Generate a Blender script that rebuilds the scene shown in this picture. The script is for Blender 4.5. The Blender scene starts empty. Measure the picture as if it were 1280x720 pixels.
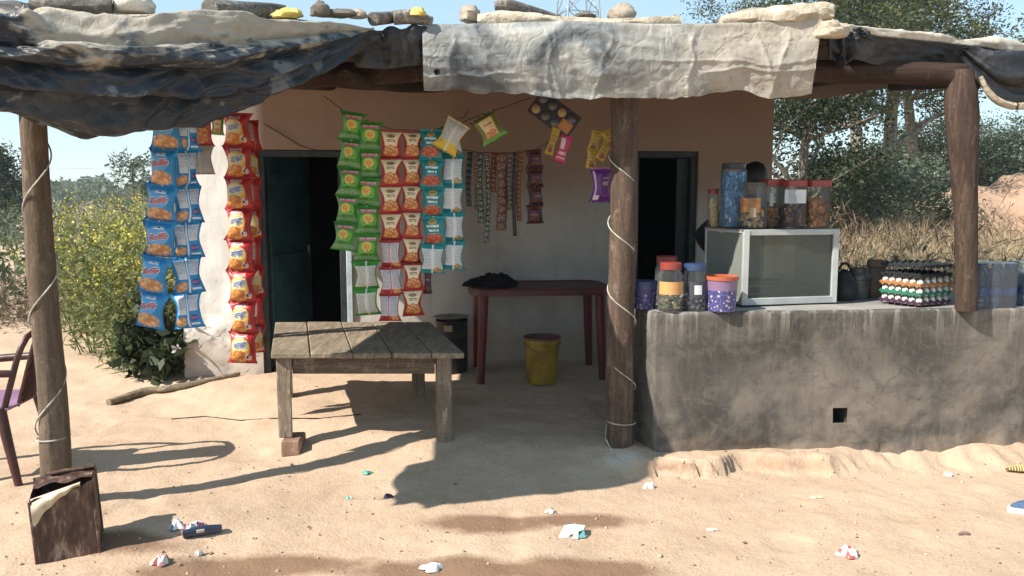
import bpy, bmesh, math, random
import numpy as np
from mathutils import Vector, Matrix, Euler
from math import sin, cos, pi, radians as R, sqrt
random.seed(7)
rng = np.random.default_rng(7)
S = bpy.context.scene
COL = S.collection

# ------------------------------------------------------------------ camera
CAM_H = 1.5; PITCH = R(6.5); FOC = 1005.0
cd = bpy.data.cameras.new('camera'); cam = bpy.data.objects.new('camera', cd); COL.objects.link(cam)
cd.sensor_width = 36.0; cd.lens = 36.0 * FOC / 1280.0; cd.clip_start = 0.05; cd.clip_end = 3000
cam.location = (0, 0, CAM_H); cam.rotation_euler = (pi / 2 - PITCH, 0, 0)
S.camera = cam

# ------------------------------------------------------------------ light
SUN_EL = R(42); SUN_AZ = R(28)            # the sun stands to the west, a little in front of the shop
sundir = Vector((-cos(SUN_AZ) * cos(SUN_EL), -sin(SUN_AZ) * cos(SUN_EL), sin(SUN_EL)))
W = bpy.data.worlds.new('World'); S.world = W; W.use_nodes = True
wn = W.node_tree.nodes; wn.clear()
sky = wn.new('ShaderNodeTexSky'); sky.sky_type = 'NISHITA'; sky.sun_disc = False
sky.sun_elevation = SUN_EL; sky.sun_rotation = math.atan2(sundir.x, sundir.y)
sky.air_density = 1.0; sky.dust_density = 0.1; sky.ozone_density = 1.6
bg = wn.new('ShaderNodeBackground'); bg.inputs[1].default_value = 0.05
wo = wn.new('ShaderNodeOutputWorld')
veil = wn.new('ShaderNodeMix'); veil.data_type = 'RGBA'; veil.blend_type = 'ADD'; veil.inputs[0].default_value = 1.0     # thin even veil of winter haze over the whole dome
veil.inputs[7].default_value = (4.0, 5.8, 6.7, 1)
W.node_tree.links.new(sky.outputs[0], veil.inputs[6]); W.node_tree.links.new(veil.outputs[2], bg.inputs[0]); W.node_tree.links.new(bg.outputs[0], wo.inputs[0])
sl = bpy.data.lights.new('sun', 'SUN'); sl.energy = 5.0; sl.angle = R(0.5); sl.color = (1.0, 0.93, 0.82)
sun = bpy.data.objects.new('sun', sl); COL.objects.link(sun); sun.location = (-20, -9, 20)
sun.rotation_euler = sundir.to_track_quat('Z', 'Y').to_euler()
S.view_settings.view_transform = 'Standard'; S.view_settings.look = 'None'
S.view_settings.exposure = 0.82; S.view_settings.gamma = 1.0; S.view_settings.use_curve_mapping = False
S.render.engine = 'CYCLES'
S.cycles.use_denoising = True; S.cycles.max_bounces = 7; S.cycles.diffuse_bounces = 3; S.cycles.volume_bounces = 0
S.cycles.transparent_max_bounces = 24; S.cycles.caustics_reflective = False; S.cycles.caustics_refractive = False

# ------------------------------------------------------------------ helpers
CP, SP = cos(PITCH), sin(PITCH)
def ray(px, py):
    a = (px - 640) / FOC; b = (360 - py) / FOC
    return Vector((a, CP + b * SP, -SP + b * CP))
O = Vector((0, 0, CAM_H))
def at(px, py, Y):                         # a direction seen on site, walked out to a distance Y
    d = ray(px, py); return O + d * (Y / d.y)
def gnd(px, py, z=0.0):
    d = ray(px, py); return O + d * ((z - CAM_H) / d.z)
def V(*a): return Vector(a)
def sst(a, b, x):
    t = np.clip((x - a) / (b - a), 0, 1); return t * t * (3 - 2 * t)

def _h(ix, iy, iz, seed):
    with np.errstate(over='ignore'):
        h = (ix.astype(np.int64) * 374761393 + iy.astype(np.int64) * 668265263 + iz.astype(np.int64) * 2147483647 + seed * 1274126177) & 0xffffffff
        h = ((h ^ (h >> 13)) * 1274126177) & 0xffffffff
        h = ((h ^ (h >> 16)) * 2246822519) & 0xffffffff
        h = h ^ (h >> 15)
    return (h & 0xffffff) / float(0xffffff) * 2 - 1
def vn(x, y, z=0.0, seed=0):
    x, y, z = np.broadcast_arrays(np.asarray(x, float), np.asarray(y, float), np.asarray(z, float))
    fx, fy, fz = np.floor(x), np.floor(y), np.floor(z)
    tx, ty, tz = x - fx, y - fy, z - fz
    tx = tx * tx * (3 - 2 * tx); ty = ty * ty * (3 - 2 * ty); tz = tz * tz * (3 - 2 * tz)
    r = 0
    for a in (0, 1):
        for b in (0, 1):
            for c in (0, 1):
                w = (tx if a else 1 - tx) * (ty if b else 1 - ty) * (tz if c else 1 - tz)
                r = r + w * _h(fx + a, fy + b, fz + c, seed)
    return r
def fbm(x, y, z=0.0, o=4, seed=0, g=0.5):
    r = 0; a = 1.0; f = 1.0
    for i in range(o):
        r = r + a * vn(np.asarray(x) * f, np.asarray(y) * f, np.asarray(z) * f, seed + i * 17); a *= g; f *= 2.03
    return r
def ridge(x, y, z=0.0, o=3, seed=0):
    r = 0; a = 1.0; f = 1.0
    for i in range(o):
        r = r + a * (1 - 2 * np.abs(vn(np.asarray(x) * f, np.asarray(y) * f, np.asarray(z) * f, seed + i * 31))); a *= 0.5; f *= 2.1
    return r

WL = {}                                    # world position of every root
def tag(o, label=None, cat=None, group=None, kind=None):
    if label: o['label'] = label
    if cat: o['category'] = cat
    if group: o['group'] = group
    if kind: o['kind'] = kind
    return o
def thing(name, label, cat, loc, group=None, rz=0.0):
    o = bpy.data.objects.new(name, None); COL.objects.link(o)
    o.empty_display_size = 0.05; o.location = loc; o.rotation_euler = (0, 0, rz)
    WL[o.name] = Vector(loc)
    return tag(o, label, cat, group)
def link(name, me, parent=None, wl=None):
    o = bpy.data.objects.new(name, me); COL.objects.link(o)
    if parent is not None:
        o.parent = parent; WL[o.name] = WL.get(parent.name, Vector((0, 0, 0)))
    else:
        WL[o.name] = Vector(wl) if wl is not None else Vector((0, 0, 0))
    return o

def np_mesh(name, v, f, mats, uv=None, smooth=False, mi=None):
    """v (N,3), f (M,3|4) numpy -> mesh data"""
    v = np.asarray(v, np.float32); f = np.asarray(f, np.int32)
    me = bpy.data.meshes.new(name)
    k = f.shape[1]
    me.vertices.add(len(v)); me.vertices.foreach_set('co', v.ravel())
    me.loops.add(f.size); me.loops.foreach_set('vertex_index', f.ravel())
    me.polygons.add(len(f)); me.polygons.foreach_set('loop_start', np.arange(0, f.size, k, dtype=np.int32))
    if smooth: me.polygons.foreach_set('use_smooth', np.ones(len(f), bool))
    if mi is not None: me.polygons.foreach_set('material_index', np.asarray(mi, np.int32))
    if uv is not None:
        l = me.uv_layers.new(name='UVMap'); l.data.foreach_set('uv', np.asarray(uv, np.float32)[f.ravel()].ravel())
    for m in (mats if isinstance(mats, (list, tuple)) else [mats]): me.materials.append(m)
    me.update(calc_edges=True); me.validate()
    return me
def grid_faces(a, b, wrap=False):
    i = np.arange(a - 1)[:, None]; j = np.arange(b - 1 if not wrap else b)[None, :]
    j2 = (j + 1) % b
    return np.stack([i * b + j, i * b + j2, (i + 1) * b + j2, (i + 1) * b + j], -1).reshape(-1, 4)

class MB:
    def __init__(s): s.v = []; s.f = []; s.m = []; s.sm = []
    def add(s, vs, fs, mi=0, smooth=False):
        n = len(s.v); s.v += [tuple(p) for p in vs]
        for f in fs: s.f.append(tuple(i + n for i in f)); s.m.append(mi); s.sm.append(smooth)
        return s
    def box(s, c, sz, rot=None, bev=0.0, mi=0):
        bm = bmesh.new(); bmesh.ops.create_cube(bm, size=1.0)
        for v in bm.verts: v.co = Vector((v.co.x * sz[0], v.co.y * sz[1], v.co.z * sz[2]))
        if bev > 0: bmesh.ops.bevel(bm, geom=list(bm.edges), offset=min(bev, min(sz) * .45), segments=1, affect='EDGES', profile=0.5)
        M = rot.to_matrix() if rot is not None else Matrix.Identity(3)
        bm.verts.index_update(); c = Vector(c)
        s.add([M @ v.co + c for v in bm.verts], [[v.index for v in f.verts] for f in bm.faces], mi)
        bm.free(); return s
    def bar(s, a, b, w, h, up=(0, 0, 1), bev=0.0, mi=0):
        a = Vector(a); b = Vector(b); d = b - a; x = d.normalized(); u = Vector(up)
        y = u.cross(x)
        if y.length < 1e-4: y = Vector((0, 1, 0)).cross(x)
        y.normalize(); z = x.cross(y)
        rot = Matrix((x, y, z)).transposed()
        return s.box((a + b) / 2, (d.length, w, h), rot.to_quaternion(), bev, mi)
    def tube(s, pts, rad, n=8, cap=True, mi=0):
        pts = [Vector(p) for p in pts]
        if not hasattr(rad, '__len__'): rad = [rad] * len(pts)
        vs = []; u = None
        for i, p in enumerate(pts):
            t = (pts[min(i + 1, len(pts) - 1)] - pts[max(i - 1, 0)]).normalized()
            if u is None:
                u = Vector((0, 0, 1)) if abs(t.z) < .9 else Vector((1, 0, 0))
            u = (u - t * u.dot(t)).normalized(); w = t.cross(u)
            for k in range(n):
                a = 2 * pi * k / n; vs.append(p + (u * cos(a) + w * sin(a)) * rad[i])
        fs = []
        for i in range(len(pts) - 1):
            for k in range(n):
                k2 = (k + 1) % n; fs.append((i * n + k, i * n + k2, (i + 1) * n + k2, (i + 1) * n + k))
        s.add(vs, fs, mi, True)
        if cap:
            m = len(pts) - 1
            s.add(vs[:n], [tuple(range(n - 1, -1, -1))], mi); s.add(vs[m * n:], [tuple(range(n))], mi)
        return s
    def lathe(s, c, prof, n=20, mi=0, sq=0.0, rot=None, ell=1.0, rz=0.0):
        c = Vector(c); vs = []
        for r, z in prof:
            for k in range(n):
                a = 2 * pi * k / n
                q = 1.0
                if sq: q = (1 - sq) + sq / (abs(cos(a)) ** 6 + abs(sin(a)) ** 6) ** (1 / 6)
                p = Vector((r * q * cos(a + rz), r * q * ell * sin(a + rz), z))
                if rot is not None: p = rot @ p
                vs.append(p + c)
        fs = []
        for i in range(len(prof) - 1):
            for k in range(n):
                k2 = (k + 1) % n; fs.append((i * n + k, i * n + k2, (i + 1) * n + k2, (i + 1) * n + k))
        return s.add(vs, fs, mi, True)
    def build(s, name, mat, parent=None, local=False, wl=None, ang=None):
        """verts are in world space unless local; they are stored relative to the root"""
        base = Vector((0, 0, 0))
        if not local:
            base = WL.get(parent.name, base) if parent is not None else (Vector(wl) if wl is not None else base)
        me = bpy.data.meshes.new(name)
        me.from_pydata([(p[0] - base.x, p[1] - base.y, p[2] - base.z) for p in s.v], [], s.f)
        for m in (mat if isinstance(mat, (list, tuple)) else [mat]): me.materials.append(m)
        me.polygons.foreach_set('material_index', s.m); me.polygons.foreach_set('use_smooth', s.sm)
        me.update()
        if any(s.sm): me.set_sharp_from_angle(angle=R(ang or 38))
        o = link(name, me, parent, wl)
        if parent is None and wl is not None: o.location = wl
        return o

def log_mesh(name, pts, radii, mat, n=14, sub=10, bump=0.06, seed=0, ends=True, freq=9.0, base=None):
    """a rough round timber along a polyline; uneven in section and along its length"""
    pts = np.array([tuple(p) for p in pts], float); m = len(pts)
    t = np.linspace(0, m - 1, (m - 1) * sub + 1); i0 = np.minimum(t.astype(int), m - 2); fr = (t - i0)[:, None]
    pm = np.pad(pts, ((1, 1), (0, 0)), 'edge'); pm[0] = 2 * pts[0] - pts[1]; pm[-1] = 2 * pts[-1] - pts[-2]
    p0, p1, p2, p3 = pm[i0], pm[i0 + 1], pm[i0 + 2], pm[i0 + 3]
    P = .5 * ((2 * p1) + (p2 - p0) * fr + (2 * p0 - 5 * p1 + 4 * p2 - p3) * fr ** 2 + (3 * p1 - p0 - 3 * p2 + p3) * fr ** 3)
    rr = np.interp(t, np.arange(m), radii)
    T = np.gradient(P, axis=0); T /= np.linalg.norm(T, axis=1)[:, None]
    u = np.array([1., 0, 0]) if abs(T[0, 0]) < .8 else np.array([0, 0, 1.])
    U = u - T * (T @ u)[:, None]; U /= np.linalg.norm(U, axis=1)[:, None]; Wv = np.cross(T, U)
    a = np.arange(n) / n * 2 * pi
    L = np.cumsum(np.r_[0, np.linalg.norm(np.diff(P, axis=0), axis=1)])
    q = 1 + bump * fbm(np.cos(a)[None] * 1.3 + seed * 3.1, np.sin(a)[None] * 1.3, L[:, None] * freq * .25, 3, seed) \
          + bump * .5 * fbm(np.cos(a)[None] * 3, np.sin(a)[None] * 3, L[:, None] * freq * .6, 2, seed + 5)
    v = P[:, None] + (U[:, None] * np.cos(a)[None, :, None] + Wv[:, None] * np.sin(a)[None, :, None]) * (rr[:, None] * q)[..., None]
    k = len(t); f = grid_faces(k, n, True).tolist()
    v = v.reshape(-1, 3)
    b = np.zeros(3) if base is None else np.array(tuple(base))
    me = bpy.data.meshes.new(name)
    f.append(list(range(n - 1, -1, -1))); f.append([(k - 1) * n + j for j in range(n)])
    me.from_pydata((v - b).tolist(), [], f); me.materials.append(mat)
    me.polygons.foreach_set('use_smooth', [True] * (len(f) - 2) + [False] * 2); me.update()
    me.set_sharp_from_angle(angle=R(50))
    return me

# ------------------------------------------------------------------ materials
class NT:
    def __init__(s, name):
        s.mat = bpy.data.materials.new(name); s.mat.use_nodes = True
        s.t = s.mat.node_tree; s.t.nodes.clear()
        s.out = s.t.nodes.new('ShaderNodeOutputMaterial'); s.tc = None
    def n(s, ty, **kw):
        o = s.t.nodes.new(ty)
        for k, v in kw.items(): setattr(o, k, v)
        return o
    def set(s, sock, v):
        if isinstance(v, bpy.types.NodeSocket): s.t.links.new(v, sock)
        elif v is not None:
            if sock.type == 'RGBA' and len(v) == 3: v = (*v, 1)
            sock.default_value = v
    def co(s, k='Object'):
        if s.tc is None: s.tc = s.n('ShaderNodeTexCoord')
        return s.tc.outputs[k]
    def mapv(s, vec, scale=(1, 1, 1), rot=(0, 0, 0), loc=(0, 0, 0)):
        m = s.n('ShaderNodeMapping'); s.set(m.inputs[0], vec)
        m.inputs['Scale'].default_value = scale; m.inputs['Rotation'].default_value = rot; m.inputs['Location'].default_value = loc
        return m.outputs[0]
    def noise(s, vec, scale=5., detail=4., rough=.55, dist=0.):
        m = s.n('ShaderNodeTexNoise'); s.set(m.inputs['Vector'], vec); m.inputs['Scale'].default_value = scale
        m.inputs['Detail'].default_value = detail; m.inputs['Roughness'].default_value = rough; m.inputs['Distortion'].default_value = dist
        return m.outputs[0]
    def voro(s, vec, scale=5., feature='F1', out='Distance', rnd=1.0):
        m = s.n('ShaderNodeTexVoronoi', feature=feature); s.set(m.inputs['Vector'], vec); m.inputs['Scale'].default_value = scale
        m.inputs['Randomness'].default_value = rnd
        return m.outputs[out]
    def ramp(s, fac, stops, interp='LINEAR'):
        m = s.n('ShaderNodeValToRGB'); s.set(m.inputs[0], fac); cr = m.color_ramp; cr.interpolation = interp
        while len(cr.elements) < len(stops): cr.elements.new(.5)
        for e, (p, c) in zip(cr.elements, stops):
            e.position = p; e.color = (c, c, c, 1) if not hasattr(c, '__len__') else (*c[:3], 1)
        return m.outputs[0]
    def math(s, op, a, b=None, c=None, clamp=False):
        m = s.n('ShaderNodeMath', operation=op, use_clamp=clamp)
        for i, q in enumerate((a, b, c)):
            if q is not None: s.set(m.inputs[i], q)
        return m.outputs[0]
    def mix(s, fac, a, b, mode='MIX'):
        m = s.n('ShaderNodeMix', data_type='RGBA', blend_type=mode); s.set(m.inputs[0], fac)
        s.set(m.inputs[6], a); s.set(m.inputs[7], b); return m.outputs[2]
    def sep(s, vec):
        m = s.n('ShaderNodeSeparateXYZ'); s.set(m.inputs[0], vec); return m.outputs
    def bump(s, h, strength=.3, dist=.01, nrm=None):
        m = s.n('ShaderNodeBump'); s.set(m.inputs['Height'], h); m.inputs['Strength'].default_value = strength
        m.inputs['Distance'].default_value = dist
        if nrm is not None: s.set(m.inputs['Normal'], nrm)
        return m.outputs[0]
    def bsdf(s, col, rough=.7, metal=0., nrm=None, spec=.5, **kw):
        b = s.n('ShaderNodeBsdfPrincipled'); s.set(b.inputs['Base Color'], col); s.set(b.inputs['Roughness'], rough)
        s.set(b.inputs['Metallic'], metal); b.inputs['Specular IOR Level'].default_value = spec
        if nrm is not None: s.set(b.inputs['Normal'], nrm)
        for k, v in kw.items(): s.set(b.inputs[k.replace('_', ' ')], v)
        s.t.links.new(b.outputs[0], s.out.inputs[0]); return s.mat

def surf(name, stops, scale=4., detail=5., rough=.8, bump=.3, bscale=30., bdist=.004, stretch=(1, 1, 1), metal=0., spec=.3, rot=(0, 0, 0), coord='Object'):
    t = NT(name); v = t.mapv(t.co(coord), stretch, rot)
    c = t.ramp(t.noise(v, scale, detail, .6), stops)
    nb = t.bump(t.noise(v, bscale, 5, .6), bump, bdist) if bump else None
    return t.bsdf(c, rough, metal, nb, spec)
def wood(name, dark, mid, light, axis='z', scale=1.0, rough=.85, bump=.55):
    st = {'x': (.9, 9, 9), 'y': (9, .9, 9), 'z': (9, 9, .9)}[axis]
    t = NT(name); v = t.mapv(t.co('Object'), tuple(q * scale for q in st))
    g = t.noise(v, 3.0, 8, .65, 1.2); w = t.noise(t.co('Object'), 2.5 * scale, 4, .6)
    c = t.ramp(g, [(.28, dark), (.5, mid), (.72, light)])
    c = t.mix(t.math('MULTIPLY', t.ramp(w, [(.45, 0.), (.7, 1.)]), .55), c, dark)
    cr = t.ramp(t.noise(t.mapv(v, (1.6, 1.6, 1.6)), 6.0, 4, .6, .8), [(.30, .35), (.40, 1.)])
    c = t.mix(cr, tuple(q * .6 for q in dark), c)
    kn = t.noise(t.mapv(t.co('Object'), (7, 7, 3)), 3., 6, .7)
    c = t.mix(t.ramp(kn, [(.56, 0.), (.66, .7)]), c, tuple(min(1, q * 1.25) for q in light))
    c = t.mix(t.ramp(t.noise(t.co('Object'), 60, 4, .7), [(.36, .6), (.46, 0.)]), c, dark)
    return t.bsdf(c, rough, 0, t.bump(t.math('ADD', t.math('ADD', g, t.math('MULTIPLY', kn, .8)), t.math('MULTIPLY', cr, .5)), bump, .014), .25)
def flat(name, col, rough=.5, metal=0., spec=.5, var=.12, scale=6., bump=0., bscale=40):
    t = NT(name); n = t.noise(t.co('Object'), scale, 4, .6)
    lo = tuple(max(0, q * (1 - var * 1.6)) for q in col); hi = tuple(min(1, q * (1 + var)) for q in col)
    nb = t.bump(t.noise(t.co('Object'), bscale, 4, .6), bump, .004) if bump else None
    return t.bsdf(t.ramp(n, [(.3, lo), (.7, hi)]), rough, metal, nb, spec)
def clear(name, tint=(.9, .93, .95), amount=.80, rough=.08):
    """thin clear plastic or glass: mostly lets light through, with a glossy skin"""
    t = NT(name)
    a = t.n('ShaderNodeBsdfTransparent'); a.inputs[0].default_value = (*tint, 1)
    b = t.n('ShaderNodeBsdfPrincipled'); b.inputs['Base Color'].default_value = (*[q * .42 for q in tint], 1); b.inputs['Roughness'].default_value = rough
    f = t.n('ShaderNodeFresnel'); f.inputs[0].default_value = 1.45
    fac = t.math('ADD', t.math('MULTIPLY', f.outputs[0], .8), 1 - amount, clamp=True)
    m = t.n('ShaderNodeMixShader'); t.set(m.inputs[0], fac); t.t.links.new(a.outputs[0], m.inputs[1]); t.t.links.new(b.outputs[0], m.inputs[2])
    t.t.links.new(m.outputs[0], t.out.inputs[0]); return t.mat
def leafmat(name, a, b, c, trans=.35):
    t = NT(name); g = t.n('ShaderNodeNewGeometry')
    col = t.ramp(g.outputs['Random Per Island'], [(0., a), (.5, b), (1., c)])
    p = t.n('ShaderNodeBsdfPrincipled'); t.set(p.inputs['Base Color'], col); p.inputs['Roughness'].default_value = .55
    p.inputs['Specular IOR Level'].default_value = .3
    tr = t.n('ShaderNodeBsdfTranslucent'); t.set(tr.inputs[0], col)
    m = t.n('ShaderNodeMixShader'); m.inputs[0].default_value = trans
    t.t.links.new(p.outputs[0], m.inputs[1]); t.t.links.new(tr.outputs[0], m.inputs[2]); t.t.links.new(m.outputs[0], t.out.inputs[0])
    return t.mat

M = {}
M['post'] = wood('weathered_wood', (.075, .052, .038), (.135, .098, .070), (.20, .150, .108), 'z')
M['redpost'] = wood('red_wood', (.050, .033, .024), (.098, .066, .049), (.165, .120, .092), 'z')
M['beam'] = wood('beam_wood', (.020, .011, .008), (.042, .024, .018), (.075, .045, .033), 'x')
M['trunkpost'] = wood('dark_trunk_wood', (.030, .019, .014), (.062, .040, .030), (.11, .074, .056), 'z')
M['greylog'] = wood('grey_log', (.06, .055, .05), (.16, .145, .13), (.34, .31, .27), 'x')
M['table'] = wood('table_wood', (.125, .095, .068), (.24, .190, .138), (.37, .300, .225), 'y')
M['tableleg'] = wood('table_leg_wood', (.10, .075, .055), (.22, .17, .125), (.33, .27, .20), 'z')
M['apron'] = wood('apron_wood', (.07, .05, .035), (.15, .11, .08), (.24, .18, .13), 'x')
M['bark'] = surf('bark', [(.3, (.11, .092, .075)), (.7, (.27, .235, .195))], 3, 6, .9, .6, 12, .03, (4, 4, .7))
M['maroon'] = flat('maroon_plastic', (.115, .022, .020), .45, 0, .4, .25, 4, .05)
M['chair'] = flat('brown_plastic', (.062, .021, .019), .42, 0, .45, .3, 6, .05)
M['cable'] = flat('grubby_cable', (.40, .375, .33), .6, var=.35, scale=30)
M['steel'] = flat('old_steel', (.30, .29, .27), .42, .85, .5, .35, 5, .2, 20)
M['darksteel'] = flat('sooty_metal', (.035, .033, .032), .55, .4, .4, .4, 6, .3, 20)
M['alu'] = flat('painted_aluminium', (.40, .42, .41), .45, .1, .4, .10, 9, .05)
M['black'] = flat('black_cloth', (.012, .012, .014), .9, 0, .15, .3, 8, .4, 60)
M['dark'] = flat('room_shade', (.016, .015, .014), .95, 0, .1)  # near-black that paints the shade inside the unlit rooms
M['brick'] = surf('brick_clay', [(.3, (.17, .095, .065)), (.55, (.26, .16, .115)), (.7, (.36, .26, .19))], 14, 5, .9, .6, 60, .006)
# ================================================================== GROUND
YARD = -0.09
CL = gnd(812, 565, 0.0); CR = gnd(1280, 552, 0.0)
def cfront(x): return CL.y + (x - CL.x) * (CR.y - CL.y) / (CR.x - CL.x)
def edge_line(x):                                     # where the raised veranda floor ends towards the yard
    return np.interp(x, [-9, -3.2, -2.4, -1.3, -.4, .62, .80, 8], [9.5, 6.6, 6.1, 5.05, 4.62, 4.5, cfront(.8) - .13, cfront(8) - .10])
def base_z(x, y):
    x = np.asarray(x, float); y = np.asarray(y, float)
    sharp = sst(.45, .85, x)
    n = fbm(x * 2.2, y * 2.2, 0, 3, 11)
    d = y - edge_line(x) - .05 * n * sharp - .10 * n * (1 - sharp) - sharp * (.045 * fbm(x * 4.3, y * 1.5, 0, 3, 12) + .022 * ridge(x * 19, y * 6, 0, 2, 13))
    wid = .42 * (1 - sharp) + (.020 + .13 * sst(1.3, 2.6, x)) * sharp
    m = sst(-wid, wid, d)
    return YARD * (1 - m) + .055 * sst(5.7, 6.6, y) * sst(-2.3, -1.2, x) * sst(12, 9, y)
def relief(x, y):
    z = .013 * fbm(x * 1.1, y * 1.1, 0, 2, 1) + .0042 * fbm(x * 5, y * 5, 0, 4, 2)
    z = z + .0014 * ridge(x * 8, y * 8, 0, 3, 3) + .0024 * fbm(x * 21, y * 21, 0, 2, 5) + .008 * np.clip(fbm(x * 2.6, y * 3.4, 0, 2, 6), -.2, 1)
    z = z + .05 * np.exp(-((x + 1.7) / .55) ** 2 - ((y - 3.75) / .30) ** 2)
    # scuffs and foot prints
    c = vn(x * 3.1, y * 3.1, 0, 21); z = z - .012 * sst(.55, .8, c)
    return z
def gz(x, y): return float(base_z(x, y) + relief(np.array(x), np.array(y)))
def axis(lo, hi, step, far_lo, far_hi, g=1.16):
    c = list(np.arange(lo, hi + 1e-6, step)); s = step
    a = [hi]
    while a[-1] < far_hi: s *= g; a.append(a[-1] + s)
    s = step; b = [lo]
    while b[-1] > far_lo: s *= g; b.append(b[-1] - s)
    return np.array(b[:0:-1] + c[:] + a[1:])
gx = axis(-3.6, 4.0, .027, -300, 300); gy = axis(2.3, 7.9, .027, -50, 380)
GX, GY = np.meshgrid(gx, gy, indexing='ij')
near = np.exp(-(np.maximum(0, np.abs(GX) - 6) / 8) ** 2) * np.exp(-(np.maximum(0, GY - 9) / 10) ** 2)
GZ = base_z(GX, GY) + relief(GX, GY) * near
# crumbly face of the step before the counter
st = np.exp(-((GY - edge_line(GX)) / .10) ** 2) * sst(.6, .9, GX)
GZ = GZ + st * (.010 * fbm(GX * 17, GY * 17, 0, 3, 41) + .009 * ridge(GX * 31, GY * 31, 0, 2, 42))
GZ = GZ + np.exp(-((GX - .66) ** 2 + (GY - 4.72) ** 2) / .035) * .03      # packed earth round the middle post

t = NT('dirt')
P = t.co('Object'); warp = t.noise(P, 2.0, 5, .6)
big = t.noise(P, .55, 4, .55); mid = t.noise(P, 3.2, 6, .65); fine = t.noise(P, 38., 4, .7)
c = t.ramp(big, [(.32, (.41, .302, .215)), (.5, (.47, .350, .255)), (.7, (.52, .388, .288))])
c = t.mix(t.ramp(mid, [(.40, 0.), (.68, .55)]), c, (.37, .258, .175))
c = t.mix(t.ramp(fine, [(.50, 0.), (.72, .42)]), c, (.58, .43, .30))
c = t.mix(t.ramp(t.noise(P, 75., 3, .6), [(.30, .55), (.38, 0.)]), c, (.17, .11, .07))
c = t.mix(t.ramp(t.noise(P, 9., 6, .7), [(.55, 0.), (.68, .35)]), c, (.33, .225, .15))
def blob(px, py, rx, ry, soft=.55):
    g = gnd(px, py, YARD)
    v = t.mapv(P, (1 / rx, 1 / ry, 0), (0, 0, 0), (-g.x / rx, -g.y / ry, 0))
    l = t.n('ShaderNodeVectorMath', operation='LENGTH'); t.set(l.inputs[0], v)
    d = t.math('ADD', l.outputs['Value'], t.math('MULTIPLY', t.math('SUBTRACT', mid, .5), 1.6))
    return t.ramp(d, [(soft, 1.), (1.0, 0.)])
wet = blob(600, 655, .42, .13)
for a in ((730, 652, .30, .10), (340, 706, .62, .13), (560, 714, .62, .13), (720, 714, .50, .15), (150, 684, .40, .14), (260, 716, .5, .14)):
    wet = t.math('MAXIMUM', wet, blob(*a))
c = t.mix(t.math('MULTIPLY', wet, .95), c, (.205, .125, .082))
lime = t.math('MULTIPLY', blob(770, 588, .22, .12, .2), t.ramp(mid, [(.42, 0.), (.62, .75)]))
c = t.mix(lime, c, (.66, .63, .58))
# the step before the counter shows raw red earth
red = t.ramp(t.sep(P)[2], [(.0, 0.), (1., 0.)])
h = t.math('ADD', t.math('MULTIPLY', mid, .5), t.math('ADD', t.math('MULTIPLY', fine, .35), t.math('MULTIPLY', t.voro(P, 60), .25)))
h2 = t.math('ADD', h, t.math('MULTIPLY', t.noise(P, 11, 5, .65), .6))
gn = t.n('ShaderNodeNewGeometry'); slope = t.ramp(t.sep(gn.outputs['Normal'])[2], [(.55, 1.), (.80, 0.)])
c = t.mix(t.math('MULTIPLY', slope, .8), c, t.ramp(mid, [(.35, (.26, .145, .09)), (.65, (.40, .25, .165))]))
dirt = t.bsdf(c, .95, 0, t.bump(h2, .6, .013), .12)
M['dirt'] = dirt
me = np_mesh('ground', np.stack([GX, GY, GZ], -1).reshape(-1, 3), grid_faces(len(gx), len(gy))[:, ::-1], dirt, smooth=True)
tag(link('ground', me), kind='structure')

# ================================================================== BUILDING
W1 = gnd(232, 470, 0.0); W2 = V(0.45, 7.0, 0)
wd = (W2 - W1); wd.z = 0; wd.normalize(); wnrm = V(wd.y, -wd.x, 0)           # normal towards the camera
if wnrm.y > 0: wnrm = -wnrm
def onwall(px, py, off=0.0):
    d = ray(px, py); q = W1 + wnrm * off; k = (q - O).dot(wnrm) / d.dot(wnrm); return O + d * k
def wall_s(px, py): return (onwall(px, py) - W1).dot(wd)
S_END = wall_s(967, 150)
D1 = (wall_s(324, 300), wall_s(432, 300)); D1T = onwall(375, 187).z
D2 = (wall_s(792, 260), wall_s(872, 260)); D2T = onwall(835, 189).z
WT = 2.62; WALL_TH = .24

t = NT('plaster')
P = t.co('Object'); n1 = t.noise(P, 1.1, 5, .6); n2 = t.noise(t.mapv(P, (3, 3, .8)), 3., 6, .65); n3 = t.noise(P, 18, 5, .65)
c = t.ramp(n1, [(.36, (.32, .295, .262)), (.52, (.41, .382, .345)), (.66, (.48, .452, .412))])
c = t.mix(t.ramp(n2, [(.52, 0.), (.75, .35)]), c, (.26, .22, .185))
z = t.sep(P)[2]
# grey plaster below; tan above paints in warm bounced light, with an uneven edge
edge = t.math('ADD', z, t.math('MULTIPLY', t.math('SUBTRACT', n1, .5), .9))
up = t.ramp(t.math('MULTIPLY', edge, .4), [(.56, 0.), (.70, 1.)])
c = t.mix(t.math('MULTIPLY', up, .85), c, (.33, .215, .155))
# one bay by the first door carries fresh lime
bay = t.ramp(t.math('ADD', t.sep(P)[0], t.math('MULTIPLY', t.math('SUBTRACT', n1, .5), .25)), [(.62, 1.), (.72, 0.)])
lime = t.math('MULTIPLY', bay, t.ramp(t.math('ADD', edge, 0.), [(.0, 1.), (1., 1.)]))
c = t.mix(lime, c, t.ramp(n2, [(.3, (.70, .68, .64)), (.7, (.84, .83, .80))]))
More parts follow.
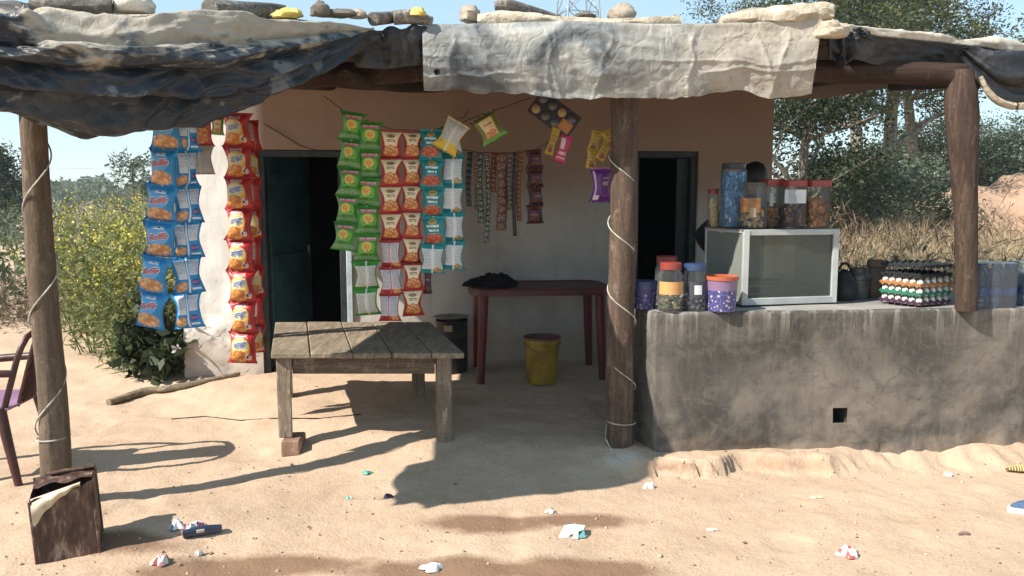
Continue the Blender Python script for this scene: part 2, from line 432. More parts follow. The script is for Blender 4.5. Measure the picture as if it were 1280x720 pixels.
# splashed mud near the floor and worn-through spots
low = t.ramp(t.math('ADD', z, t.math('MULTIPLY', n3, -.5)), [(-.1, 1.), (.22, 0.)])
c = t.mix(t.math('MULTIPLY', low, .6), c, (.38, .27, .19))
sp = t.ramp(t.noise(t.mapv(P, (5, 5, 2.5)), 4.0, 4, .7), [(.68, 0.), (.75, .45)])
c = t.mix(sp, c, (.33, .27, .22))
hgt = t.math('ADD', t.math('MULTIPLY', n3, .6), t.noise(P, 60, 4, .6))
M['plaster'] = t.bsdf(c, .93, 0, t.bump(hgt, .28, .008), .15)
M['teal'] = flat('teal_paint', (.028, .075, .095), .5, 0, .4, .3, 5, .1)
M['frame'] = flat('dark_frame_paint', (.030, .042, .045), .55, 0, .4, .3, 8, .1)
M['paleframe'] = flat('pale_blue_paint', (.46, .55, .58), .6, 0, .3, .2, 8, .1)

bld = thing('shop_building', 'mud-plastered shop with two dark doorways and a flaking lime-washed wall', 'building', (W1.x, W1.y, 0))
def wp(s, z, n=0.0): return W1 + wd * s + wnrm * n + V(0, 0, z)
# front face as a fine sheet with the two openings left out
ss = np.unique(np.r_[np.arange(0, S_END, .035), S_END, D1[0], D1[1], D2[0], D2[1]])
zz = np.unique(np.r_[np.arange(-.12, WT, .035), WT, D1T, D2T])
SG, ZG = np.meshgrid(ss, zz, indexing='ij')
lowl = np.exp(-((SG) / .9) ** 2) * np.exp(-np.maximum(0, ZG - .5) ** 2 / .12)
nd = .010 * fbm(SG * 1.5, ZG * 1.5, 0, 3, 60) + .003 * fbm(SG * 9, ZG * 9, 0, 3, 61)
# rain-washed diagonal gouges in the corner by the first door
dg = (SG * .62 + ZG * .8)
nd = nd + lowl * (.016 * ridge(dg * 16, (SG - ZG) * 2.0, 0, 3, 62) - .004)
nd = nd + .03 * np.exp(-(ZG + .05) / .12) * (ZG < .5) * (.6 + fbm(SG * 4, ZG * 4, 0, 2, 63))
for q in (D1[0], D1[1], D2[0], D2[1]): nd = nd * (1 - .8 * np.exp(-((SG - q) / .04) ** 2))
vv = np.array(tuple(W1))[None, None] + SG[..., None] * np.array(tuple(wd)) + nd[..., None] * np.array(tuple(wnrm)) + ZG[..., None] * np.array([0, 0, 1.])
vv[..., 2] -= W1.z
# the outer corner is rounded
fcs = grid_faces(len(ss), len(zz)); ci = (fcs // len(zz)).max(1) - 1; cj = (fcs % len(zz)).max(1) - 1
sm_ = (ss[ci] + ss[ci + 1]) / 2; zm_ = (zz[cj] + zz[cj + 1]) / 2
hole = ((sm_ > D1[0]) & (sm_ < D1[1]) & (zm_ < D1T)) | ((sm_ > D2[0]) & (sm_ < D2[1]) & (zm_ < D2T))
fcs = fcs[~hole]
base = np.array(tuple(WL[bld.name]))
me = np_mesh('wall', vv.reshape(-1, 3) - base, fcs, M['plaster'], smooth=True)
link('wall', me, bld)
b = MB()                                                    # the body of the wall behind its plaster face
def wbox(b, s0, s1, z0, z1, n0, n1, mi=0, bev=0.0):
    c = wp((s0 + s1) / 2, (z0 + z1) / 2, (n0 + n1) / 2)
    ang = math.atan2(wd.y, wd.x)
    b.box(c, (abs(s1 - s0), abs(n1 - n0), abs(z1 - z0)), Euler((0, 0, ang)), bev, mi)
for s0, s1 in ((0.004, D1[0]), (D1[1], D2[0]), (D2[1], S_END - .004)): wbox(b, s0, s1, -.2, WT, -WALL_TH, -.012)
wbox(b, D1[0], D1[1], D1T, WT, -WALL_TH, -.012); wbox(b, D2[0], D2[1], D2T, WT, -WALL_TH, -.012)
wbox(b, 0.004, .24, -.2, WT, -3.4, -WALL_TH); wbox(b, S_END - .24, S_END - .004, -.2, WT, -3.4, -WALL_TH)
wbox(b, .004, S_END - .004, -.2, WT, -3.64, -3.4)
b.build('wall_body', M['plaster'], bld)
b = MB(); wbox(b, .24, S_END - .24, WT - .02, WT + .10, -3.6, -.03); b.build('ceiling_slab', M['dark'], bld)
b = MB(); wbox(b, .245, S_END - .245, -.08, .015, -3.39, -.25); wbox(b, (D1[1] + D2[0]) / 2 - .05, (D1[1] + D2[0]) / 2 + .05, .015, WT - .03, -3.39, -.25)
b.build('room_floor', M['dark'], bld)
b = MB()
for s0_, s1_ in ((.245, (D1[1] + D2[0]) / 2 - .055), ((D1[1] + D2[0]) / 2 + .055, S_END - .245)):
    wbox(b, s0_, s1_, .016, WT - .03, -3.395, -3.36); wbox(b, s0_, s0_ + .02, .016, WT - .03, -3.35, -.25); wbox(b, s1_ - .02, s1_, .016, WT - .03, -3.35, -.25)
o = b.build('shade_lining', M['dark'], bld); o['kind'] = 'stuff'  # near-black sheets added so the shade in the doorways turns black
for (s0, s1), zt, m in ((D1, D1T, 'frame'), (D2, D2T, 'frame')):
    b = MB(); w = .055
    wbox(b, s0, s0 + w, -.02, zt - w, -.16, -.03, 0, .006); wbox(b, s1 - w, s1, -.02, zt - w, -.16, -.03, 0, .006); wbox(b, s0, s1, zt - w, zt - .001, -.16, -.028, 0, .006)
    b.build('door_frame', M[m], bld)
# pale strip on the jamb of the first door
b = MB(); wbox(b, D1[1] + .003, D1[1] + .05, .0, 1.05, .004, .016, 0, .004); b.build('jamb_strip', M['paleframe'], bld)
# first door: a teal leaf swung inwards
lf = MB(); h0 = wp(D1[0] + .06, 0, -.12); h1 = h0 + (wd * .30 - wnrm * .95) * .78
lf.bar(h0 + V(0, 0, .95), h1 + V(0, 0, .95), .035, 1.82, bev=.004); leaf = lf.build('door_leaf', M['teal'], bld)
lf = MB(); d = (h1 - h0).normalized(); nn = V(-d.y, d.x, 0)
if nn.y > 0: nn = -nn
for k in (.25, .95, 1.65): MB().bar(h0 + d * .06 + V(0, 0, k) + nn * .026, h1 - d * .06 + V(0, 0, k) + nn * .026, .018, .09, bev=.003).build("ledge", M["teal"], leaf)
lf = MB(); lf.box(h1 - d * .08 + V(0, 0, 1.0) + nn * .03, (.02, .02, .1), None, .004); lf.build('latch', M['steel'], leaf)
# second door: narrow inner post, left ajar
b = MB(); wbox(b, D2[1] - .16, D2[1] - .06, .0, D2T - .06, -.14, -.10, 0, .004); b.build('door_leaf', M['frame'], bld)
# timber plate under the roof and a thin pole in front of it
b = MB(); b.tube([wp(q, 2.47 + .012 * sin(q * 3), .06) for q in np.linspace(-.1, S_END + .1, 24)], .018, 7)
o = b.build('eave_pole', M['beam']); tag(o, 'thin eave pole lying along the top of the plaster wall', 'pole')
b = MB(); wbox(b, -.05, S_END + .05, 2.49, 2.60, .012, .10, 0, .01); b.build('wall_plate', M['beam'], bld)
# fine dry creeper wire and nails on the wall
for i, (pl, lab) in enumerate((([(330, 155), (352, 168), (375, 182), (395, 188), (430, 189)], 'thin dark wire sagging across the wall above the first doorway'),
                           ([(556, 146), (568, 150), (580, 147), (586, 137)], 'short red wire curled on the wall above the snack packets'))):
    b = MB(); b.tube([onwall(x, y, .02) for x, y in pl], .0035, 5); tag(b.build('wire', M['black'] if i == 0 else M['maroon']), lab, 'wire')

# ================================================================== COUNTER
CT = 0.832
t = NT('cement')
P = t.co('Object'); n1 = t.noise(P, 1.6, 6, .62, .6); n2 = t.noise(P, 6, 6, .65); st_ = t.noise(t.mapv(P, (9, 9, .55)), 2.2, 5, .6); ho = t.noise(t.mapv(P, (.8, .8, 7)), 2.0, 5, .65, .8)
c = t.ramp(n1, [(.36, (.058, .053, .048)), (.47, (.092, .083, .075)), (.54, (.125, .111, .097)), (.66, (.190, .165, .137))])
c = t.mix(t.ramp(n2, [(.47, 0.), (.66, .4)]), c, (.085, .077, .070))
c = t.mix(t.ramp(ho, [(.50, 0.), (.66, .45)]), c, (.062, .056, .051))
c = t.mix(t.ramp(st_, [(.55, 0.), (.72, .22)]), c, (.075, .066, .06))
z = t.sep(P)[2]
topz = t.ramp(t.math('ADD', z, t.math('MULTIPLY', st_, -.35)), [(.42, 0.), (.62, 1.)])
c = t.mix(t.math('MULTIPLY', topz, t.ramp(st_, [(.52, 0.), (.60, .6)])), c, (.36, .325, .285))
low = t.ramp(t.math('ADD', t.math('ADD', z, .5), t.math('MULTIPLY', n2, -.35)), [(.28, 1.), (.40, 0.)])
low2 = t.ramp(t.math('ADD', t.math('ADD', z, .5), t.math('MULTIPLY', n1, -.9)), [(.10, 1.), (.55, 0.)])
c = t.mix(t.math('MULTIPLY', t.math('MULTIPLY', low2, t.ramp(n1, [(.46, 0.), (.56, 1.)])), .6), c, t.ramp(n2, [(.4, (.14, .12, .10)), (.6, (.29, .245, .19))]))
sk_ = t.noise(t.mapv(P, (30, 30, 2.2)), 1.6, 5, .65)
c = t.mix(t.ramp(sk_, [(.52, 0.), (.70, .22)]), c, (.21, .185, .155))
c = t.mix(t.ramp(sk_, [(.30, .22), (.44, 0.)]), c, (.05, .045, .04))
cl_ = t.noise(P, 9., 7, .7, 1.5)
c = t.mix(t.ramp(cl_, [(.50, 0.), (.60, .45)]), c, (.165, .146, .124))
c = t.mix(t.ramp(cl_, [(.36, .4), (.45, 0.)]), c, (.055, .05, .046))
crk = t.voro(t.mapv(P, (1, 1, 1)), 1.7, 'DISTANCE_TO_EDGE')
c = t.mix(t.math('MULTIPLY', t.math('LESS_THAN', t.math('ADD', crk, t.math('MULTIPLY', n2, .012)), .0075), .3), c, (.03, .027, .024))
c = t.mix(t.math('MULTIPLY', low, .5), c, (.33, .245, .18))
M['cement'] = t.bsdf(c, .88, 0, t.bump(t.math('ADD', t.math('MULTIPLY', n2, .4), t.math('MULTIPLY', t.noise(P, 60, 4, .65), .35)), .5, .010), .22)
ctr = thing('shop_counter', 'long low cement counter with stained front and a small drain hole', 'counter', (CL.x, CL.y, 0))
CRX = 5.2; cdir = V(CR.x - CL.x, CR.y - CL.y, 0).normalized(); cin = V(-cdir.y, cdir.x, 0)
CDEP = .66; rad = .022
path = []
pl0 = V(CL.x + .012, CL.y, 0)
svec = (cin - cdir * .20)                                # the side wall runs back a little askew
for k in np.linspace(CDEP, rad, 16): path.append((pl0 + svec * k + cdir * .2 * rad, -cdir))
for a in np.linspace(0, pi / 2, 6)[1:-1]:
    cc = pl0 + cin * rad + cdir * rad; nrm_ = -cdir * cos(a) - cin * sin(a); path.append((cc + nrm_ * rad, nrm_))
L = CRX - pl0.x
for k in np.arange(rad, L, .03): path.append((pl0 + cdir * k, -cin))
zs = np.r_[np.arange(-.12, CT - .03, .03), CT - .02, CT - .006, CT]
hc = at(1047, 519, cfront(2.0)); hs = (hc - pl0).dot(cdir)
rows = []
for p, nr in path:
    s_ = (p - pl0).dot(cdir)
    rows.append([p - nr * (0 if zv < CT - .015 else (.006 if zv < CT - .003 else .018)) + V(0, 0, zv) for zv in zs])
G = np.array([[tuple(q) for q in r] for r in rows]); NR = np.array([tuple(nr) for p, nr in path])
dsp = .008 * fbm(G[..., 0] * 2, G[..., 1] * 2, G[..., 2] * 2, 3, 70) + .004 * fbm(G[..., 0] * 11, G[..., 1] * 11, G[..., 2] * 11, 3, 71)
dsp = dsp + .02 * np.exp(-np.maximum(0, G[..., 2]) / .03) * fbm(G[..., 0] * 9, G[..., 1] * 3, 0, 2, 72)
G = G + dsp[..., None] * NR[:, None, :]
fcs = grid_faces(len(path), len(zs))
cen = G.reshape(-1, 3)[fcs].mean(1); sc_ = (cen - np.array(tuple(pl0))) @ np.array(tuple(cdir))
inn = (np.abs(sc_ - hs) < .045) & (np.abs(cen[:, 2] - hc.z) < .042) & (cen[:, 1] < cfront(2.0) + .1)
fcs = fcs[~inn]
bs = np.array(tuple(WL[ctr.name]))
link('front_face', np_mesh('front_face', G.reshape(-1, 3) - bs, fcs, M['cement'], smooth=True), ctr)
b = MB(); q0 = pl0 + cdir * hs + V(0, 0, hc.z)
for dx, dz, sx, sz in ((-.075, 0, .03, .18), (.075, 0, .03, .18), (0, .075, .12, .03), (0, -.075, .12, .03)):
    b.box(q0 + cdir * dx + V(0, 0, dz) + cin * .13, (sx, .2, sz), Euler((0, 0, math.atan2(cdir.y, cdir.x))))
b.box(q0 + cin * .26, (.18, .04, .18), Euler((0, 0, math.atan2(cdir.y, cdir.x))))
b.build('drain_hole', flat('hole_cement', (.075, .062, .052), .95), ctr)
# top slab and back
top = np.array([[tuple(pl0 + cdir * (s_ + .018 - .20 * k * max(0, 1 - s_ / 2.)) + cin * (.018 + k) + V(0, 0, CT + .003 * float(vn(s_ * 5, k * 5, 0, 9)))) for k in np.linspace(0, CDEP - .02, 14)] for s_ in np.arange(0, L, .06)])
link('counter_top', np_mesh('counter_top', top.reshape(-1, 3) - bs, grid_faces(*top.shape[:2])[:, ::-1], surf('cement_top', [(.3, (.20, .195, .19)), (.7, (.36, .345, .32))], 3, 6, .7, .3, 30, .005), smooth=True), ctr)
b = MB(); b.bar(pl0 - cdir * .10 + cin * (CDEP - .02) + V(0, 0, .40), pl0 + cdir * L + cin * (CDEP - .02) + V(0, 0, .40), .03, .85)
b.build('back_face', M['cement'], ctr)
# ================================================================== ROOF
def normals(G):
    du = np.gradient(G, axis=0); dv = np.gradient(G, axis=1); n = np.cross(du, dv)
    return n / (np.linalg.norm(n, axis=-1, keepdims=True) + 1e-9)
def sheet(name, G, disp, mat, uv=None, toward=None, parent=None, base=None):
    N = normals(G)
    ref = np.array((0, -1, .25) if toward is None else toward)
    N = N * np.sign(N @ ref + 1e-6)[..., None] if toward != 'keep' else N
    G = G + N * disp[..., None]
    a, b = G.shape[:2]
    if uv is None:
        uv = np.stack(np.meshgrid(np.linspace(0, 1, a), np.linspace(0, 1, b), indexing='ij'), -1)
    bs = np.zeros(3) if base is None else np.array(tuple(base))
    me = np_mesh(name, G.reshape(-1, 3) - bs, grid_faces(a, b), mat, uv.reshape(-1, 2), True)
    return me
def cubic(xs, ys, x):
    xs = np.array(xs, float); ys = np.array(ys, float)
    m = np.gradient(ys, xs); i = np.clip(np.searchsorted(xs, x) - 1, 0, len(xs) - 2)
    h = xs[i + 1] - xs[i]; t_ = (x - xs[i]) / h
    return (2 * t_**3 - 3 * t_**2 + 1) * ys[i] + (t_**3 - 2 * t_**2 + t_) * h * m[i] + (-2 * t_**3 + 3 * t_**2) * ys[i + 1] + (t_**3 - t_**2) * h * m[i + 1]
def at_np(px, py, Y):
    a = (px - 640) / FOC; b = (360 - py) / FOC
    dy = CP + b * SP; k = Y / dy
    return np.stack([a * k, Y * np.ones_like(a), CAM_H + (-SP + b * CP) * k], -1)

# the line of the roof's front edge, walked from one end to the other
ST_PX = [-230, -110, 0, 60, 120, 180, 240, 320, 400, 440, 470]
ST_CR = [14, 15, 17, 21, 23, 23, 24, 25, 27, 30, 33]
ST_BT = [118, 124, 132, 156, 166, 162, 145, 121, 88, 64, 44]
ST_Y = [3.05, 3.15, 3.26, 3.32, 3.39, 3.47, 3.57, 3.74, 3.98, 4.13, 4.24]

roof = thing('veranda_roof', 'rough pole-and-board veranda roof reaching out over the yard and counter', 'roof', (0, 4.6, 2.3))
b = MB()
front = [at(p, c + 8, y + .14) for p, c, y in zip(ST_PX[1:], ST_CR[1:], ST_Y[1:])] + [at(530, 40, 4.52), at(800, 38, 4.56), at(1020, 40, 4.62), at(1150, 56, 4.95), at(1290, 70, 5.2), at(1440, 78, 5.45)]
front[0].x = min(front[0].x, -2.75)
def deckz(x, y, f):                                      # rises gently from the edge to the wall
    return f.z + (2.66 - f.z) * min(1, max(0, (y - f.y) / (7.0 - f.y))) + max(0, y - 7.0) * .05
rows = []
for f in front:
    r = []
    for k in np.linspace(0, 1, 12):
        y = f.y + (11.2 - f.y) * k
        r.append(V(f.x, y, deckz(f.x, y, f)))
    rows.append(r)
# outer corner rows: the free side edge drawn in towards the house corner
side = [(-2.66, 3.2), (-2.66, 3.9), (-2.68, 4.6), (-2.72, 5.2), (-2.78, 5.8), (-2.80, 6.4), (-2.76, 7.0), (-2.8, 7.7), (-2.8, 8.4), (-2.8, 9.3), (-2.8, 10.2), (-2.8, 11.2)]
rows.insert(0, [V(x, y, deckz(x, y, front[0])) for x, y in side])
rows = [r for i, r in enumerate(rows) if i == 0 or r[0].x > -2.6]
G = np.array([[tuple(q) for q in r] for r in rows])
vs = G.reshape(-1, 3); n_ = len(vs); A, B = G.shape[:2]
fc = grid_faces(A, B); fu = fc[:, ::-1] + n_
rim = list(range(0, A * B, B)); back = list(range(B - 1, A * B, B)); l0 = list(range(B)); l1 = list(range((A - 1) * B, A * B))
sd = []
for e in (rim, back, l0, l1):
    for i in range(len(e) - 1): sd.append((e[i], e[i + 1], e[i + 1] + n_, e[i] + n_))
b.add([tuple(v) for v in vs] + [(v[0], v[1], v[2] - .05) for v in vs], [tuple(f) for f in fc] + [tuple(f) for f in fu] + sd)
b.build('deck', wood('deck_boards', (.05, .03, .02), (.12, .07, .045), (.20, .13, .09), 'y'), roof)
base_r = WL[roof.name]
for i, (px, Yf) in enumerate(((150, 3.75), (300, 3.95), (430, 4.35), (560, 4.7), (690, 4.75), (830, 4.75), (960, 4.8), (1090, 4.95), (1260, 5.2))):
    p0 = at(px, 62 if i > 2 else 76, Yf); p1 = V(p0.x + .35, 7.5, 2.50)
    p0.z = min(p0.z, 2.30 if i > 2 else 2.12)
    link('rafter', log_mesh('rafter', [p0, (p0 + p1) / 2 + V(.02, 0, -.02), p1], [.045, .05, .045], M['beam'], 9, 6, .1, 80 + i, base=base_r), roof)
# front beams
LP0 = gnd(72, 634, YARD); LP1 = at(41, 138, LP0.y + .02)
MP0 = gnd(776, 560, -.01); MP1 = at(779, 96, MP0.y)
RP0 = gnd(1208, 386, CT); RP1 = at(1201, 92, RP0.y + .02)
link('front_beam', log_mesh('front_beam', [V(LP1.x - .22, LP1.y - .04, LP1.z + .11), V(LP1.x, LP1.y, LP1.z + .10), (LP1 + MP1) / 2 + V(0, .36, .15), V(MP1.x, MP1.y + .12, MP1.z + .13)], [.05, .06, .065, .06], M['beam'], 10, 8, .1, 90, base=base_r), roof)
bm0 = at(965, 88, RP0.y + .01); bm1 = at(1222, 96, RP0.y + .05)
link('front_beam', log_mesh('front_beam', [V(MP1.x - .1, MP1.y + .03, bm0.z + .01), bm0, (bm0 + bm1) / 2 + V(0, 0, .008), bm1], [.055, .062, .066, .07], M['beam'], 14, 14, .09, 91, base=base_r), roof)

# posts
def post(name, label, pts, radii, mat, seed, bump=.07, sub=16):
    p0 = Vector(pts[0]); me = log_mesh(name, pts, radii, mat, 20, sub, bump, seed, base=p0)
    o = link(name, me, None, p0); o.location = p0; return tag(o, label, 'post')
mid_ = (LP0 + LP1) / 2
post('log_post', 'straight peeled log post wound with white cable beside the rusty tin', [LP0 - V(0, 0, .08), LP0.lerp(LP1, .3) + V(.012, 0, 0), LP0.lerp(LP1, .6) + V(-.008, 0, 0), LP1 + V(0, 0, .1)], [.073, .070, .064, .058], M['post'], 3, .06)
post('log_post', 'reddish log post with cable spiral standing at the counter corner', [MP0 - V(0, 0, .08), MP0.lerp(MP1, .3) + V(-.01, 0, 0), MP0.lerp(MP1, .65) + V(.012, 0, 0), MP1 + V(0, 0, .12)], [.080, .083, .080, .076], M['redpost'], 8, .06)
rp = lambda x, y: at(x, y, RP0.y + .01)
post('trunk_post', 'knobbly forked trunk post standing on top of the cement counter', [RP0 - V(0, 0, .01), rp(1208, 330), rp(1207, 260), rp(1204, 200), rp(1202, 150), rp(1201, 118), rp(1202, 88)], [.062, .060, .064, .075, .090, .088, .068], M['trunkpost'], 12, .07, 8)
M['rope'] = M['cable']
def helix(p0, p1, r0, r1, z0, z1, turns, a0, hand, n=24):
    out = []
    for i in range(int(turns * n) + 1):
        f = i / (turns * n); z = z0 + (z1 - z0) * f; k = (z - p0.z) / (p1.z - p0.z)
        c = p0.lerp(p1, k); r = r0 + (r1 - r0) * k
        a = a0 + hand * 2 * pi * i / n; out.append(V(c.x + r * cos(a), c.y + r * sin(a), z))
    return out
# along the near log the cable climbs to the right, ending in a flat ring low down
zt = LP1.z + .02; zb = at(60, 552, LP0.y - .07).z
pts = helix(LP0, LP1, .079, .066, zb - .003, zb + .012, 1.0, pi, 1) + helix(LP0, LP1, .079, .066, zb + .014, zt, 3.0, pi, 1)[1:]
o = MB().tube(pts, .0042, 7).build('cable', M['cable'], wl=LP0); tag(o, 'white cable spiralling up the peeled log post by the tin', 'cable')
zt = at(765, 195, MP0.y).z; zb = at(778, 533, MP0.y - .08).z
pts = helix(MP0, MP1, .086, .081, zt, zb + .02, 4.0, pi, 1) + helix(MP0, MP1, .087, .084, zb + .015, zb - .005, 1.0, pi, 1)[1:]
pts += [V(MP0.x - .10, MP0.y - .05, zb - .07), V(MP0.x - .105, MP0.y - .10, .08), V(MP0.x - .07, MP0.y - .17, .012), V(MP0.x - .01, MP0.y - .20, -.02), V(MP0.x + .06, MP0.y - .20, -.02)]
o = MB().tube(pts, .0042, 7).build('cable', M['cable'], wl=MP0); tag(o, 'white cable wound down the reddish post, its loose end on the ground', 'cable')

# ------------------------------------------------------------------ tarpaulins
def tarpmat(name, top, body, sheen, low, split=.36, soft=.22, rough=.55, dirt=.5, nz_=.8, hollow_shade=0.0):
    t = NT(name); uv = t.co('UV'); P = t.co('Object'); v = t.sep(uv)[1]
    n1 = t.noise(P, 3.2, 6, .62, .4); n2 = t.noise(P, 14, 6, .65); n3 = t.noise(t.mapv(P, (2, 2, 6)), 5, 5, .6)
    c = t.ramp(n1, [(.40, body), (.57, tuple(q * 1.35 for q in body)), (.60, sheen)])  # grey sheen of the plastic painted in as colour patches
    c = t.mix(t.ramp(v, [(.80, 0.), (.97, 1.)]), c, low)
    e = t.math('ADD', v, t.math('MULTIPLY', t.math('SUBTRACT', n1, .5), nz_))
    e = t.math('ADD', e, t.math('MULTIPLY', t.math('SUBTRACT', n3, .5), .44 * nz_))
    m = t.ramp(e, [(split - soft / 2, 1.), (split + soft / 2, 0.)])
    e = t.math('ADD', e, t.math('MULTIPLY', t.ramp(t.sep(uv)[0], [(.0, 1.), (.24, 0.)]), hollow_shade))  # pale dust held back at one end to paint a dark, shaded hollow
    m = t.ramp(e, [(split - soft / 2, 1.), (split + soft / 2, 0.)])
    tc = t.ramp(n2, [(.3, tuple(q * .72 for q in top)), (.65, top)])
    c = t.mix(m, c, tc)
    c = t.mix(t.math('MULTIPLY', t.ramp(n2, [(.48, 0.), (.7, 1.)]), dirt * .45), c, tuple(q * .8 for q in top))
    # creases
    w = t.n('ShaderNodeVectorMath', operation='ADD'); t.set(w.inputs[0], P)
    nz = t.n('ShaderNodeTexNoise'); t.set(nz.inputs[0], P); nz.inputs['Scale'].default_value = 7; t.set(w.inputs[1], nz.outputs[1])
    cr = t.voro(w.outputs[0], 5, 'DISTANCE_TO_EDGE'); cr2 = t.voro(t.mapv(w.outputs[0], (1, 1, 2.2)), 12, 'DISTANCE_TO_EDGE')
    hh = t.math('ADD', t.math('MULTIPLY', t.math('MINIMUM', cr, .10), 1.3), t.math('ADD', t.math('MULTIPLY', t.math('MINIMUM', cr2, .08), .5), t.math('MULTIPLY', n2, .9)))
    rg_ = t.math('MULTIPLY_ADD', m, .88 - rough, rough)
    return t.bsdf(c, rg_, 0, t.bump(hh, .35, .02), .35)
M['tarp_black'] = tarpmat('dusty_black_tarp', (.37, .335, .28), (.016, .021, .029), (.12, .13, .14), (.075, .066, .060), .27, .12, .42, .20, 1.0, .32)
M['tarp_dark'] = tarpmat('black_tarp', (.10, .095, .09), (.016, .017, .020), (.055, .055, .058), (.03, .03, .03), -.3, .2, .42, .25)
def silver():
    t = NT('silver_tarp'); P = t.co('Object'); uv = t.co('UV'); s = t.sep(uv)
    n1 = t.noise(P, 2.6, 6, .62, .8); n2 = t.noise(P, 12, 6, .65, .5); n0 = t.noise(P, 1.0, 3, .5)
    c = t.ramp(n1, [(.38, (.070, .080, .088)), (.45, (.165, .175, .18)), (.53, (.275, .28, .272)), (.64, (.42, .41, .38))])
    warm = t.ramp(t.math('ADD', s[0], t.math('MULTIPLY', t.math('SUBTRACT', n0, .5), .9)), [(.62, 0.), (1.0, .85)])
    c = t.mix(warm, c, t.ramp(n2, [(.3, (.32, .28, .222)), (.7, (.48, .42, .34))]))
    c = t.mix(t.math('MULTIPLY', t.ramp(n2, [(.55, 0.), (.72, .7)]), t.ramp(s[1], [(.2, .3), (.9, 1.)])), c, (.15, .16, .165))
    w = t.n('ShaderNodeVectorMath', operation='ADD'); t.set(w.inputs[0], P)
    nz = t.n('ShaderNodeTexNoise'); t.set(nz.inputs[0], P); nz.inputs['Scale'].default_value = 5; t.set(w.inputs[1], nz.outputs[1])
    cr = t.voro(w.outputs[0], 4, 'DISTANCE_TO_EDGE'); cr2 = t.voro(w.outputs[0], 15, 'DISTANCE_TO_EDGE')
    hh = t.math('ADD', t.math('MULTIPLY', t.math('MINIMUM', cr, .14), 3.), t.math('ADD', t.math('MULTIPLY', t.math('MINIMUM', cr2, .08), 1.0), t.math('MULTIPLY', n2, .9)))
    return t.bsdf(c, .6, 0, t.bump(hh, .3, .02), .35)
M['tarp_silver'] = silver()
M['tarp_beige'] = surf('dusty_sheet', [(.3, (.30, .25, .19)), (.55, (.44, .375, .29)), (.7, (.56, .49, .39))], 5, 6, .8, .7, 14, .04)

# 1  the big black tarp swagged from the free end of the roof
nu, nv = 420, 230
U = np.linspace(-230, 470, nu); cr_ = cubic(ST_PX, ST_CR, U); bt = cubic(ST_PX, ST_BT, U); yc = cubic(ST_PX, ST_Y, U)
VV = np.linspace(-.45, 1.28, nv)
uu, v_ = np.meshgrid(U, VV, indexing='ij'); cr2, bt2, yc2 = cr_[:, None] + 0 * v_, bt[:, None] + 0 * v_, yc[:, None] + 0 * v_
hgt = (bt2 - cr2)
env = np.clip(hgt / 110, .06, 1.3)
vf = np.clip(v_, 0, 1)
PY = cr2 + hgt * vf
YY = yc2 - .17 * env * np.sin(pi * vf ** .75) + .05 * vf
G = at_np(uu, PY, YY)
G[..., 1] += np.where(v_ < 0, -v_ * 1.3, 0); G[..., 2] += np.where(v_ < 0, -v_ * .10, 0)
tk = np.clip(v_ - 1, 0, 1); G[..., 1] += tk * 1.5 * env; G[..., 2] += tk * .32 * env
fade = 1.0 - sst(.0, .28, tk) * .6
un = (uu - 0) / 470
w_ = v_ * 3.6 + .55 * fbm(un * 2.6, v_ * .7, 0, 2, 101) - .3 * un
tri = np.abs((w_ % 1.0) * 2 - 1)
fold = (tri - .5) * .085
w2 = v_ * 8.5 + .9 * fbm(un * 5.5, v_ * 1.2, 3, 3, 102); fold2 = (np.abs((w2 % 1.0) * 2 - 1) - .5) * .034
xx, zz_ = G[..., 0], G[..., 2]
crum = .022 * ridge(xx * 2.4 + v_ * 1.5, v_ * 2.6, 0, 2, 103) + .009 * ridge(xx * 6 + v_ * 4, v_ * 7 - xx * 2, 0, 2, 104) + .005 * fbm(xx * 6, v_ * 7, 0, 2, 105) + .0075 * ridge(un * 5 + v_ * 1.5, v_ * 15 - un * 3, 0, 2, 107) + .0045 * ridge(un * 12 - v_ * 4, v_ * 26 + un * 6, 0, 2, 108)
amp = (.45 + .55 * sst(0, .10, v_)) * np.clip(env, .15, 1) * fade
disp = (fold + fold2 * (.5 + .5 * fbm(un * 3, v_ * 2, 7, 2, 106)) + crum) * amp
disp = disp - .02 * np.exp(-((uu - 470) / 30) ** 2)
uvw = np.stack([un, np.clip(v_, 0, 1.2) / 1.2 + .0], -1)
me = sheet('tarp', G, disp, M['tarp_black'], uvw)
o = link('tarpaulin', me); tag(o, 'large dusty black tarpaulin sagging in a swag from the roof edge above the blue packets', 'tarpaulin')

# 2  plain black strip between the swag and the silver sheet
U = np.linspace(432, 545, 50); VV = np.linspace(-.4, 1, 34); uu, v_ = np.meshgrid(U, VV, indexing='ij'); vf = np.clip(v_, 0, 1)
PY = np.interp(uu, [432, 470, 545], [36, 35, 33]) + vf * np.interp(uu, [432, 445, 480, 545], [22, 48, 52, 46]); YY = 4.30 + .05 * vf + (uu - 432) * .0009
G = at_np(uu, PY, YY); G[..., 1] += np.where(v_ < 0, -v_ * 1., 0)
disp = .012 * np.sin((uu - 432) * .22 + 2 * fbm(uu * .02, v_, 0, 2, 111)) + .012 * ridge(uu * .03, v_ * 2, 0, 3, 112)
tag(link('tarpaulin', sheet('tarp', G, disp, M['tarp_dark'])), 'short plain black tarp strip tied between the swag and the silver sheet', 'tarpaulin')

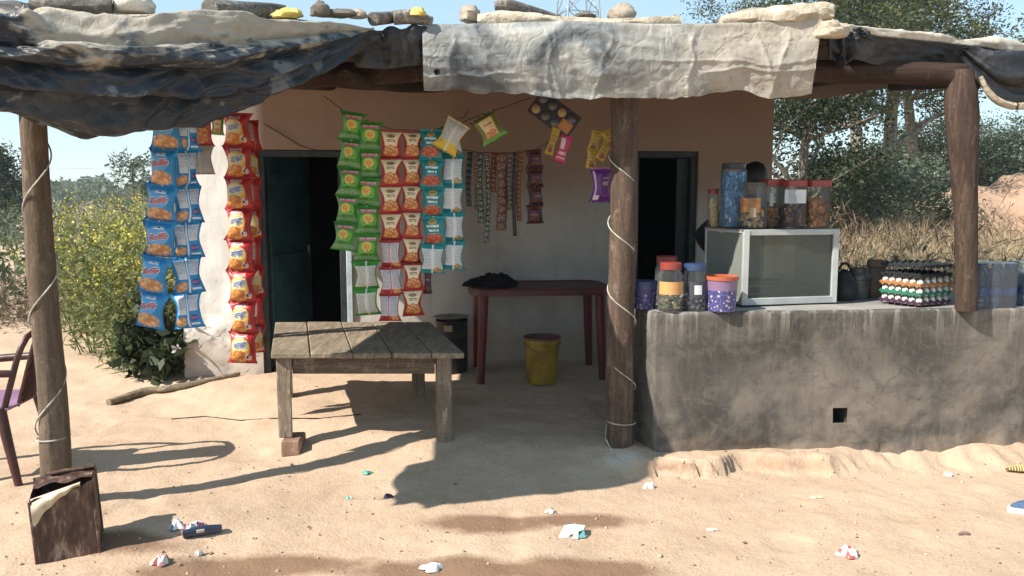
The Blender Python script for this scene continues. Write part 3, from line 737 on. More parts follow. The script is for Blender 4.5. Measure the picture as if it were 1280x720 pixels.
# 3  silver sheet
nu, nv = 260, 90
tp = cubic([524, 620, 700, 800, 900, 960, 1030], [34, 33, 30, 31, 31, 28, 24], np.linspace(528, 1028, nu))
btm = cubic([524, 560, 640, 700, 790, 870, 920, 960, 1030], [111, 113, 116, 120, 123, 122, 113, 119, 117], np.linspace(528, 1028, nu))
U = np.linspace(528, 1028, nu); VV = np.linspace(-.35, 1.0, nv); uu, v_ = np.meshgrid(U, VV, indexing='ij'); vf = np.clip(v_, 0, 1)
tpp, bb = tp[:, None] + 0 * v_, btm[:, None] + 0 * v_
bb = bb + 3.0 * fbm(uu * .03, 0, 0, 3, 120)
UX = uu - 15 * vf * sst(960, 1028, uu) + 2 * (vf) * sst(560, 528, uu)
YY = 4.40 + .05 * vf + .03 * np.sin(pi * vf) * -1 + .06 * (uu - 528) / 500
G = at_np(UX, tpp + (bb - tpp) * vf, YY); G[..., 1] += np.where(v_ < 0, -v_ * 1.4, 0); G[..., 2] += np.where(v_ < 0, -v_ * .10 + .01, 0)
xx, zz_ = G[..., 0], G[..., 2]
wx = xx + .10 * vn(xx * 3, vf * 2, 0, 126); disp = .010 * fbm(xx * 1.3, vf * .8, 0, 2, 121) + .0065 * ridge(wx * 2.6 + vf * .8, vf * 1.1 - xx * .8, 1, 1, 122) + .0045 * ridge(wx * 7 - vf * 2, vf * 3 + xx, 2, 2, 123) + .0018 * ridge(xx * 18, vf * 9, 2, 2, 124)
for q, sl, wd_, am in ((-.30, .05, .010, .010), (.16, -.10, .012, .012), (.22, .02, .008, .009), (.55, .12, .012, .008), (.98, .03, .010, .012), (1.30, -.14, .012, .010), (1.50, .10, .014, .012)):
    dl = np.abs(xx + sl * vf + .02 * vn(vf * 4, q * 9, 0, 7) - q); disp = disp + am * np.exp(-dl / wd_) * sst(0, .25, vf)
for q, sl, am in ((.72, .05, .010), (.45, -.07, .007)):
    dl = np.abs(vf + sl * xx + .04 * vn(xx * 3, q * 7, 0, 8) - q); disp = disp + am * np.exp(-dl / .022) * sst(-.4, -.2, np.cos(xx * 2.5 + q * 20))
disp = disp * (.35 + .65 * sst(-.02, .15, v_)) + .015 * np.exp(-((vf - 1) / .05) ** 2) * fbm(xx * 7, 0, 0, 2, 125)
tag(link('tarpaulin', sheet('tarp', G, disp, M['tarp_silver'])), 'wrinkled silver-grey tarpaulin hanging flat over the middle of the roof edge', 'tarpaulin')
# grommet hole ring
q = at(546, 90, 4.385); b = MB(); b.tube([q + V(.012 * cos(a), 0, .012 * sin(a)) for a in np.linspace(0, 2 * pi, 12)], .005, 6)
b.lathe(q + V(0, .004, 0), [(0.001, 0), (.010, .001)], 10, 0, 0, Euler((pi / 2, 0, 0)).to_matrix()); tag(b.build('grommet', M['black']), 'small black eyelet in the corner of the silver tarpaulin', 'eyelet')

# 4  the sheet over the counter side: pale top fold, black body behind
U = np.linspace(1036, 1460, 120); VV = np.linspace(-.6, 1, 44); uu, v_ = np.meshgrid(U, VV, indexing='ij'); vf = np.clip(v_, 0, 1)
tpp = np.interp(uu, [1036, 1060, 1150, 1290, 1460], [27, 31, 41, 57, 66]); hh = np.interp(uu, [1036, 1090, 1150, 1200, 1290, 1460], [34, 46, 42, 40, 40, 40])
YY = np.interp(uu, [1036, 1150, 1290, 1460], [4.5, 4.76, 5.0, 5.24]) + .10 * vf
G = at_np(uu, tpp + hh * vf, YY); G[..., 1] += np.where(v_ < 0, -v_ * 1.2, 0); G[..., 2] += np.where(v_ < 0, -v_ * .07 + .01, 0)
disp = .014 * fbm(uu * .02, v_ * 2, 0, 3, 131) + .010 * ridge(uu * .035, v_ * 3, 0, 3, 132)
M['tarp_edge'] = tarpmat('tarp_pale_edge', (.60, .54, .45), (.016, .017, .020), (.05, .05, .052), (.03, .03, .03), .20, .06, .5, .1, .12)
tag(link('tarpaulin', sheet('tarp', G, disp, M['tarp_edge'], np.stack([(uu - 1036) / 424, vf], -1))), 'black tarpaulin with a dusty pale rim stretched over the trunk post end', 'tarpaulin')
# 5, 6  bunched hanging ends
def bunch(px0, px1, y_top, bot, Y, pleats, seed, label, mat, amp=.045, swag=0.0):
    U = np.linspace(0, 1, 90); VV = np.linspace(0, 1, 60); u_, v_ = np.meshgrid(U, VV, indexing='ij')
    top = np.interp(u_, [0, 1], y_top); bo = np.interp(u_, np.linspace(0, 1, len(bot)), bot)
    px = px0 + (px1 - px0) * u_; PY = top + (bo - top) * v_
    ph = u_ * pleats * 2 * pi + 1.3 * fbm(u_ * 2, v_ * 1.5, 0, 2, seed)
    if swag: ph = v_ * swag * 2 * pi + 2.2 * (u_ - .5) ** 2 * 4 + fbm(u_ * 3, v_ * 3, 0, 2, seed)
    G = at_np(px, PY, Y + 0 * u_ + (.05 * v_ if not swag else -.10 * np.sin(pi * v_) * np.sin(pi * u_)))
    d_ = amp * np.sin(ph) * (.35 + .65 * v_) + .012 * ridge(u_ * 4, v_ * 4, 0, 3, seed + 1)
    me = sheet('tarp', G, d_, mat)
    return tag(link('tarp_end', me), label, 'tarpaulin')
bunch(1034, 1088, (32, 38), (62, 84, 80, 52, 44), 4.58, 3.5, 140, 'bunched black tarp end hanging over the log beam next to the silver sheet', M['tarp_dark'], .03)
bunch(1202, 1345, (60, 66), (68, 104, 128, 136, 134, 122, 100, 80), 4.76, 2, 150, 'black tarp end drooping in a pleated loop beside the trunk post', M['tarp_dark'], .035, swag=2.6)
# the pale hem of that loop
hem = [at(x, y, 4.69) for x, y in ((1226, 96), (1236, 116), (1250, 128), (1268, 133), (1284, 130), (1300, 118), (1314, 100))]
me = log_mesh('hem', hem, [.012, .018, .022, .022, .02, .018, .012], M['tarp_beige'], 9, 6, .25, 5); tag(link('tarp_hem', me), 'rolled pale hem along the bottom of the pleated black tarp loop', 'tarp hem')

# ------------------------------------------------------------------ things lying on the roof
M['stone'] = surf('fieldstone', [(.3, (.20, .165, .13)), (.7, (.46, .39, .31))], 7, 6, .9, .7, 22, .02)
M['darkstone'] = surf('dark_fieldstone', [(.3, (.06, .05, .045)), (.7, (.18, .15, .13))], 7, 6, .9, .7, 22, .02)
M['palestone'] = surf('pale_rock', [(.3, (.46, .42, .36)), (.7, (.72, .67, .59))], 5, 6, .9, .7, 16, .02)
M['yellow'] = flat('yellow_sheet', (.60, .47, .13), .6, 0, .3, .3, 9, .4)
def lump(name, label, cat, c, r, mat, seed, rough=.28, n=(22, 14), flatb=True, group=None):
    th = np.linspace(0, 2 * pi, n[0], endpoint=False); ph = np.linspace(0, pi, n[1])
    T, Ph = np.meshgrid(th, ph, indexing='ij'); x, y, z = np.sin(Ph) * np.cos(T), np.sin(Ph) * np.sin(T), np.cos(Ph)
    k = 1 + rough * fbm(x * 1.4 + seed, y * 1.4, z * 1.4, 3, seed) + rough * .35 * ridge(x * 3 + seed, y * 3, z * 3, 2, seed + 3)
    P_ = np.stack([x * k * r[0], y * k * r[1], z * k * r[2]], -1).transpose(1, 0, 2)
    if flatb: P_[..., 2] = np.maximum(P_[..., 2], -r[2] * .55)
    me = np_mesh(name, P_.reshape(-1, 3), grid_faces(n[1], n[0], True), mat, smooth=True); me.set_sharp_from_angle(angle=R(40))
    o = link(name, me, None, c); o.location = c
    return tag(o, label, cat, group)
def lying(px, py, Y): return at(px, py, Y)
lump('rock', 'white-faced rock weighing down the far end of the swagged tarp', 'rock', lying(163, 7, 3.6), (.085, .07, .06), M['palestone'], 201)
lump('stone', 'dark round stone between small lumps on the black tarp', 'stone', lying(400, 14, 4.15), (.052, .045, .042), M['darkstone'], 202)
lump('stone', 'low grey stone beside the round dark one on the black tarp', 'stone', lying(425, 18, 4.2), (.075, .04, .026), M['darkstone'], 203)
lump('stone', 'flat end stone of the little row on the black tarp', 'stone', lying(446, 19, 4.25), (.05, .04, .024), M['stone'], 204)
lump('cloth_scrap', 'crumpled yellow plastic scrap next to the roof log', 'scrap', lying(362, 19, 4.0), (.075, .05, .030), M['yellow'], 205, .5)
lump('rock', 'rough pale brown clod at the corner of the silver tarp', 'rock', lying(587, 21, 4.55), (.062, .05, .048), M['stone'], 206, .35)
lump('stone', 'small black stone between the curved branch and the round stone', 'stone', lying(731, 21, 4.6), (.055, .04, .030), M['darkstone'], 207)
lump('stone', 'round brown stone standing on edge on the silver tarp', 'stone', lying(777, 18, 4.6), (.078, .05, .055), M['stone'], 208, .16)
lump('stone', 'flat tan stone near the folded sheet end', 'stone', lying(945, 17, 4.6), (.11, .05, .028), M['stone'], 209)
def rlog(label, pts, rad, seed, mat='greylog', name='roof_log', cat='log'):
    me = log_mesh(name, pts, rad, M[mat], 14, 12, .12, seed, base=pts[0]); o = link(name, me, None, pts[0]); o.location = pts[0]; return tag(o, label, cat)
rlog('thick grey log with a sawn end lying on the black tarp', [lying(262, 12, 3.72), lying(310, 14, 3.95), lying(352, 15, 4.2)], [.052, .046, .038], 31)
rlog('curved grey branch with a broken stub resting above the silver tarp', [lying(618, 8, 4.55), lying(632, 6, 4.55), lying(655, 11, 4.6), lying(700, 24, 4.7)], [.022, .030, .028, .022], 32)
rlog('dark weathered log on the roof beside the white-faced rock', [lying(40, 10, 3.45), lying(95, 7, 3.5), lying(140, 8, 3.55)], [.045, .05, .045], 33)
rlog('charred stump end poking out of the wood bundle', [lying(466, 24, 4.28), lying(485, 22, 4.4), lying(500, 20, 4.55)], [.036, .034, .03], 34)
rlog('short split billet lying across the wood bundle', [lying(492, 22, 4.36), lying(515, 21, 4.38), lying(540, 27, 4.42)], [.034, .036, .024], 35)
lump('cloth_scrap', 'yellow-brown rag tucked on top of the split billet', 'rag', lying(522, 16, 4.36), (.035, .03, .028), M['yellow'], 210, .4)
def roll(label, pts, rad, seed, mat, sy=1.0, sub=14):
    me = log_mesh('folded_sheet', pts, rad, M[mat], 18, sub, .42, seed, freq=16, base=pts[0]); o = link('folded_sheet', me, None, pts[0]); o.location = pts[0]; return tag(o, label, 'sheet')
roll('folded pale sheet lying along the top of the silver tarp', [lying(598, 27, 4.52), lying(640, 24, 4.5), lying(700, 27, 4.5), lying(770, 29, 4.5), lying(850, 28, 4.52)], [.034, .042, .03, .022, .03], 41, 'tarp_beige')
roll('thick folded beige sheet humped over the end of the silver tarp', [lying(900, 27, 4.5), lying(950, 22, 4.5), lying(990, 19, 4.5), lying(1022, 15, 4.5), lying(1040, 17, 4.5)], [.03, .045, .06, .055, .04], 42, 'tarp_beige')
lump('folded_sheet', 'crumpled grey-beige sheet corner over the black bunched tarp end', 'sheet', at(1036, 40, 4.46), (.085, .05, .055), M['tarp_beige'], 215, .4)
roll('beige sheet bundle at the free end of the roof', [lying(-40, 22, 3.35), lying(30, 24, 3.4), lying(60, 16, 3.42), lying(120, 22, 3.45), lying(200, 22, 3.55), lying(245, 20, 3.7)], [.028, .016, .018, .012, .014, .012], 43, 'tarp_beige')
roll('dark sheet fold tucked under the beige bundle', [lying(-60, 8, 3.5), lying(10, 12, 3.5), lying(40, 16, 3.5), lying(75, 2, 3.55)], [.04, .03, .03, .03], 44, 'tarp_dark')
# ================================================================== SNACK PACKETS
PW, PH = 1.0, 1.0
def bulge(u, v):                                    # u,v in 0..1 across and down the packet
    return (np.clip(1 - np.abs(2 * u - 1) ** 2.4, 0, 1) * np.clip(1 - np.abs(2 * v - 1) ** 3.2, 0, 1)) ** .62
_pk = {}
def packet_mesh(key, w, h, d, mats, seed):
    """pillow pack: crimped flat ends, waisted sides, puffed front and back; mats = (front print, back print)"""
    k = (key, seed, round(w, 3), round(h, 3))
    if k in _pk: return _pk[k]
    n = 13; a = np.linspace(0, 1, n); u, v = np.meshgrid(a, np.linspace(0, 1, 17), indexing='ij')
    B = bulge(u, np.clip((v - .06) / .88, 0, 1))
    wr = .16 * ridge(u * 3.1 + seed, v * 2.6, 0, 2, seed) * B + .22 * np.sin(u * 30 + seed + 4 * vn(u * 3, v * 2, seed, 5)) * np.exp(-np.minimum(v, 1 - v) / .13)
    wst = 1 - (.25 + .03 * (seed % 3)) * np.sin(pi * v) ** .8 + .03 * np.sin(v * 9 + seed)
    X = (u - .5) * w * wst + .012 * w * np.sin(v * 7 + seed); Z = -v * h
    F_ = -d * (B + wr * .55); Bk = d * (.8 * B + wr * .3) + .0015
    vf = np.stack([X, F_, Z], -1).reshape(-1, 3); vb = np.stack([X, Bk, Z], -1).reshape(-1, 3)
    f = grid_faces(n, 17); m = len(vf)
    fs = np.r_[f, f[:, ::-1] + m]
    rim = [i * 17 for i in range(n)] + [(n - 1) * 17 + j for j in range(1, 17)] + [i * 17 + 16 for i in range(n - 2, -1, -1)] + [j for j in range(15, -1, -1)]
    sd = [(rim[i + 1], rim[i], rim[i] + m, rim[i + 1] + m) for i in range(len(rim) - 1)]
    fs = np.r_[fs, np.array(sd)]
    uv = np.stack([u, 1 - v], -1).reshape(-1, 2); uvb = np.stack([1 - u, 1 - v], -1).reshape(-1, 2)
    mi = np.r_[np.zeros(len(f)), np.ones(len(f)), np.zeros(len(sd))]
    me = np_mesh('packet', np.r_[vf, vb], fs, list(mats), np.r_[uv, uvb], True, mi)
    _pk[k] = me; return me

def printmat(name, base, layers, rough=.26, lines=None):
    """flat print on foil, laid out in the packet's own uv: rect/ell/food/trap/lines"""
    t = NT(name); uv = t.co('UV'); s = t.sep(uv); u, v = s[0], s[1]
    n = t.noise(t.co('Object'), 14, 3, .6)
    c = t.ramp(n, [(.3, tuple(q * .85 for q in base)), (.7, base)])
    def gt(a, b): return t.math('GREATER_THAN', a, b)
    def lt(a, b): return t.math('LESS_THAN', a, b)
    def mul(*a):
        r = a[0]
        for q in a[1:]: r = t.math('MULTIPLY', r, q)
        return r
    for L_ in layers:
        k = L_[0]; col = L_[-1]
        if k == 'rect':
            m = mul(gt(u, L_[1]), lt(u, L_[3]), gt(v, L_[2]), lt(v, L_[4]))
        elif k == 'trap':                          # wider at the top
            hw = t.math('MULTIPLY_ADD', t.math('SUBTRACT', v, L_[2]), L_[5], (L_[3] - L_[1]) / 2)
            m = mul(lt(t.math('ABSOLUTE', t.math('SUBTRACT', u, (L_[1] + L_[3]) / 2)), hw), gt(v, L_[2]), lt(v, L_[4]))
        elif k in ('ell', 'food'):
            a = t.math('POWER', t.math('DIVIDE', t.math('ABSOLUTE', t.math('SUBTRACT', u, L_[1])), L_[3]), 2.)
            b_ = t.math('POWER', t.math('DIVIDE', t.math('ABSOLUTE', t.math('SUBTRACT', v, L_[2])), L_[4]), 2.)
            d_ = t.math('ADD', a, b_)
            if k == 'food': d_ = t.math('ADD', d_, t.math('MULTIPLY', t.math('SUBTRACT', t.noise(uv, 9, 2, .5), .5), 1.1))
            m = lt(d_, 1.)
            if k == 'food':
                vo = t.voro(t.mapv(uv, (L_[5], L_[5] * 1.5, 1), (0, 0, .5)), 1.0)
                lo, hi = L_[6], L_[7]; col = t.ramp(vo, [(.1, hi), (.45, tuple((p + q) / 2 for p, q in zip(lo, hi))), (.7, lo)])
        elif k == 'lines':                         # rows of small print
            inside = mul(gt(u, L_[1]), lt(u, L_[3]), gt(v, L_[2]), lt(v, L_[4]))
            fr = t.math('FRACT', t.math('MULTIPLY', v, L_[5]))
            wd_ = t.noise(t.mapv(uv, (26, L_[5], 1)), 1.0, 1, .5)
            m = mul(inside, gt(fr, .45), gt(wd_, .46))
        c = t.mix(m, c, col)
    cr = t.noise(t.mapv(uv, (7, 5, 1)), 1.5, 4, .6, 1.5)
    crimp = t.math('SINE', t.math('MULTIPLY', v, 420.))
    cm = t.math('ADD', gt(v, .945), lt(v, .055))
    hh = t.math('ADD', t.math('MULTIPLY', cr, 1.0), t.math('MULTIPLY', t.math('MULTIPLY', crimp, cm), .15))
    return t.bsdf(c, rough, 0, t.bump(hh, .5, .010), .55)

BLUE = (.008, .24, .56); DB = (.006, .09, .30)
M['blueF'] = printmat('blue_crisp_front', BLUE, [('rect', 0, .93, 1, 1, (.02, .22, .55)), ('rect', 0, 0, 1, .05, (.02, .22, .55)), ('ell', .45, .62, .40, .26, (.10, .36, .72)), ('rect', .34, .80, .70, .87, (.72, .78, .84)), ('lines', .35, .805, .69, .865, 15, DB),
    ('ell', .10, .30, .09, .05, (.75, .8, .85)), ('food', .48, .22, .44, .19, 6, (.42, .20, .09), (.80, .50, .27)), ('rect', 0, .0, .06, 1, DB)])
M['blueB'] = printmat('blue_crisp_back', BLUE, [('rect', .12, .40, .46, .92, (.60, .66, .72)), ('rect', .58, .50, .92, .92, (.58, .64, .70)), ('lines', .14, .55, .44, .88, 26, (.25, .3, .42)), ('lines', .60, .56, .90, .88, 26, (.25, .3, .42)),
    ('rect', .49, 0, .55, 1, (.60, .70, .82)), ('ell', .75, .30, .16, .10, DB), ('lines', .62, .24, .88, .36, 9, (.55, .10, .16)), ('rect', .60, .10, .90, .15, (.65, .72, .8)), ('food', .25, .2, .2, .14, 6, (.42, .20, .09), (.75, .48, .27))])
RED = (.46, .020, .018)
M['redF'] = printmat('red_snack_front', RED, [('ell', .42, .42, .40, .40, (.62, .30, .05)), ('ell', .42, .56, .38, .24, (.68, .48, .12)), ('ell', .42, .57, .33, .18, (.60, .50, .26)), ('rect', .24, .80, .66, .90, (.62, .50, .50)), ('lines', .26, .81, .64, .89, 12, (.06, .02, .04)), ('food', .36, .22, .34, .18, 7, (.42, .13, .03), (.74, .36, .08)), ('ell', .76, .21, .12, .11, (.60, .46, .40)), ('ell', .72, .20, .045, .05, (.05, .02, .04)), ('ell', .80, .27, .05, .04, (.35, .06, .12)), ('rect', 0, .94, 1, 1, (.40, .02, .03))])
M['redB'] = printmat('red_snack_back', RED, [('rect', .12, .3, .46, .9, (.60, .52, .48)), ('lines', .14, .34, .44, .86, 24, (.2, .05, .05)), ('rect', .49, 0, .55, 1, (.5, .1, .08))])
GRN = (.035, .25, .018)
M['greenF'] = printmat('green_snack_front', GRN, [('rect', .0, .76, 1, .90, (.10, .22, .06)), ('rect', .18, .77, .86, .88, (.62, .17, .22)), ('lines', .20, .78, .84, .87, 9, (.74, .70, .68)), ('ell', .50, .50, .42, .24, (.12, .38, .03)), ('ell', .48, .56, .24, .17, (.62, .52, .16)), ('food', .48, .56, .20, .12, 9, (.50, .22, .03), (.78, .46, .06)), ('lines', .22, .24, .80, .44, 6, (.03, .10, .01)), ('rect', 0, .06, 1, .20, (.20, .33, .20)), ('lines', .02, .06, .98, .2, 22, (.04, .16, .03))])
M['greenB'] = printmat('green_snack_back', GRN, [('rect', .06, .10, .94, .84, (.56, .55, .50)), ('lines', .12, .14, .44, .80, 24, (.22, .24, .22)), ('lines', .62, .14, .90, .80, 24, (.22, .24, .22)), ('rect', .50, 0, .57, 1, (.62, .64, .60))])
M['creamF'] = printmat('cream_red_snack_front', (.36, .018, .022), [('trap', .20, .44, .80, .94, .34, (.70, .55, .30)), ('trap', .24, .46, .76, .92, .32, (.76, .64, .42)), ('ell', .5, .80, .21, .06, (.20, .10, .06)), ('lines', .30, .77, .70, .83, 14, (.55, .42, .22)), ('lines', .26, .60, .74, .69, 14, (.10, .05, .02)), ('rect', .30, .66, .70, .69, (.12, .05, .03)), ('food', .5, .28, .38, .22, 10, (.40, .12, .03), (.76, .42, .16)), ('rect', 0, 0, 1, .10, (.34, .015, .02))])
M['creamB'] = printmat('cream_red_snack_back', (.36, .018, .022), [('rect', .04, .20, .96, .90, (.52, .52, .56)), ('lines', .08, .24, .42, .86, 22, (.25, .22, .26)), ('lines', .58, .24, .92, .86, 22, (.25, .22, .26)), ('rect', .46, 0, .52, 1, (.55, .10, .10)), ('food', .74, .12, .20, .09, 9, (.42, .16, .05), (.7, .4, .15))])
TEAL = (.008, .22, .25)
M['tealF'] = printmat('teal_snack_front', TEAL, [('ell', .5, .82, .20, .10, (.45, .32, .10)), ('lines', .34, .79, .66, .85, 14, (.08, .12, .04)), ('lines', .18, .58, .84, .72, 7, (.72, .78, .78)), ('lines', .24, .42, .76, .56, 7, (.72, .78, .78)), ('food', .48, .24, .42, .17, 11, (.30, .04, .02), (.60, .16, .09)), ('rect', 0, .93, 1, 1, (.02, .33, .36)), ('rect', .0, 0, .06, .94, (.01, .12, .14))])
M['tealB'] = printmat('teal_snack_back', TEAL, [('rect', .05, .16, .95, .86, (.56, .59, .60)), ('lines', .10, .20, .40, .82, 20, (.28, .32, .36)), ('lines', .60, .20, .92, .82, 20, (.28, .32, .36)), ('rect', .47, 0, .55, 1, (.64, .68, .68)), ('food', .74, .13, .18, .09, 10, (.25, .14, .05), (.5, .38, .15))])
M['yellowF'] = printmat('yellow_snack_front', (.62, .44, .03), [('food', .5, .3, .34, .2, 8, (.5, .2, .05), (.75, .5, .1)), ('lines', .2, .6, .8, .8, 7, (.4, .05, .02))])
M['yellowB'] = printmat('yellow_snack_back', (.62, .42, .03), [('rect', .04, .30, .96, .97, (.55, .54, .50)), ('lines', .08, .34, .42, .93, 22, (.3, .3, .3)), ('lines', .6, .34, .94, .93, 22, (.3, .3, .3)), ('rect', .47, 0, .54, 1, (.62, .6, .5))])
M['olive'] = printmat('green_trim_snack_front', (.16, .17, .03), [('trap', .25, .16, .75, .80, .10, (.66, .50, .24)), ('lines', .3, .5, .72, .68, 8, (.25, .12, .04)), ('food', .5, .26, .26, .12, 9, (.4, .15, .04), (.7, .3, .12)), ('rect', 0, 0, 1, .12, (.08, .28, .03)), ('rect', 0, .84, 1, 1, (.10, .10, .03))])
M['orangeF'] = printmat('orange_snack_front', (.42, .05, .02), [('food', .5, .4, .4, .3, 7, (.4, .12, .03), (.7, .34, .10)), ('ell', .5, .72, .2, .1, (.6, .25, .1))])
M['foil'] = printmat('grey_foil_back', (.34, .32, .29), [('rect', .47, 0, .53, 1, (.42, .40, .37)), ('lines', .1, .2, .4, .8, 16, (.22, .2, .18))], .3)
M['purpleF'] = printmat('dark_purple_sachet', (.055, .012, .025), [('ell', .5, .5, .36, .22, (.12, .02, .06)), ('lines', .25, .44, .78, .58, 6, (.42, .36, .30)), ('rect', 0, .80, 1, .94, (.22, .08, .04)), ('food', .5, .2, .3, .1, 8, (.1, .03, .02), (.3, .12, .06))])
M['goldF'] = printmat('gold_sachet', (.46, .30, .03), [('lines', .15, .3, .85, .75, 5, (.18, .08, .02)), ('ell', .5, .2, .3, .1, (.2, .04, .03))])
M['pinkF'] = printmat('pink_sachet', (.52, .03, .14), [('rect', .1, .5, .5, .9, (.66, .58, .55)), ('lines', .1, .15, .9, .45, 5, (.66, .6, .55))])
M['violetF'] = printmat('violet_pack', (.12, .018, .20), [('ell', .62, .55, .34, .36, (.20, .05, .30)), ('ell', .62, .55, .31, .33, (.09, .012, .15)), ('rect', .08, .1, .14, .9, (.5, .45, .55)), ('rect', .12, .08, .34, .22, (.62, .58, .6)), ('lines', .48, .50, .80, .72, 5, (.55, .35, .2)), ('rect', 0, .94, 1, 1, (.4, .12, .2))])
M['ink_red'] = flat('red_ink', (.50, .03, .06), .4, var=.05); M['ink_blue'] = flat('blue_ink', (.02, .10, .36), .4, var=.05); M['ink_white'] = flat('white_ink', (.72, .75, .78), .4, var=.05)

_txt = {}
def text_mesh(s, shear=0.0, bold=0.0):
    k = (s, shear, bold)
    if k in _txt: return _txt[k]
    c = bpy.data.curves.new('lettering', 'FONT'); c.body = s; c.size = 1.0; c.shear = shear; c.offset = bold; c.resolution_u = 3
    o = bpy.data.objects.new('lettering', c); COL.objects.link(o)
    dg = bpy.context.evaluated_depsgraph_get(); dg.update(); ev = o.evaluated_get(dg); m = ev.to_mesh()
    v = np.array([tuple(p.co) for p in m.vertices]); f = [tuple(p.vertices) for p in m.polygons]
    ev.to_mesh_clear(); bpy.data.objects.remove(o); bpy.data.curves.remove(c)
    _txt[k] = (v, f); return v, f
_lt = {}
def packet_text(key, s, mats, w, h, d, seed, u0, u1, vc, vh, shear=.3, bold=.012, lift=.0022):
    k = (key, seed, u0, round(w, 3), round(h, 3))
    if k in _lt: return _lt[k]
    v, f = text_mesh(s, shear, bold)
    lo, hi = v.min(0), v.max(0); q = (v - lo) / (hi - lo + 1e-9)
    u = u0 + (u1 - u0) * q[:, 0]; vv_ = vc + vh / 2 - vh * q[:, 1] - .04 * (q[:, 0] - .5) * 2
    B = bulge(u, np.clip((vv_ - .06) / .88, 0, 1)); wr = .16 * ridge(u * 3.1 + seed, vv_ * 2.6, 0, 2, seed) * B
    wst = 1 - (.25 + .03 * (seed % 3)) * np.sin(pi * vv_) ** .8 + .03 * np.sin(vv_ * 9 + seed)
    X = (u - .5) * w * wst + .012 * w * np.sin(vv_ * 7 + seed)
    co = np.stack([X, -d * (B + wr * .55) - lift, -vv_ * h], -1)
    me = bpy.data.meshes.new('lettering'); me.from_pydata(co.tolist(), [], f); me.materials.append(mats); me.update()
    _lt[k] = me; return me

def strip(label, group, top, bot, n, Y, w, mats, backs=(), yaw=0.0, d0=.02, text=None, key=None, jit=.20, Yb=None, name='packet_strip', cat='snack packets', tilt=0.0):
    a = at(*top, Y); z = at(*bot, Yb or Y); h = (a - z).length / n
    t_ = thing(name, label, cat, a, group); key = key or mats
    dirn = (z - a).normalized()
    for i in range(n):
        sd = random.randrange(6)
        d = d0 * 1.55; me = packet_mesh(key, w, h * 1.03, d, (M[mats[0]], M[mats[1]]), sd)
        o = bpy.data.objects.new('packet', me); COL.objects.link(o); o.parent = t_
        p = dirn * (h * i)
        yw = (yaw if not isinstance(yaw, tuple) else yaw[0] + (yaw[1] - yaw[0]) * i / max(1, n - 1)) + random.uniform(-jit, jit) + (pi if i in backs else 0)
        lean = math.atan2(-dirn.x, -dirn.z)
        o.location = p + V(random.uniform(-.004, .004), random.uniform(-.006, .006), 0)
        o.rotation_euler = (random.uniform(-.16, .16), -(-lean) + tilt + random.uniform(-.05, .05), yw)
        if text and i not in backs:
            for q in text:
                tm = packet_text((key, q[0], q[2]), q[0], M[q[1]], w, h * 1.03, d, sd, *q[2:])
                l_ = bpy.data.objects.new('lettering', tm); COL.objects.link(l_); l_.parent = o
    return t_
G1 = 'packet strips hung along the sagging string'
RAF = [('Raffle', 'ink_white', .135, .85, .385, .205, .35, .045, .0016), ('Raffle', 'ink_red', .15, .84, .39, .17, .35, .012, .0032)]
NAT = [('\u0928\u091f\u0916\u091f', 'ink_white', .13, .72, .43, .20, .15, .04, .0016), ('\u0928\u091f\u0916\u091f', 'ink_blue', .15, .70, .43, .16, .15, .004, .0032)]
strip('long strip of blue crisp packets hanging face-out below the swagged tarp', None, (209, 140), (191, 408), 6, 4.25, .187, ('blueF', 'blueB'), (), -.06, .026, RAF)
strip('second strip of blue crisp packets turned to show pale backs', None, (231, 142), (232, 409), 6, 4.38, .175, ('blueF', 'blueB'), (0, 1, 2, 3, 4, 5), (1.0, .15), .024)
strip('long strip of red snack packets hanging beside the first doorway', None, (296, 141), (306, 452), 8, 5.3, .205, ('redF', 'redB'), (), .05, .030, NAT)
strip('narrow strip of red packets behind the long red one', None, (312, 150), (322, 440), 8, 5.42, .13, ('redF', 'redB'), (0, 2, 4, 6), .7, .025)
strip('short strip of an orange packet above two grey foil packets', None, (249, 147), (252, 217), 2, 4.7, .165, ('orangeF', 'foil'), (1,), .12, .018)
strip('lone small yellow-green sachet by the top of the red strip', None, (271, 145), (271, 168), 1, 5.0, .09, ('olive', 'foil'), (), 0, .010)
YS = 5.0
strip('short bright green packet strip nearest the first doorway', G1, (443, 140), (430, 312), 5, YS, .172, ('greenF', 'greenB'), (), -.08, .026)
strip('long bright green packet strip with two backs at its end', G1, (463, 152), (455, 394), 7, YS, .172, ('greenF', 'greenB'), (5, 6), .08, .024)
strip('cream and red packet strip ending in three pale backs', G1, (489, 163), (487, 400), 7, YS, .150, ('creamF', 'creamB'), (4, 5, 6), .0, .020)
strip('cream and red packet strip with every face showing', G1, (515, 164), (516, 394), 7, YS + .02, .142, ('creamF', 'creamB'), (), .05, .020)
strip('teal packet strip with red bean pictures, last packet reversed', G1, (540, 162), (542, 341), 5, YS, .165, ('tealF', 'tealB'), (4,), -.05, .020)
strip('teal packet strip showing only white printed backs', G1, (565, 158), (569, 336), 5, YS + .03, .150, ('tealF', 'tealB'), (0, 1, 2, 3, 4), .1, .020)
strip('short dark strip dangling behind the cream packets', G1, (534, 330), (534, 366), 1, YS + .15, .06, ('purpleF', 'foil'), (), 0, .008)
strip('yellow packet showing its white back on the sagging string', None, (574, 152), (590, 190), 1, YS - .02, .17, ('yellowF', 'yellowB'), (0,), 0, .018, tilt=-.1)
strip('single cream packet with green ends at the tail of the string', None, (603, 144), (618, 176), 1, YS - .02, .185, ('olive', 'foil'), (), 0, .018, tilt=-.12)
strip('strip of four dark purple sachets beside the narrow sachet ribbons', None, (667, 187), (669, 279), 4, 6.1, .145, ('purpleF', 'foil'), (), .1, .022, jit=.6)
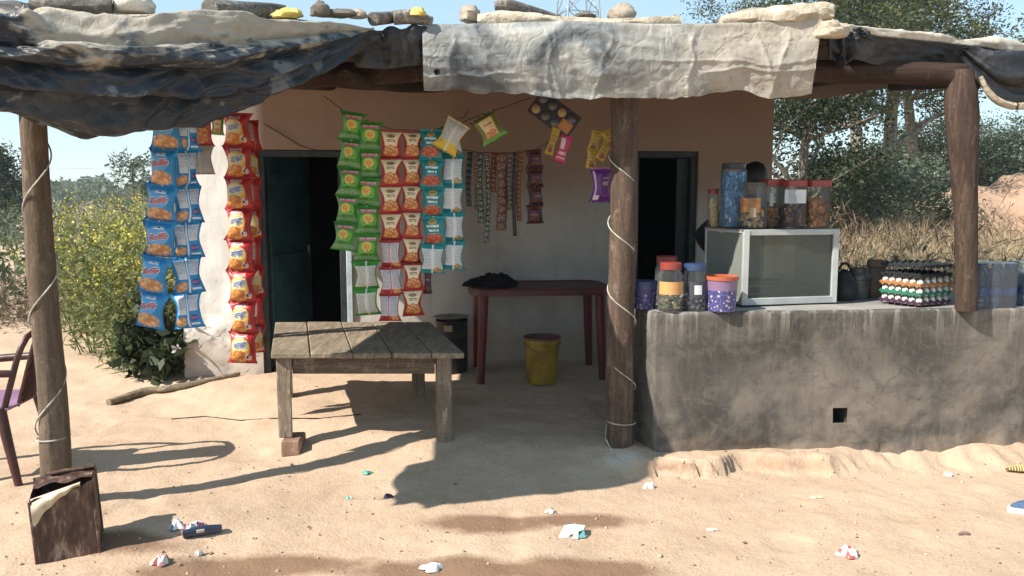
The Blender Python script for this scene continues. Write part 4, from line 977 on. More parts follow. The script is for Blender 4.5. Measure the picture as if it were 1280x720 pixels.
# sagging strings
sp = [at(x, y, YS + .01) for x, y in ((405, 120), (430, 139), (455, 150), (490, 162), (540, 163), (575, 154), (600, 144), (630, 134), (664, 122))]
tag(MB().tube(sp, .0025, 5).build('string', M['black']), 'dark string sagging under the coloured snack strips', 'string')
sp = [at(x, y, 6.1) for x, y in ((560, 184), (600, 191), (640, 191), (668, 187), (690, 176))]
tag(MB().tube(sp, .0025, 5).build('string', M['black']), 'thin string carrying the narrow sachet ribbons', 'string')
for px, py, Y, z1, lab in ((207, 142, 4.3, 2.24, 'short cord tying the blue packet strips to the roof'), (297, 143, 5.3, 2.45, 'short cord tying the red packet strip to the roof')):
    p = at(px, py, Y); tag(MB().tube([p, V(p.x, p.y, z1)], .003, 5).build('cord', M['black']), lab, 'cord')
# narrow sachet ribbons: each cell is a few pixels, so one pleated ribbon each
def ribbon(px, y0, y1, w, Y, c1, c2, label, cells):
    t = NT('sachet_ribbon'); uv = t.co('UV'); s = t.sep(uv)
    fr = t.math('FRACT', t.math('MULTIPLY', s[1], cells)); e = t.math('GREATER_THAN', t.math('ABSOLUTE', t.math('SUBTRACT', fr, .5)), .40)
    m = t.math('MULTIPLY', t.math('GREATER_THAN', t.noise(t.mapv(uv, (6, cells * 3, 1)), 1., 1), .5), t.math('LESS_THAN', t.math('ABSOLUTE', t.math('SUBTRACT', s[0], .5)), .36))
    c = t.mix(m, c1, c2); c = t.mix(e, c, tuple(q * .4 for q in c1)); mt = t.bsdf(c, .35)
    a = at(px, y0, Y); b_ = at(px, y1, Y); L_ = a.z - b_.z; nn = cells * 4 + 1
    v_ = np.linspace(0, 1, nn); u_ = np.linspace(-.5, .5, 4); uu, vv_ = np.meshgrid(u_, v_, indexing='ij')
    wv = w * (1 - .12 * np.abs(np.cos(vv_ * cells * pi)))
    G = np.stack([uu * wv + .006 * np.sin(vv_ * 5 + px), -.010 * np.abs(np.sin(vv_ * cells * pi)) * (1 - (2 * uu) ** 2) + .012 * np.sin(vv_ * 4 + px), -vv_ * L_], -1)
    me = np_mesh('sachet_ribbon', G.reshape(-1, 3), grid_faces(4, nn), mt, np.stack([uu + .5, 1 - vv_], -1).reshape(-1, 2), True)
    o = link('sachet_ribbon', me, None, a); o.location = a; o.rotation_euler.z = random.uniform(-.3, .3)
    tag(o, label, 'sachet ribbon')
for r in ((586, 190, 258, .045, (.02, .04, .05), (.05, .09, .10), 'dark blue-black sachet ribbon at the string end by the teal backs', 9), (595, 190, 262, .035, (.13, .07, .035), (.30, .20, .12), 'narrow tan sachet ribbon between dark ones', 14),
          (600, 192, 279, .055, (.012, .03, .025), (.30, .36, .33), 'black sachet ribbon printed with pale green marks', 12), (609, 194, 303, .04, (.012, .03, .03), (.42, .45, .42), 'longest sachet ribbon, black with white marks', 16),
          (617, 191, 240, .045, (.14, .03, .02), (.3, .16, .1), 'short dark red sachet ribbon', 8), (627, 192, 288, .085, (.13, .035, .022), (.32, .19, .13), 'broad brown-red sachet ribbon with large round marks', 9),
          (637, 191, 262, .04, (.09, .06, .05), (.28, .24, .22), 'grey-brown narrow sachet ribbon', 12), (643, 191, 295, .03, (.015, .015, .017), (.06, .06, .06), 'thin black ribbon tail among the sachets', 14), (649, 190, 276, .04, (.16, .04, .025), (.36, .17, .10), 'narrow rust-red sachet ribbon next to the purple sachets', 15)):
    ribbon(r[0], r[1], r[2], r[3], 6.08 + random.uniform(-.03, .03), r[4], r[5], r[6], r[7])
# display card with round blisters
YC = 5.2
crd = thing('display_card', 'dark display card with round blisters hanging at a slant', 'display card', at(693, 143, YC))
m_card = flat('navy_card', (.022, .024, .038), .5, var=.3, scale=20)
ang = R(-36); ex = V(cos(ang), 0, sin(ang)); ez = V(-sin(ang), 0, cos(ang)); c0 = at(693, 143, YC)
MB().box(c0, (.31, .006, .17), Euler((0, -ang, 0)), .002).build('card', m_card, crd)
for i in range(4):
    for j in (0, 1):
        q = c0 + ex * (-.115 + .074 * i) + ez * (-.042 + .078 * j) + V(0, -.004, 0)
        if j == 0 and i == 3: continue
        MB().lathe(q, [(.028, 0), (.028, .008), (.020, .014), (.002, .015)], 14, 0, 0, Euler((pi / 2, 0, 0)).to_matrix()).build('blister', flat('blister', (.10, .095, .11) if (i + j) % 3 else (.40, .27, .14), .3), crd)
MB().box(c0 + ex * .10 + ez * -.02 + V(0, -.005, 0), (.08, .004, .07), Euler((0, -ang, 0)), .001).build('orange_patch', flat('orange_print', (.46, .19, .05), .45), crd)
strip('slim gold sachet pinned under the slanted display card', None, (696, 160), (690, 194), 1, YC - .02, .062, ('goldF', 'foil'), (), 0, .006, tilt=.12)
strip('slim pink and white sachet pinned under the slanted display card', None, (709, 170), (703, 203), 1, YC - .02, .085, ('pinkF', 'foil'), (), 0, .006, tilt=.12)
# gold sachet loop with violet pack
YG = 4.95
lp = thing('sachet_loop', 'looped string of gold sachets hung above a violet pack', 'sachets', at(752, 162, YG))
for i, (x, y, tl, s_) in enumerate(((747, 164, .25, .075), (741, 186, .10, .075), (757, 163, -.35, .08), (760, 178, .5, .07))):
    me = packet_mesh('goldloop', s_, .12, .014, (M['goldF'], M['foil']), i)
    o = bpy.data.objects.new('packet', me); COL.objects.link(o); o.parent = lp; o.location = at(x, y, YG - .01 * i) - at(752, 162, YG); o.rotation_euler = (0, tl, random.uniform(-.4, .4))
strip('violet pack hanging below the gold sachets beside the reddish post', None, (752, 209), (751, 252), 1, YG - .03, .155, ('violetF', 'foil'), (), 0, .022)

# ================================================================== FURNITURE
# wooden plank table; one leg stands on a brick
TZ = .605; TY0 = 4.80
A = at(338, 441, TY0); Bx = at(581, 441, TY0); TZ = A.z; TW = Bx.x - A.x; TD = 1.22
tx0, tx1 = A.x, Bx.x
tb = thing('plank_table', 'low weathered wooden table of broad planks with one leg on a brick', 'table', ((tx0 + tx1) / 2, TY0 + TD / 2, 0))
cuts = [0, .205, .425, .625, .83, 1.0]; jag = [.0, .012, -.006, .010, .004]
bk0 = .0
for i in range(5):
    a0, a1 = tx0 + TW * cuts[i] + .003, tx0 + TW * cuts[i + 1] - .003
    b = MB()
    b.box(((a0 + a1) / 2 + .0, TY0 + TD / 2 + jag[i] * .5, TZ - .020 + random.uniform(-.002, .002)), (a1 - a0, TD + jag[i], .034), Euler((0, random.uniform(-.006, .006), 0)), .005)
    b.build('plank', M['table'], tb)
for (lx, ly, z0) in ((tx0 + .075, TY0 + .085, .012), (tx1 - .115, TY0 + .085, -.05), (tx0 + .075, TY0 + TD - .10, -.05), (tx1 - .115, TY0 + TD - .10, -.05)):
    b = MB(); b.box((lx, ly, (z0 + TZ - .037) / 2), (.088, .082, TZ - .037 - z0), None, .006); b.build('leg', M['tableleg'], tb)
for ly in (TY0 + .040, TY0 + TD - .055):
    b = MB(); b.box(((tx0 + tx1) / 2 - .02, ly + .045, TZ - .037 - .055), (TW - .30, .03, .108), None, .004); b.build('apron', M['apron'], tb)
for lx in (tx0 + .075, tx1 - .115):
    b = MB(); b.box((lx, TY0 + TD / 2, TZ - .037 - .05), (.03, TD - .28, .095), None, .004); b.build('side_rail', M['apron'], tb)
for o in tb.children:                                   # the home-made frame has racked out of square
    for v in o.data.vertices: v.co.x -= .27 * (v.co.y + TD / 2)
bz = gz(tx0 + .09, TY0 + .09)
b = MB(); b.box((tx0 + .10, TY0 + .085, (.012 + bz - .02) / 2), (.115, .20, .012 - bz + .02), Euler((0, 0, .06)), .008)
tag(b.build('brick', M['brick'], wl=(tx0 + .10, TY0 + .085, bz)), 'worn red brick propping up a leg of the plank table', 'brick')

# maroon plastic table by the wall
q = gnd(675, 462, 0); FZ = .0
pc = V(.21, 6.52, .052); rz = math.atan2(wd.y, wd.x) * 1.0
pt = thing('plastic_table', 'maroon moulded plastic table standing against the shaded wall', 'table', pc)
tw, td, th = 1.13, .66, .735
def loc(x, y, z): return V(pc.x + x * cos(rz) - y * sin(rz), pc.y + x * sin(rz) + y * cos(rz), z + pc.z)
def rrect(w, d_, r, n=6):
    o_ = []
    for cx, cy, a0 in ((w / 2 - r, d_ / 2 - r, 0), (-w / 2 + r, d_ / 2 - r, pi / 2), (-w / 2 + r, -d_ / 2 + r, pi), (w / 2 - r, -d_ / 2 + r, 1.5 * pi)):
        for k in range(n): a = a0 + pi / 2 * k / (n - 1); o_.append((cx + r * cos(a), cy + r * sin(a)))
    return o_
b = MB(); lv = [(1.0, th - .055, .16), (1.0, th - .012, .16), (.985, th, .15), (.90, th - .001, .12), (.895, th - .006, .12), (.02, th - .006, .005)]
rings = [[loc(x, y, z) for x, y in rrect(tw * k, td * (1 - (1 - k) * tw / td if k > .5 else k), r_)] for k, z, r_ in lv]
n_ = len(rings[0]); vs = [p for r_ in rings for p in r_]
b.add(vs, [(i * n_ + k, i * n_ + (k + 1) % n_, (i + 1) * n_ + (k + 1) % n_, (i + 1) * n_ + k) for i in range(len(rings) - 1) for k in range(n_)], 0, True)
b.add(rings[0], [tuple(range(n_ - 1, -1, -1))])
b.build('table_top', M['maroon'], pt)
for sx in (-1, 1):
    for sy in (-1, 1):
        b = MB(); x, y = sx * (tw / 2 - .10), sy * (td / 2 - .09)
        b.tube([loc(x, y, th - .05), loc(x + sx * .01, y + sy * .01, .35), loc(x + sx * .025, y + sy * .02, -.02)], [.042, .036, .029], 12); b.build('leg', M['maroon'], pt)
# crumpled black cloth on it
def crumple(name, label, cat, c, rx, ry, h, mat, seed, n=46, parent=None, rz=0.0, fr=3.0):
    a = np.linspace(-1, 1, n); X, Y_ = np.meshgrid(a, a, indexing='ij')
    r_ = np.sqrt(X ** 2 + Y_ ** 2); sh = np.clip(1 - r_ ** 2.2, 0, 1)
    th_ = np.arctan2(Y_, X); bd = 1 + .22 * np.sin(3 * th_ + seed) + .15 * np.sin(5 * th_ + seed * 2)
    Z = h * (sh ** .7) * (.45 + .35 * ridge(X * fr * .5 + seed, Y_ * fr * .5, 0, 3, seed) * .6 + .35 * np.abs(fbm(X * fr + seed, Y_ * fr, 0, 3, seed + 1)))
    k = np.minimum(1, 1 / np.maximum(r_, 1e-6)) ; mk = np.maximum(np.abs(X), np.abs(Y_)) / np.maximum(r_, 1e-6)
    Xc, Yc = X * mk, Y_ * mk                           # square sheet wrapped to a round heap
    rr = np.sqrt(Xc ** 2 + Yc ** 2); sh = np.clip(1 - rr ** 2.2, 0, 1); Z = h * (sh ** .6) * (.5 + .4 * ridge(Xc * fr * .5 + seed, Yc * fr * .5, 0, 3, seed) * .7) + .002
    G = np.stack([Xc * rx * bd, Yc * ry * bd, np.maximum(Z, .001)], -1).reshape(-1, 3)
    cz, sz = cos(rz), sin(rz); G = np.stack([G[:, 0] * cz - G[:, 1] * sz, G[:, 0] * sz + G[:, 1] * cz, G[:, 2]], -1)
    me = np_mesh(name, G, grid_faces(n, n), mat, smooth=True); me.set_sharp_from_angle(angle=R(45))
    o = link(name, me, None, c); o.location = c; return tag(o, label, cat)
crumple('cloth', 'crumpled black cloth heaped on the maroon plastic table', 'cloth', loc(-.36, -.03, th - .006), .20, .15, .125, M['black'], 5, 50, fr=4)
# steel drum with a plate as lid
dc = gnd(566, 470, 0); dr = thing('steel_drum', 'dark dented steel drum standing behind the plank table', 'drum', (dc.x, dc.y - .06, gz(dc.x, dc.y - .06))); D = WL[dr.name]
MB().lathe(D, [(.002, .0), (.125, .0), (.130, .01), (.130, .14), (.134, .15), (.130, .16), (.130, .28), (.134, .29), (.130, .30), (.130, .41), (.136, .42), (.136, .43), (.122, .43), (.122, .40), (.002, .40)], 28).build('body', M['darksteel'], dr)
MB().box(D + V(-.02, -.131, .375), (.07, .012, .05), None, .004).build('paper_label', flat('tan_label', (.34, .25, .15), .8), dr)
pl = MB().lathe(D + V(-.005, 0, .436), [(.002, .004), (.10, .004), (.145, .022), (.150, .022), (.105, -.001), (.002, -.001)], 30).build('steel_plate', M['steel'], wl=D + V(-.005, 0, .436)); tag(pl, 'round steel plate lying on the dark drum as a lid', 'plate')
# yellow bucket
bc = gnd(677, 482, 0); bk = thing('paint_bucket', 'yellow plastic paint bucket with a red-brown rim under the maroon table', 'bucket', (bc.x, bc.y - .04, gz(bc.x, bc.y - .04) + .0)); D = WL[bk.name]
M['bucket'] = surf('yellow_bucket', [(.36, (.20, .12, .022)), (.52, (.36, .225, .035)), (.66, (.28, .175, .035))], 6, 5, .5, .1, 30, .003)
MB().lathe(D, [(.002, 0), (.112, 0), (.116, .006), (.136, .30), (.142, .302), (.142, .316), (.137, .318), (.139, .335), (.144, .337), (.144, .349), (.139, .351)], 32).build('body', M['bucket'], bk)
MB().lathe(D, [(.139, .350), (.147, .352), (.147, .368), (.138, .369), (.133, .34), (.112, .10), (.002, .09)], 32).build('rim', flat('red_brown_plastic', (.13, .045, .03), .5), bk)
MB().tube([D + V(.146 * cos(a), -.03 - .135 * abs(sin(a)) * 1.0, .325 - .06 * sin(a) ** 2) for a in np.linspace(0, pi, 16)], .003, 6).build('handle', M['steel'], bk)

# rusty tin
M['rust'] = surf('rusty_tin', [(.34, (.035, .018, .013)), (.48, (.075, .038, .026)), (.555, (.11, .06, .042)), (.66, (.24, .18, .135))], 20, 7, .6, .45, 30, .006, (1.5, 1.5, .5), .1, .4)
tc = gnd(74, 700, YARD); tc = V(tc.x, tc.y + .10, YARD - .01)
tin = thing('oil_tin', 'square rusty oil tin with its top cut open and peeled back', 'tin', tc)
tw_, td_, th_ = .245, .215, .345; rt = Euler((R(-2), R(-3.0), R(24)))
def tl(x, y, z): return tc + rt.to_matrix() @ V(x, y, z)
def wallpanel(p0, p1, n=16, m=18, seed=0, lipf=None):
    g = []
    for i in range(n):
        f = i / (n - 1); x = p0[0] + (p1[0] - p0[0]) * f; y = p0[1] + (p1[1] - p0[1]) * f; col = []
        top_ = th_ + (lipf(f) if lipf else 0)
        for j in range(m):
            z = top_ * j / (m - 1); dn = .006 * float(fbm(x * 9 + seed, y * 9, z * 9, 2, seed)) * sin(pi * f) - .006 * sin(pi * f) * sin(pi * j / (m - 1))
            nx, ny = (p1[1] - p0[1]), -(p1[0] - p0[0]); l = math.hypot(nx, ny); col.append(tuple(tl(x + nx / l * dn, y + ny / l * dn, z)))
        g.append(col)
    return np.array(g)
b = MB(); hw, hd = tw_ / 2, td_ / 2
for k, (p0, p1, lf_) in enumerate((((-hw, -hd), (hw, -hd), lambda f: -.05 + .045 * f + .008 * sin(f * 14)), ((hw, -hd), (hw, hd), lambda f: -.005 + .006 * sin(f * 9)), ((hw, hd), (-hw, hd), lambda f: .004 * sin(f * 11)), ((-hw, hd), (-hw, -hd), lambda f: -.045 * f))):
    g = wallpanel(p0, p1, seed=k, lipf=lf_); b.add(g.reshape(-1, 3), [tuple(f) for f in grid_faces(16, 18)], 0, True)
b.add([tl(-hw, -hd, .004), tl(hw, -hd, .004), tl(hw, hd, .004), tl(-hw, hd, .004)], [(3, 2, 1, 0)])
b.build('body', M['rust'], tin)
for sx, sy in ((-1, -1), (1, -1), (1, 1), (-1, 1)):
    zt_ = th_ - (.052 if (sx, sy) == (-1, -1) else .006)
    MB().tube([tl(sx * hw, sy * hd, .0), tl(sx * hw, sy * hd, zt_ / 2), tl(sx * hw, sy * hd, zt_)], .007, 8).build('seam', M['rust'], tin)
# peeled cream flap of the lid along the front
g = []
for i in range(22):
    f = i / 21; x = -hw + .004 + (tw_ * .80) * f; top_ = th_ - .052 + .040 * f; dr_ = .085 * (1 - f) ** 2.2 + .030 * (1 - f) + .014 + .004 * sin(f * 20)
    g.append([tuple(tl(x, -hd + .012 - .03 * sin(pi * k / 5 * .9), top_ + .010 - dr_ * k / 5 + .010 * sin(pi * k / 5))) for k in range(6)])
g = np.array(g); b = MB(); b.add(g.reshape(-1, 3), [tuple(f) for f in grid_faces(22, 6)], 0, True); b.build('peeled_lid', flat('cream_tin_inside', (.56, .47, .35), .5, .1, .4, .2, 14, .2), tin)
g = np.array([[tuple(tl(-hw + .006 + (tw_ - .012) * i / 11, hd - .004 - (.118 + .018 * sin(i * 1.3) - .03 * i / 11) * j / 5, th_ - .004 - .012 * (j / 5) ** 2 + .004 * sin(i * .9 + j))) for j in range(6)] for i in range(12)])
v2, f2 = np.r_[g.reshape(-1, 3), g.reshape(-1, 3) - np.array([0, 0, .002])], [tuple(f) for f in grid_faces(12, 6)] + [tuple(f[::-1] + 72) for f in grid_faces(12, 6)]
b = MB(); b.add(v2, f2, 0, True); b.build('lid', M['rust'], tin)
b = MB(); b.bar(tl(-hw * .5, hd - .006, th_ + .006), tl(hw + .004, hd - .012, th_ + .008), .03, .012, bev=.003); b.build('lid_edge', M['rust'], tin)
crumple('wrapper', 'crumpled violet wrapper stuffed inside the rusty tin', 'wrapper', tl(-.055, -.03, th_ - .10), .055, .05, .07, printmat('violet_wrapper', (.20, .05, .26), [('lines', .2, .2, .8, .8, 4, (.6, .5, .6))]), 9, 24, fr=4)

# brown plastic armchair, turned away, its back to the log post
k0 = gnd(20, 606, YARD); k1 = gnd(56, 580, YARD)
ch = thing('plastic_chair', 'brown moulded plastic armchair with a woven-pattern back by the log post', 'chair', (k0.x - .22, (k0.y + k1.y) / 2, YARD))
cc = WL[ch.name]; crz = math.atan2(k1.y - k0.y, k1.x - k0.x) - pi / 2; SH = .43
def cl_(x, y, z):                                       # x to the back of the chair, y across
    return V(cc.x + x * cos(crz) - y * sin(crz), cc.y + x * sin(crz) + y * cos(crz), cc.z + z)
hwid = .215
for sy in (-1, 1):
    for x0, x1, zt_, r0, r1 in ((.23, .15, .44, .020, .030), (-.24, -.19, .42, .020, .030)):
        g = MB(); g.tube([cl_(x0, sy * (hwid + .02), 0), cl_((x0 + x1) / 2, sy * (hwid + .012), zt_ / 2), cl_(x1, sy * hwid, zt_)], [r0, (r0 + r1) / 2, r1], 10); g.build('leg', M['chair'], ch)
# seat, slightly dished
a = np.linspace(-.235, .20, 14); y_ = np.linspace(-.225, .225, 14); X, Y2 = np.meshgrid(a, y_, indexing='ij'); Z = SH + .012 - .03 * (1 - (Y2 / .225) ** 2) * (1 - ((X + .02) / .23) ** 2)
def solid(gx, th=.012, up=(0, 0, 1)):
    N = normals(gx); A_, B_ = gx.shape[:2]; n_ = A_ * B_; v2 = gx - N * th
    f = grid_faces(A_, B_); rim = [i * B_ for i in range(A_)] + [(A_ - 1) * B_ + j for j in range(1, B_)] + [i * B_ + B_ - 1 for i in range(A_ - 2, -1, -1)] + [j for j in range(B_ - 2, -1, -1)]
    fs = [tuple(q) for q in f] + [tuple(q[::-1] + n_) for q in f] + [(rim[i], rim[i + 1], rim[i + 1] + n_, rim[i] + n_) for i in range(len(rim) - 1)]
    return np.r_[gx.reshape(-1, 3), v2.reshape(-1, 3)], fs
gw = np.array([[tuple(cl_(X[i, j], Y2[i, j], Z[i, j])) for j in range(14)] for i in range(14)])
v2, f2 = solid(gw, .012); b = MB(); b.add(v2, f2, 0, True); b.build('seat', flat('sunlit_mauve_plastic', (.25, .12, .20), .4, 0, .5, .2), ch)  # seat colour made paler than the legs to paint in the light on it
# back: rim, lattice of woven strips
def bp(u, v, off=0.0):                                  # u -1..1 across, v 0..1 up
    w = .205 + .02 * v - .055 * max(0, (v - .72) / .28) ** 2
    return cl_(.165 + .13 * v + .045 * (1 - u * u) * .6 + off, u * w, SH - .01 + .405 * v + .035 * (1 - u * u) * v)
rim = [bp(-1, v) for v in np.linspace(0, 1, 9)] + [bp(u, 1) for u in np.linspace(-1, 1, 9)[1:-1]] + [bp(1, v) for v in np.linspace(1, 0, 9)]
MB().tube(rim, .017, 8).build('back_frame', M['chair'], ch)
for u in (-.45, .45):
    MB().tube([bp(u, v) for v in np.linspace(0, 1, 8)], .011, 6).build('back_rib', M['chair'], ch)
g = np.array([[tuple(bp(u, v)) for v in np.linspace(0.02, .985, 12)] for u in np.linspace(-.46, .46, 10)])
v2, f2 = solid(g, .005); b = MB(); b.add(v2, f2, 0, True); b.build('back_splat', M['chair'], ch)
lat = MB()
for k in range(-6, 14):
    for sgn in (1, -1):
        ln = []
        for s_ in np.linspace(0, 1, 14):
            v = s_; u = sgn * ((k * .16 - .6) + .9 * s_)
            if -.46 <= u <= .46: ln.append(bp(u, .03 + .94 * v, .004 * sgn))
        if len(ln) > 1: lat.tube(ln, .0075, 5)
o = lat.build('woven_panel', M['chair'], ch); o['kind'] = 'stuff'
for sy in (-1, 1):
    MB().tube([bp(sy, .52), cl_(.12, sy * .255, SH + .21), cl_(-.02, sy * .262, SH + .20), cl_(-.16, sy * .255, SH + .19), cl_(-.225, sy * .245, SH + .13), cl_(-.22, sy * .225, SH)], [.020, .022, .024, .022, .022, .024], 10).build('armrest', M['chair'], ch)
# ================================================================== ON THE COUNTER
M['pet'] = clear('clear_plastic', (.95, .965, .975), .945, .12)
M['glass'] = clear('case_glass', (.86, .89, .86), .90, .05)
M['redcap'] = flat('red_plastic', (.27, .045, .038), .4, var=.15); M['bluecap'] = flat('blue_plastic', (.03, .06, .15), .4, var=.15); M['blackcap'] = flat('black_plastic', (.02, .022, .025), .4)
def onctr(px, py): return gnd(px, py, CT)
def pile(center, r, h, mat, parent, n, size, seed, sq=0.0, flatk=.7, shape='ball'):
    """loose goods filling a jar: far too many and small to tell apart"""
    rg = np.random.default_rng(seed); b = MB(); ico = []
    bm = bmesh.new(); bmesh.ops.create_icosphere(bm, subdivisions=1, radius=1.0); bm.verts.index_update()
    iv = [v.co.copy() for v in bm.verts]; fc_ = [[v.index for v in f.verts] for f in bm.faces]; bm.free()
    for i in range(n):
        a = rg.uniform(0, 2 * pi); rr = r * sqrt(rg.uniform(.25, 1)) - size * .6; q = 1.0
        if sq: q = (abs(cos(a)) ** 6 + abs(sin(a)) ** 6) ** (-1 / 6)
        c = V(center.x + rr * q * cos(a), center.y + rr * q * sin(a), center.z + size * .6 + (h - size) * i / n)
        e = Euler((rg.uniform(0, 3), rg.uniform(0, 3), rg.uniform(0, 3))).to_matrix()
        s3 = (size, size * (.8 if shape == 'ball' else .35), size * flatk)
        b.add([c + e @ V(v.x * s3[0], v.y * s3[1], v.z * s3[2]) for v in iv], fc_, int(rg.integers(0, 2)) if isinstance(mat, list) else 0, True)
    o = b.build('contents', mat, parent); o['kind'] = 'stuff'; return o
def wraplabel(c, r, z0, z1, a0, a1, mat, parent, sq=0.0, name='label', rz=0.0):
    b = MB(); n = 14; vs = []
    for z in (z0, z1):
        for i in range(n):
            a = a0 + (a1 - a0) * i / (n - 1); q = 1.0
            if sq: q = (1 - sq) + sq * (abs(cos(a - rz)) ** 6 + abs(sin(a - rz)) ** 6) ** (-1 / 6)
            vs.append(V(c.x + r * q * cos(a), c.y + r * q * sin(a), c.z + z))
    b.add(vs, [(i, i + 1, n + i + 1, n + i) for i in range(n - 1)], 0, True); return b.build(name, mat, parent)
def jar(label, c, r, h, cap, content, csize, n, seed, sq=0.0, fill=.6, lab=None, capr=.86, ribs=False, group=None, shape='ball', rz=0.0):
    j = thing('plastic_jar', label, 'jar', c, group)
    neck = h * .84
    prof = [(.002, .002), (r * .93, .002), (r, .012), (r, neck * .78), (r * .97, neck * .86), (r * capr, neck * .96), (r * capr, h * .90)]
    if ribs: prof = [(.002, .002), (r * .93, .002), (r, .012), (r * .95, neck * .22), (r, neck * .3), (r, neck * .70), (r * .93, neck * .76), (r * .98, neck * .86), (r * capr, neck * .97), (r * capr, h * .9)]
    MB().lathe(c, prof, 24, 0, sq, rz=rz).build('body', M['pet'], j)
    MB().lathe(c, [(r * capr * .9, h * .86), (r * capr * 1.06, h * .86), (r * capr * 1.06, h * .985), (r * capr * .98, h), (.002, h)], 24, 0, sq * .8, rz=rz).build('cap', cap, j)
    if content is not None: pile(c + V(0, 0, .006), r * .93, h * fill, content, j, n, csize, seed, sq, shape=shape)
    if lab: wraplabel(c, r * 1.012, lab[0] * h, lab[1] * h, lab[2], lab[3], lab[4], j, sq)
    return j
def lab_mat(name, base, layers): return printmat(name, base, layers, .55)
orange_lab = flat('orange_paper', (.50, .22, .07), .7, var=.25, scale=30); cream_lab = flat('cream_paper', (.58, .47, .30), .7, var=.1); white_lab = flat('white_paper', (.62, .62, .62), .6, var=.1)
candy = [flat('candy_cream', (.58, .46, .30), .5), flat('candy_green', (.30, .38, .22), .5)]; dcandy = [flat('candy_dark', (.05, .045, .07), .4), flat('candy_pale', (.35, .34, .36), .4)]
cook = [flat('cookie', (.52, .25, .085), .8), flat('cookie_dark', (.38, .16, .05), .8)]; nut = [flat('nut_brown', (.30, .16, .09), .7), flat('nut_pale', (.48, .34, .23), .7)]; stick_ = [flat('wafer_yellow', (.55, .42, .18), .6), flat('wafer_pale', (.6, .5, .28), .6)]
M['floral'] = None
def floral(name, base, c1, c2, z0, fade):
    t = NT(name); P = t.co('Object'); vo = t.voro(P, 42); ed = t.voro(P, 30, 'DISTANCE_TO_EDGE')
    c = t.ramp(vo, [(.22, c1), (.32, base)], 'CONSTANT'); c = t.mix(t.math('LESS_THAN', ed, .05), c, c2)
    z = t.math('GREATER_THAN', t.sep(P)[2], z0); c = t.mix(z, c, fade); return t.bsdf(c, .4)
fl1 = floral('blue_floral', (.028, .032, .12), (.34, .30, .34), (.07, .075, .20), .115, (.05, .05, .16))
fl2 = floral('blue_pink_floral', (.045, .05, .17), (.50, .38, .37), (.11, .10, .26), .125, (.20, .13, .22))
def tub(label, c, r, h, mat, rim, group=None):
    j = thing('plastic_tub', label, 'tub', c)
    MB().lathe(c, [(.002, 0), (r * .86, 0), (r * .9, .004), (r, h * .95), (r * .97, h * .955)], 28).build('body', mat, j)
    MB().lathe(c, [(r * .98, h * .90), (r * 1.05, h * .90), (r * 1.05, h), (r * .97, h * 1.01), (r * .9, h * .985), (.002, h * .98)], 28).build('lid', rim, j)
# row at the counter's corner
q = onctr(808, 388); tub('dark blue floral plastic tub tucked behind the reddish post', V(q.x, q.y + .10, CT), .078, .165, fl1, M['bluecap'])
q = onctr(841, 391); jar('ribbed candy jar with red lid and orange paper label on the counter', V(q.x, q.y + .085, CT), .074, .285, M['redcap'], candy, .014, 90, 11, 0, .42, (.36, .62, pi * 1.12, pi * 1.98, lab_mat('candy_label', (.56, .30, .11), [('rect', 0, 0, .42, 1, (.60, .42, .24)), ('lines', .06, .3, .4, .8, 6, (.25, .1, .05)), ('ell', .72, .5, .16, .3, (.42, .16, .06))])), .80, True)
q = onctr(840, 384); jar('plain red-lidded jar standing behind the orange-labelled candy jar', V(q.x - .005, q.y + .17, CT), .072, .30, M['redcap'], nut, .016, 50, 12, 0, .4, None, .85)
q = onctr(872, 390); jar('ribbed jar with navy lid and small white label on the counter', V(q.x, q.y + .085, CT), .076, .275, M['bluecap'], dcandy, .014, 90, 13, 0, .36, (.30, .64, pi * 1.30, pi * 1.72, flat('navy_label', (.05, .05, .075), .5)), .84, True)
o_ = bpy.data.objects['plastic_jar.002']; wraplabel(WL[o_.name], .079, .10, .155, pi * 1.42, pi * 1.60, white_lab, o_, name='white_label')
q = onctr(906, 391); tub('blue and pink flowered tub with an orange-red lid against the glass case', V(q.x, q.y + .09, CT), .092, .205, fl2, flat('orange_lid', (.42, .10, .045), .45))

# ------------------------------------------------------------------ glass display case
ca = onctr(926, 384); ca = V(ca.x, max(ca.y, cfront(ca.x) + .03), CT)
rzc = R(13); cx_ = V(cos(rzc), sin(rzc), 0); cy_ = V(-sin(rzc), cos(rzc), 0)
cw = (at(1045, 384, ca.y + .13).x - ca.x) / cos(rzc); chh = at(926, 287, ca.y).z - CT; cdp = .44
cy_ = (V(at(880, 378, ca.y + .40).x, ca.y + .40, 0) - V(ca.x, ca.y, 0)); cdp = cy_.length; cy_.normalize()
case = thing('display_case', 'white-framed glass display case standing on the counter', 'display case', ca)
fw = .042; fz = .03
def cp(x, y, z): return ca + cx_ * x + cy_ * y + V(0, 0, z)
def cbar(a_, b_, w, h, nm='frame_bar', m='alu', up=(0, 0, 1)): return MB().bar(cp(*a_), cp(*b_), w, h, up, .003).build(nm, M[m], case)
b0 = .012
cbar((0, 0, b0 + .02), (cw, 0, b0 + .02), .03, .042); cbar((0, 0, chh - .018), (cw, 0, chh - .018), .03, .036)
cbar((.019, -.002, b0), (.019, -.002, chh - .002), .038, .030, up=(0, 1, 0)); cbar((cw - .019, -.002, b0), (cw - .019, -.002, chh - .002), .038, .030, up=(0, 1, 0))
for x in (.008, cw - .008):
    cbar((x, cdp, b0), (x, cdp, chh), .022, .022, up=(0, 1, 0)); cbar((x, .016, chh - .012), (x, cdp, chh - .012), .022, .022); cbar((x, .016, b0 + .012), (x, cdp, b0 + .012), .022, .022)
cbar((0, cdp, chh - .012), (cw, cdp, chh - .012), .022, .022); cbar((0, cdp, b0 + .012), (cw, cdp, b0 + .012), .022, .022)
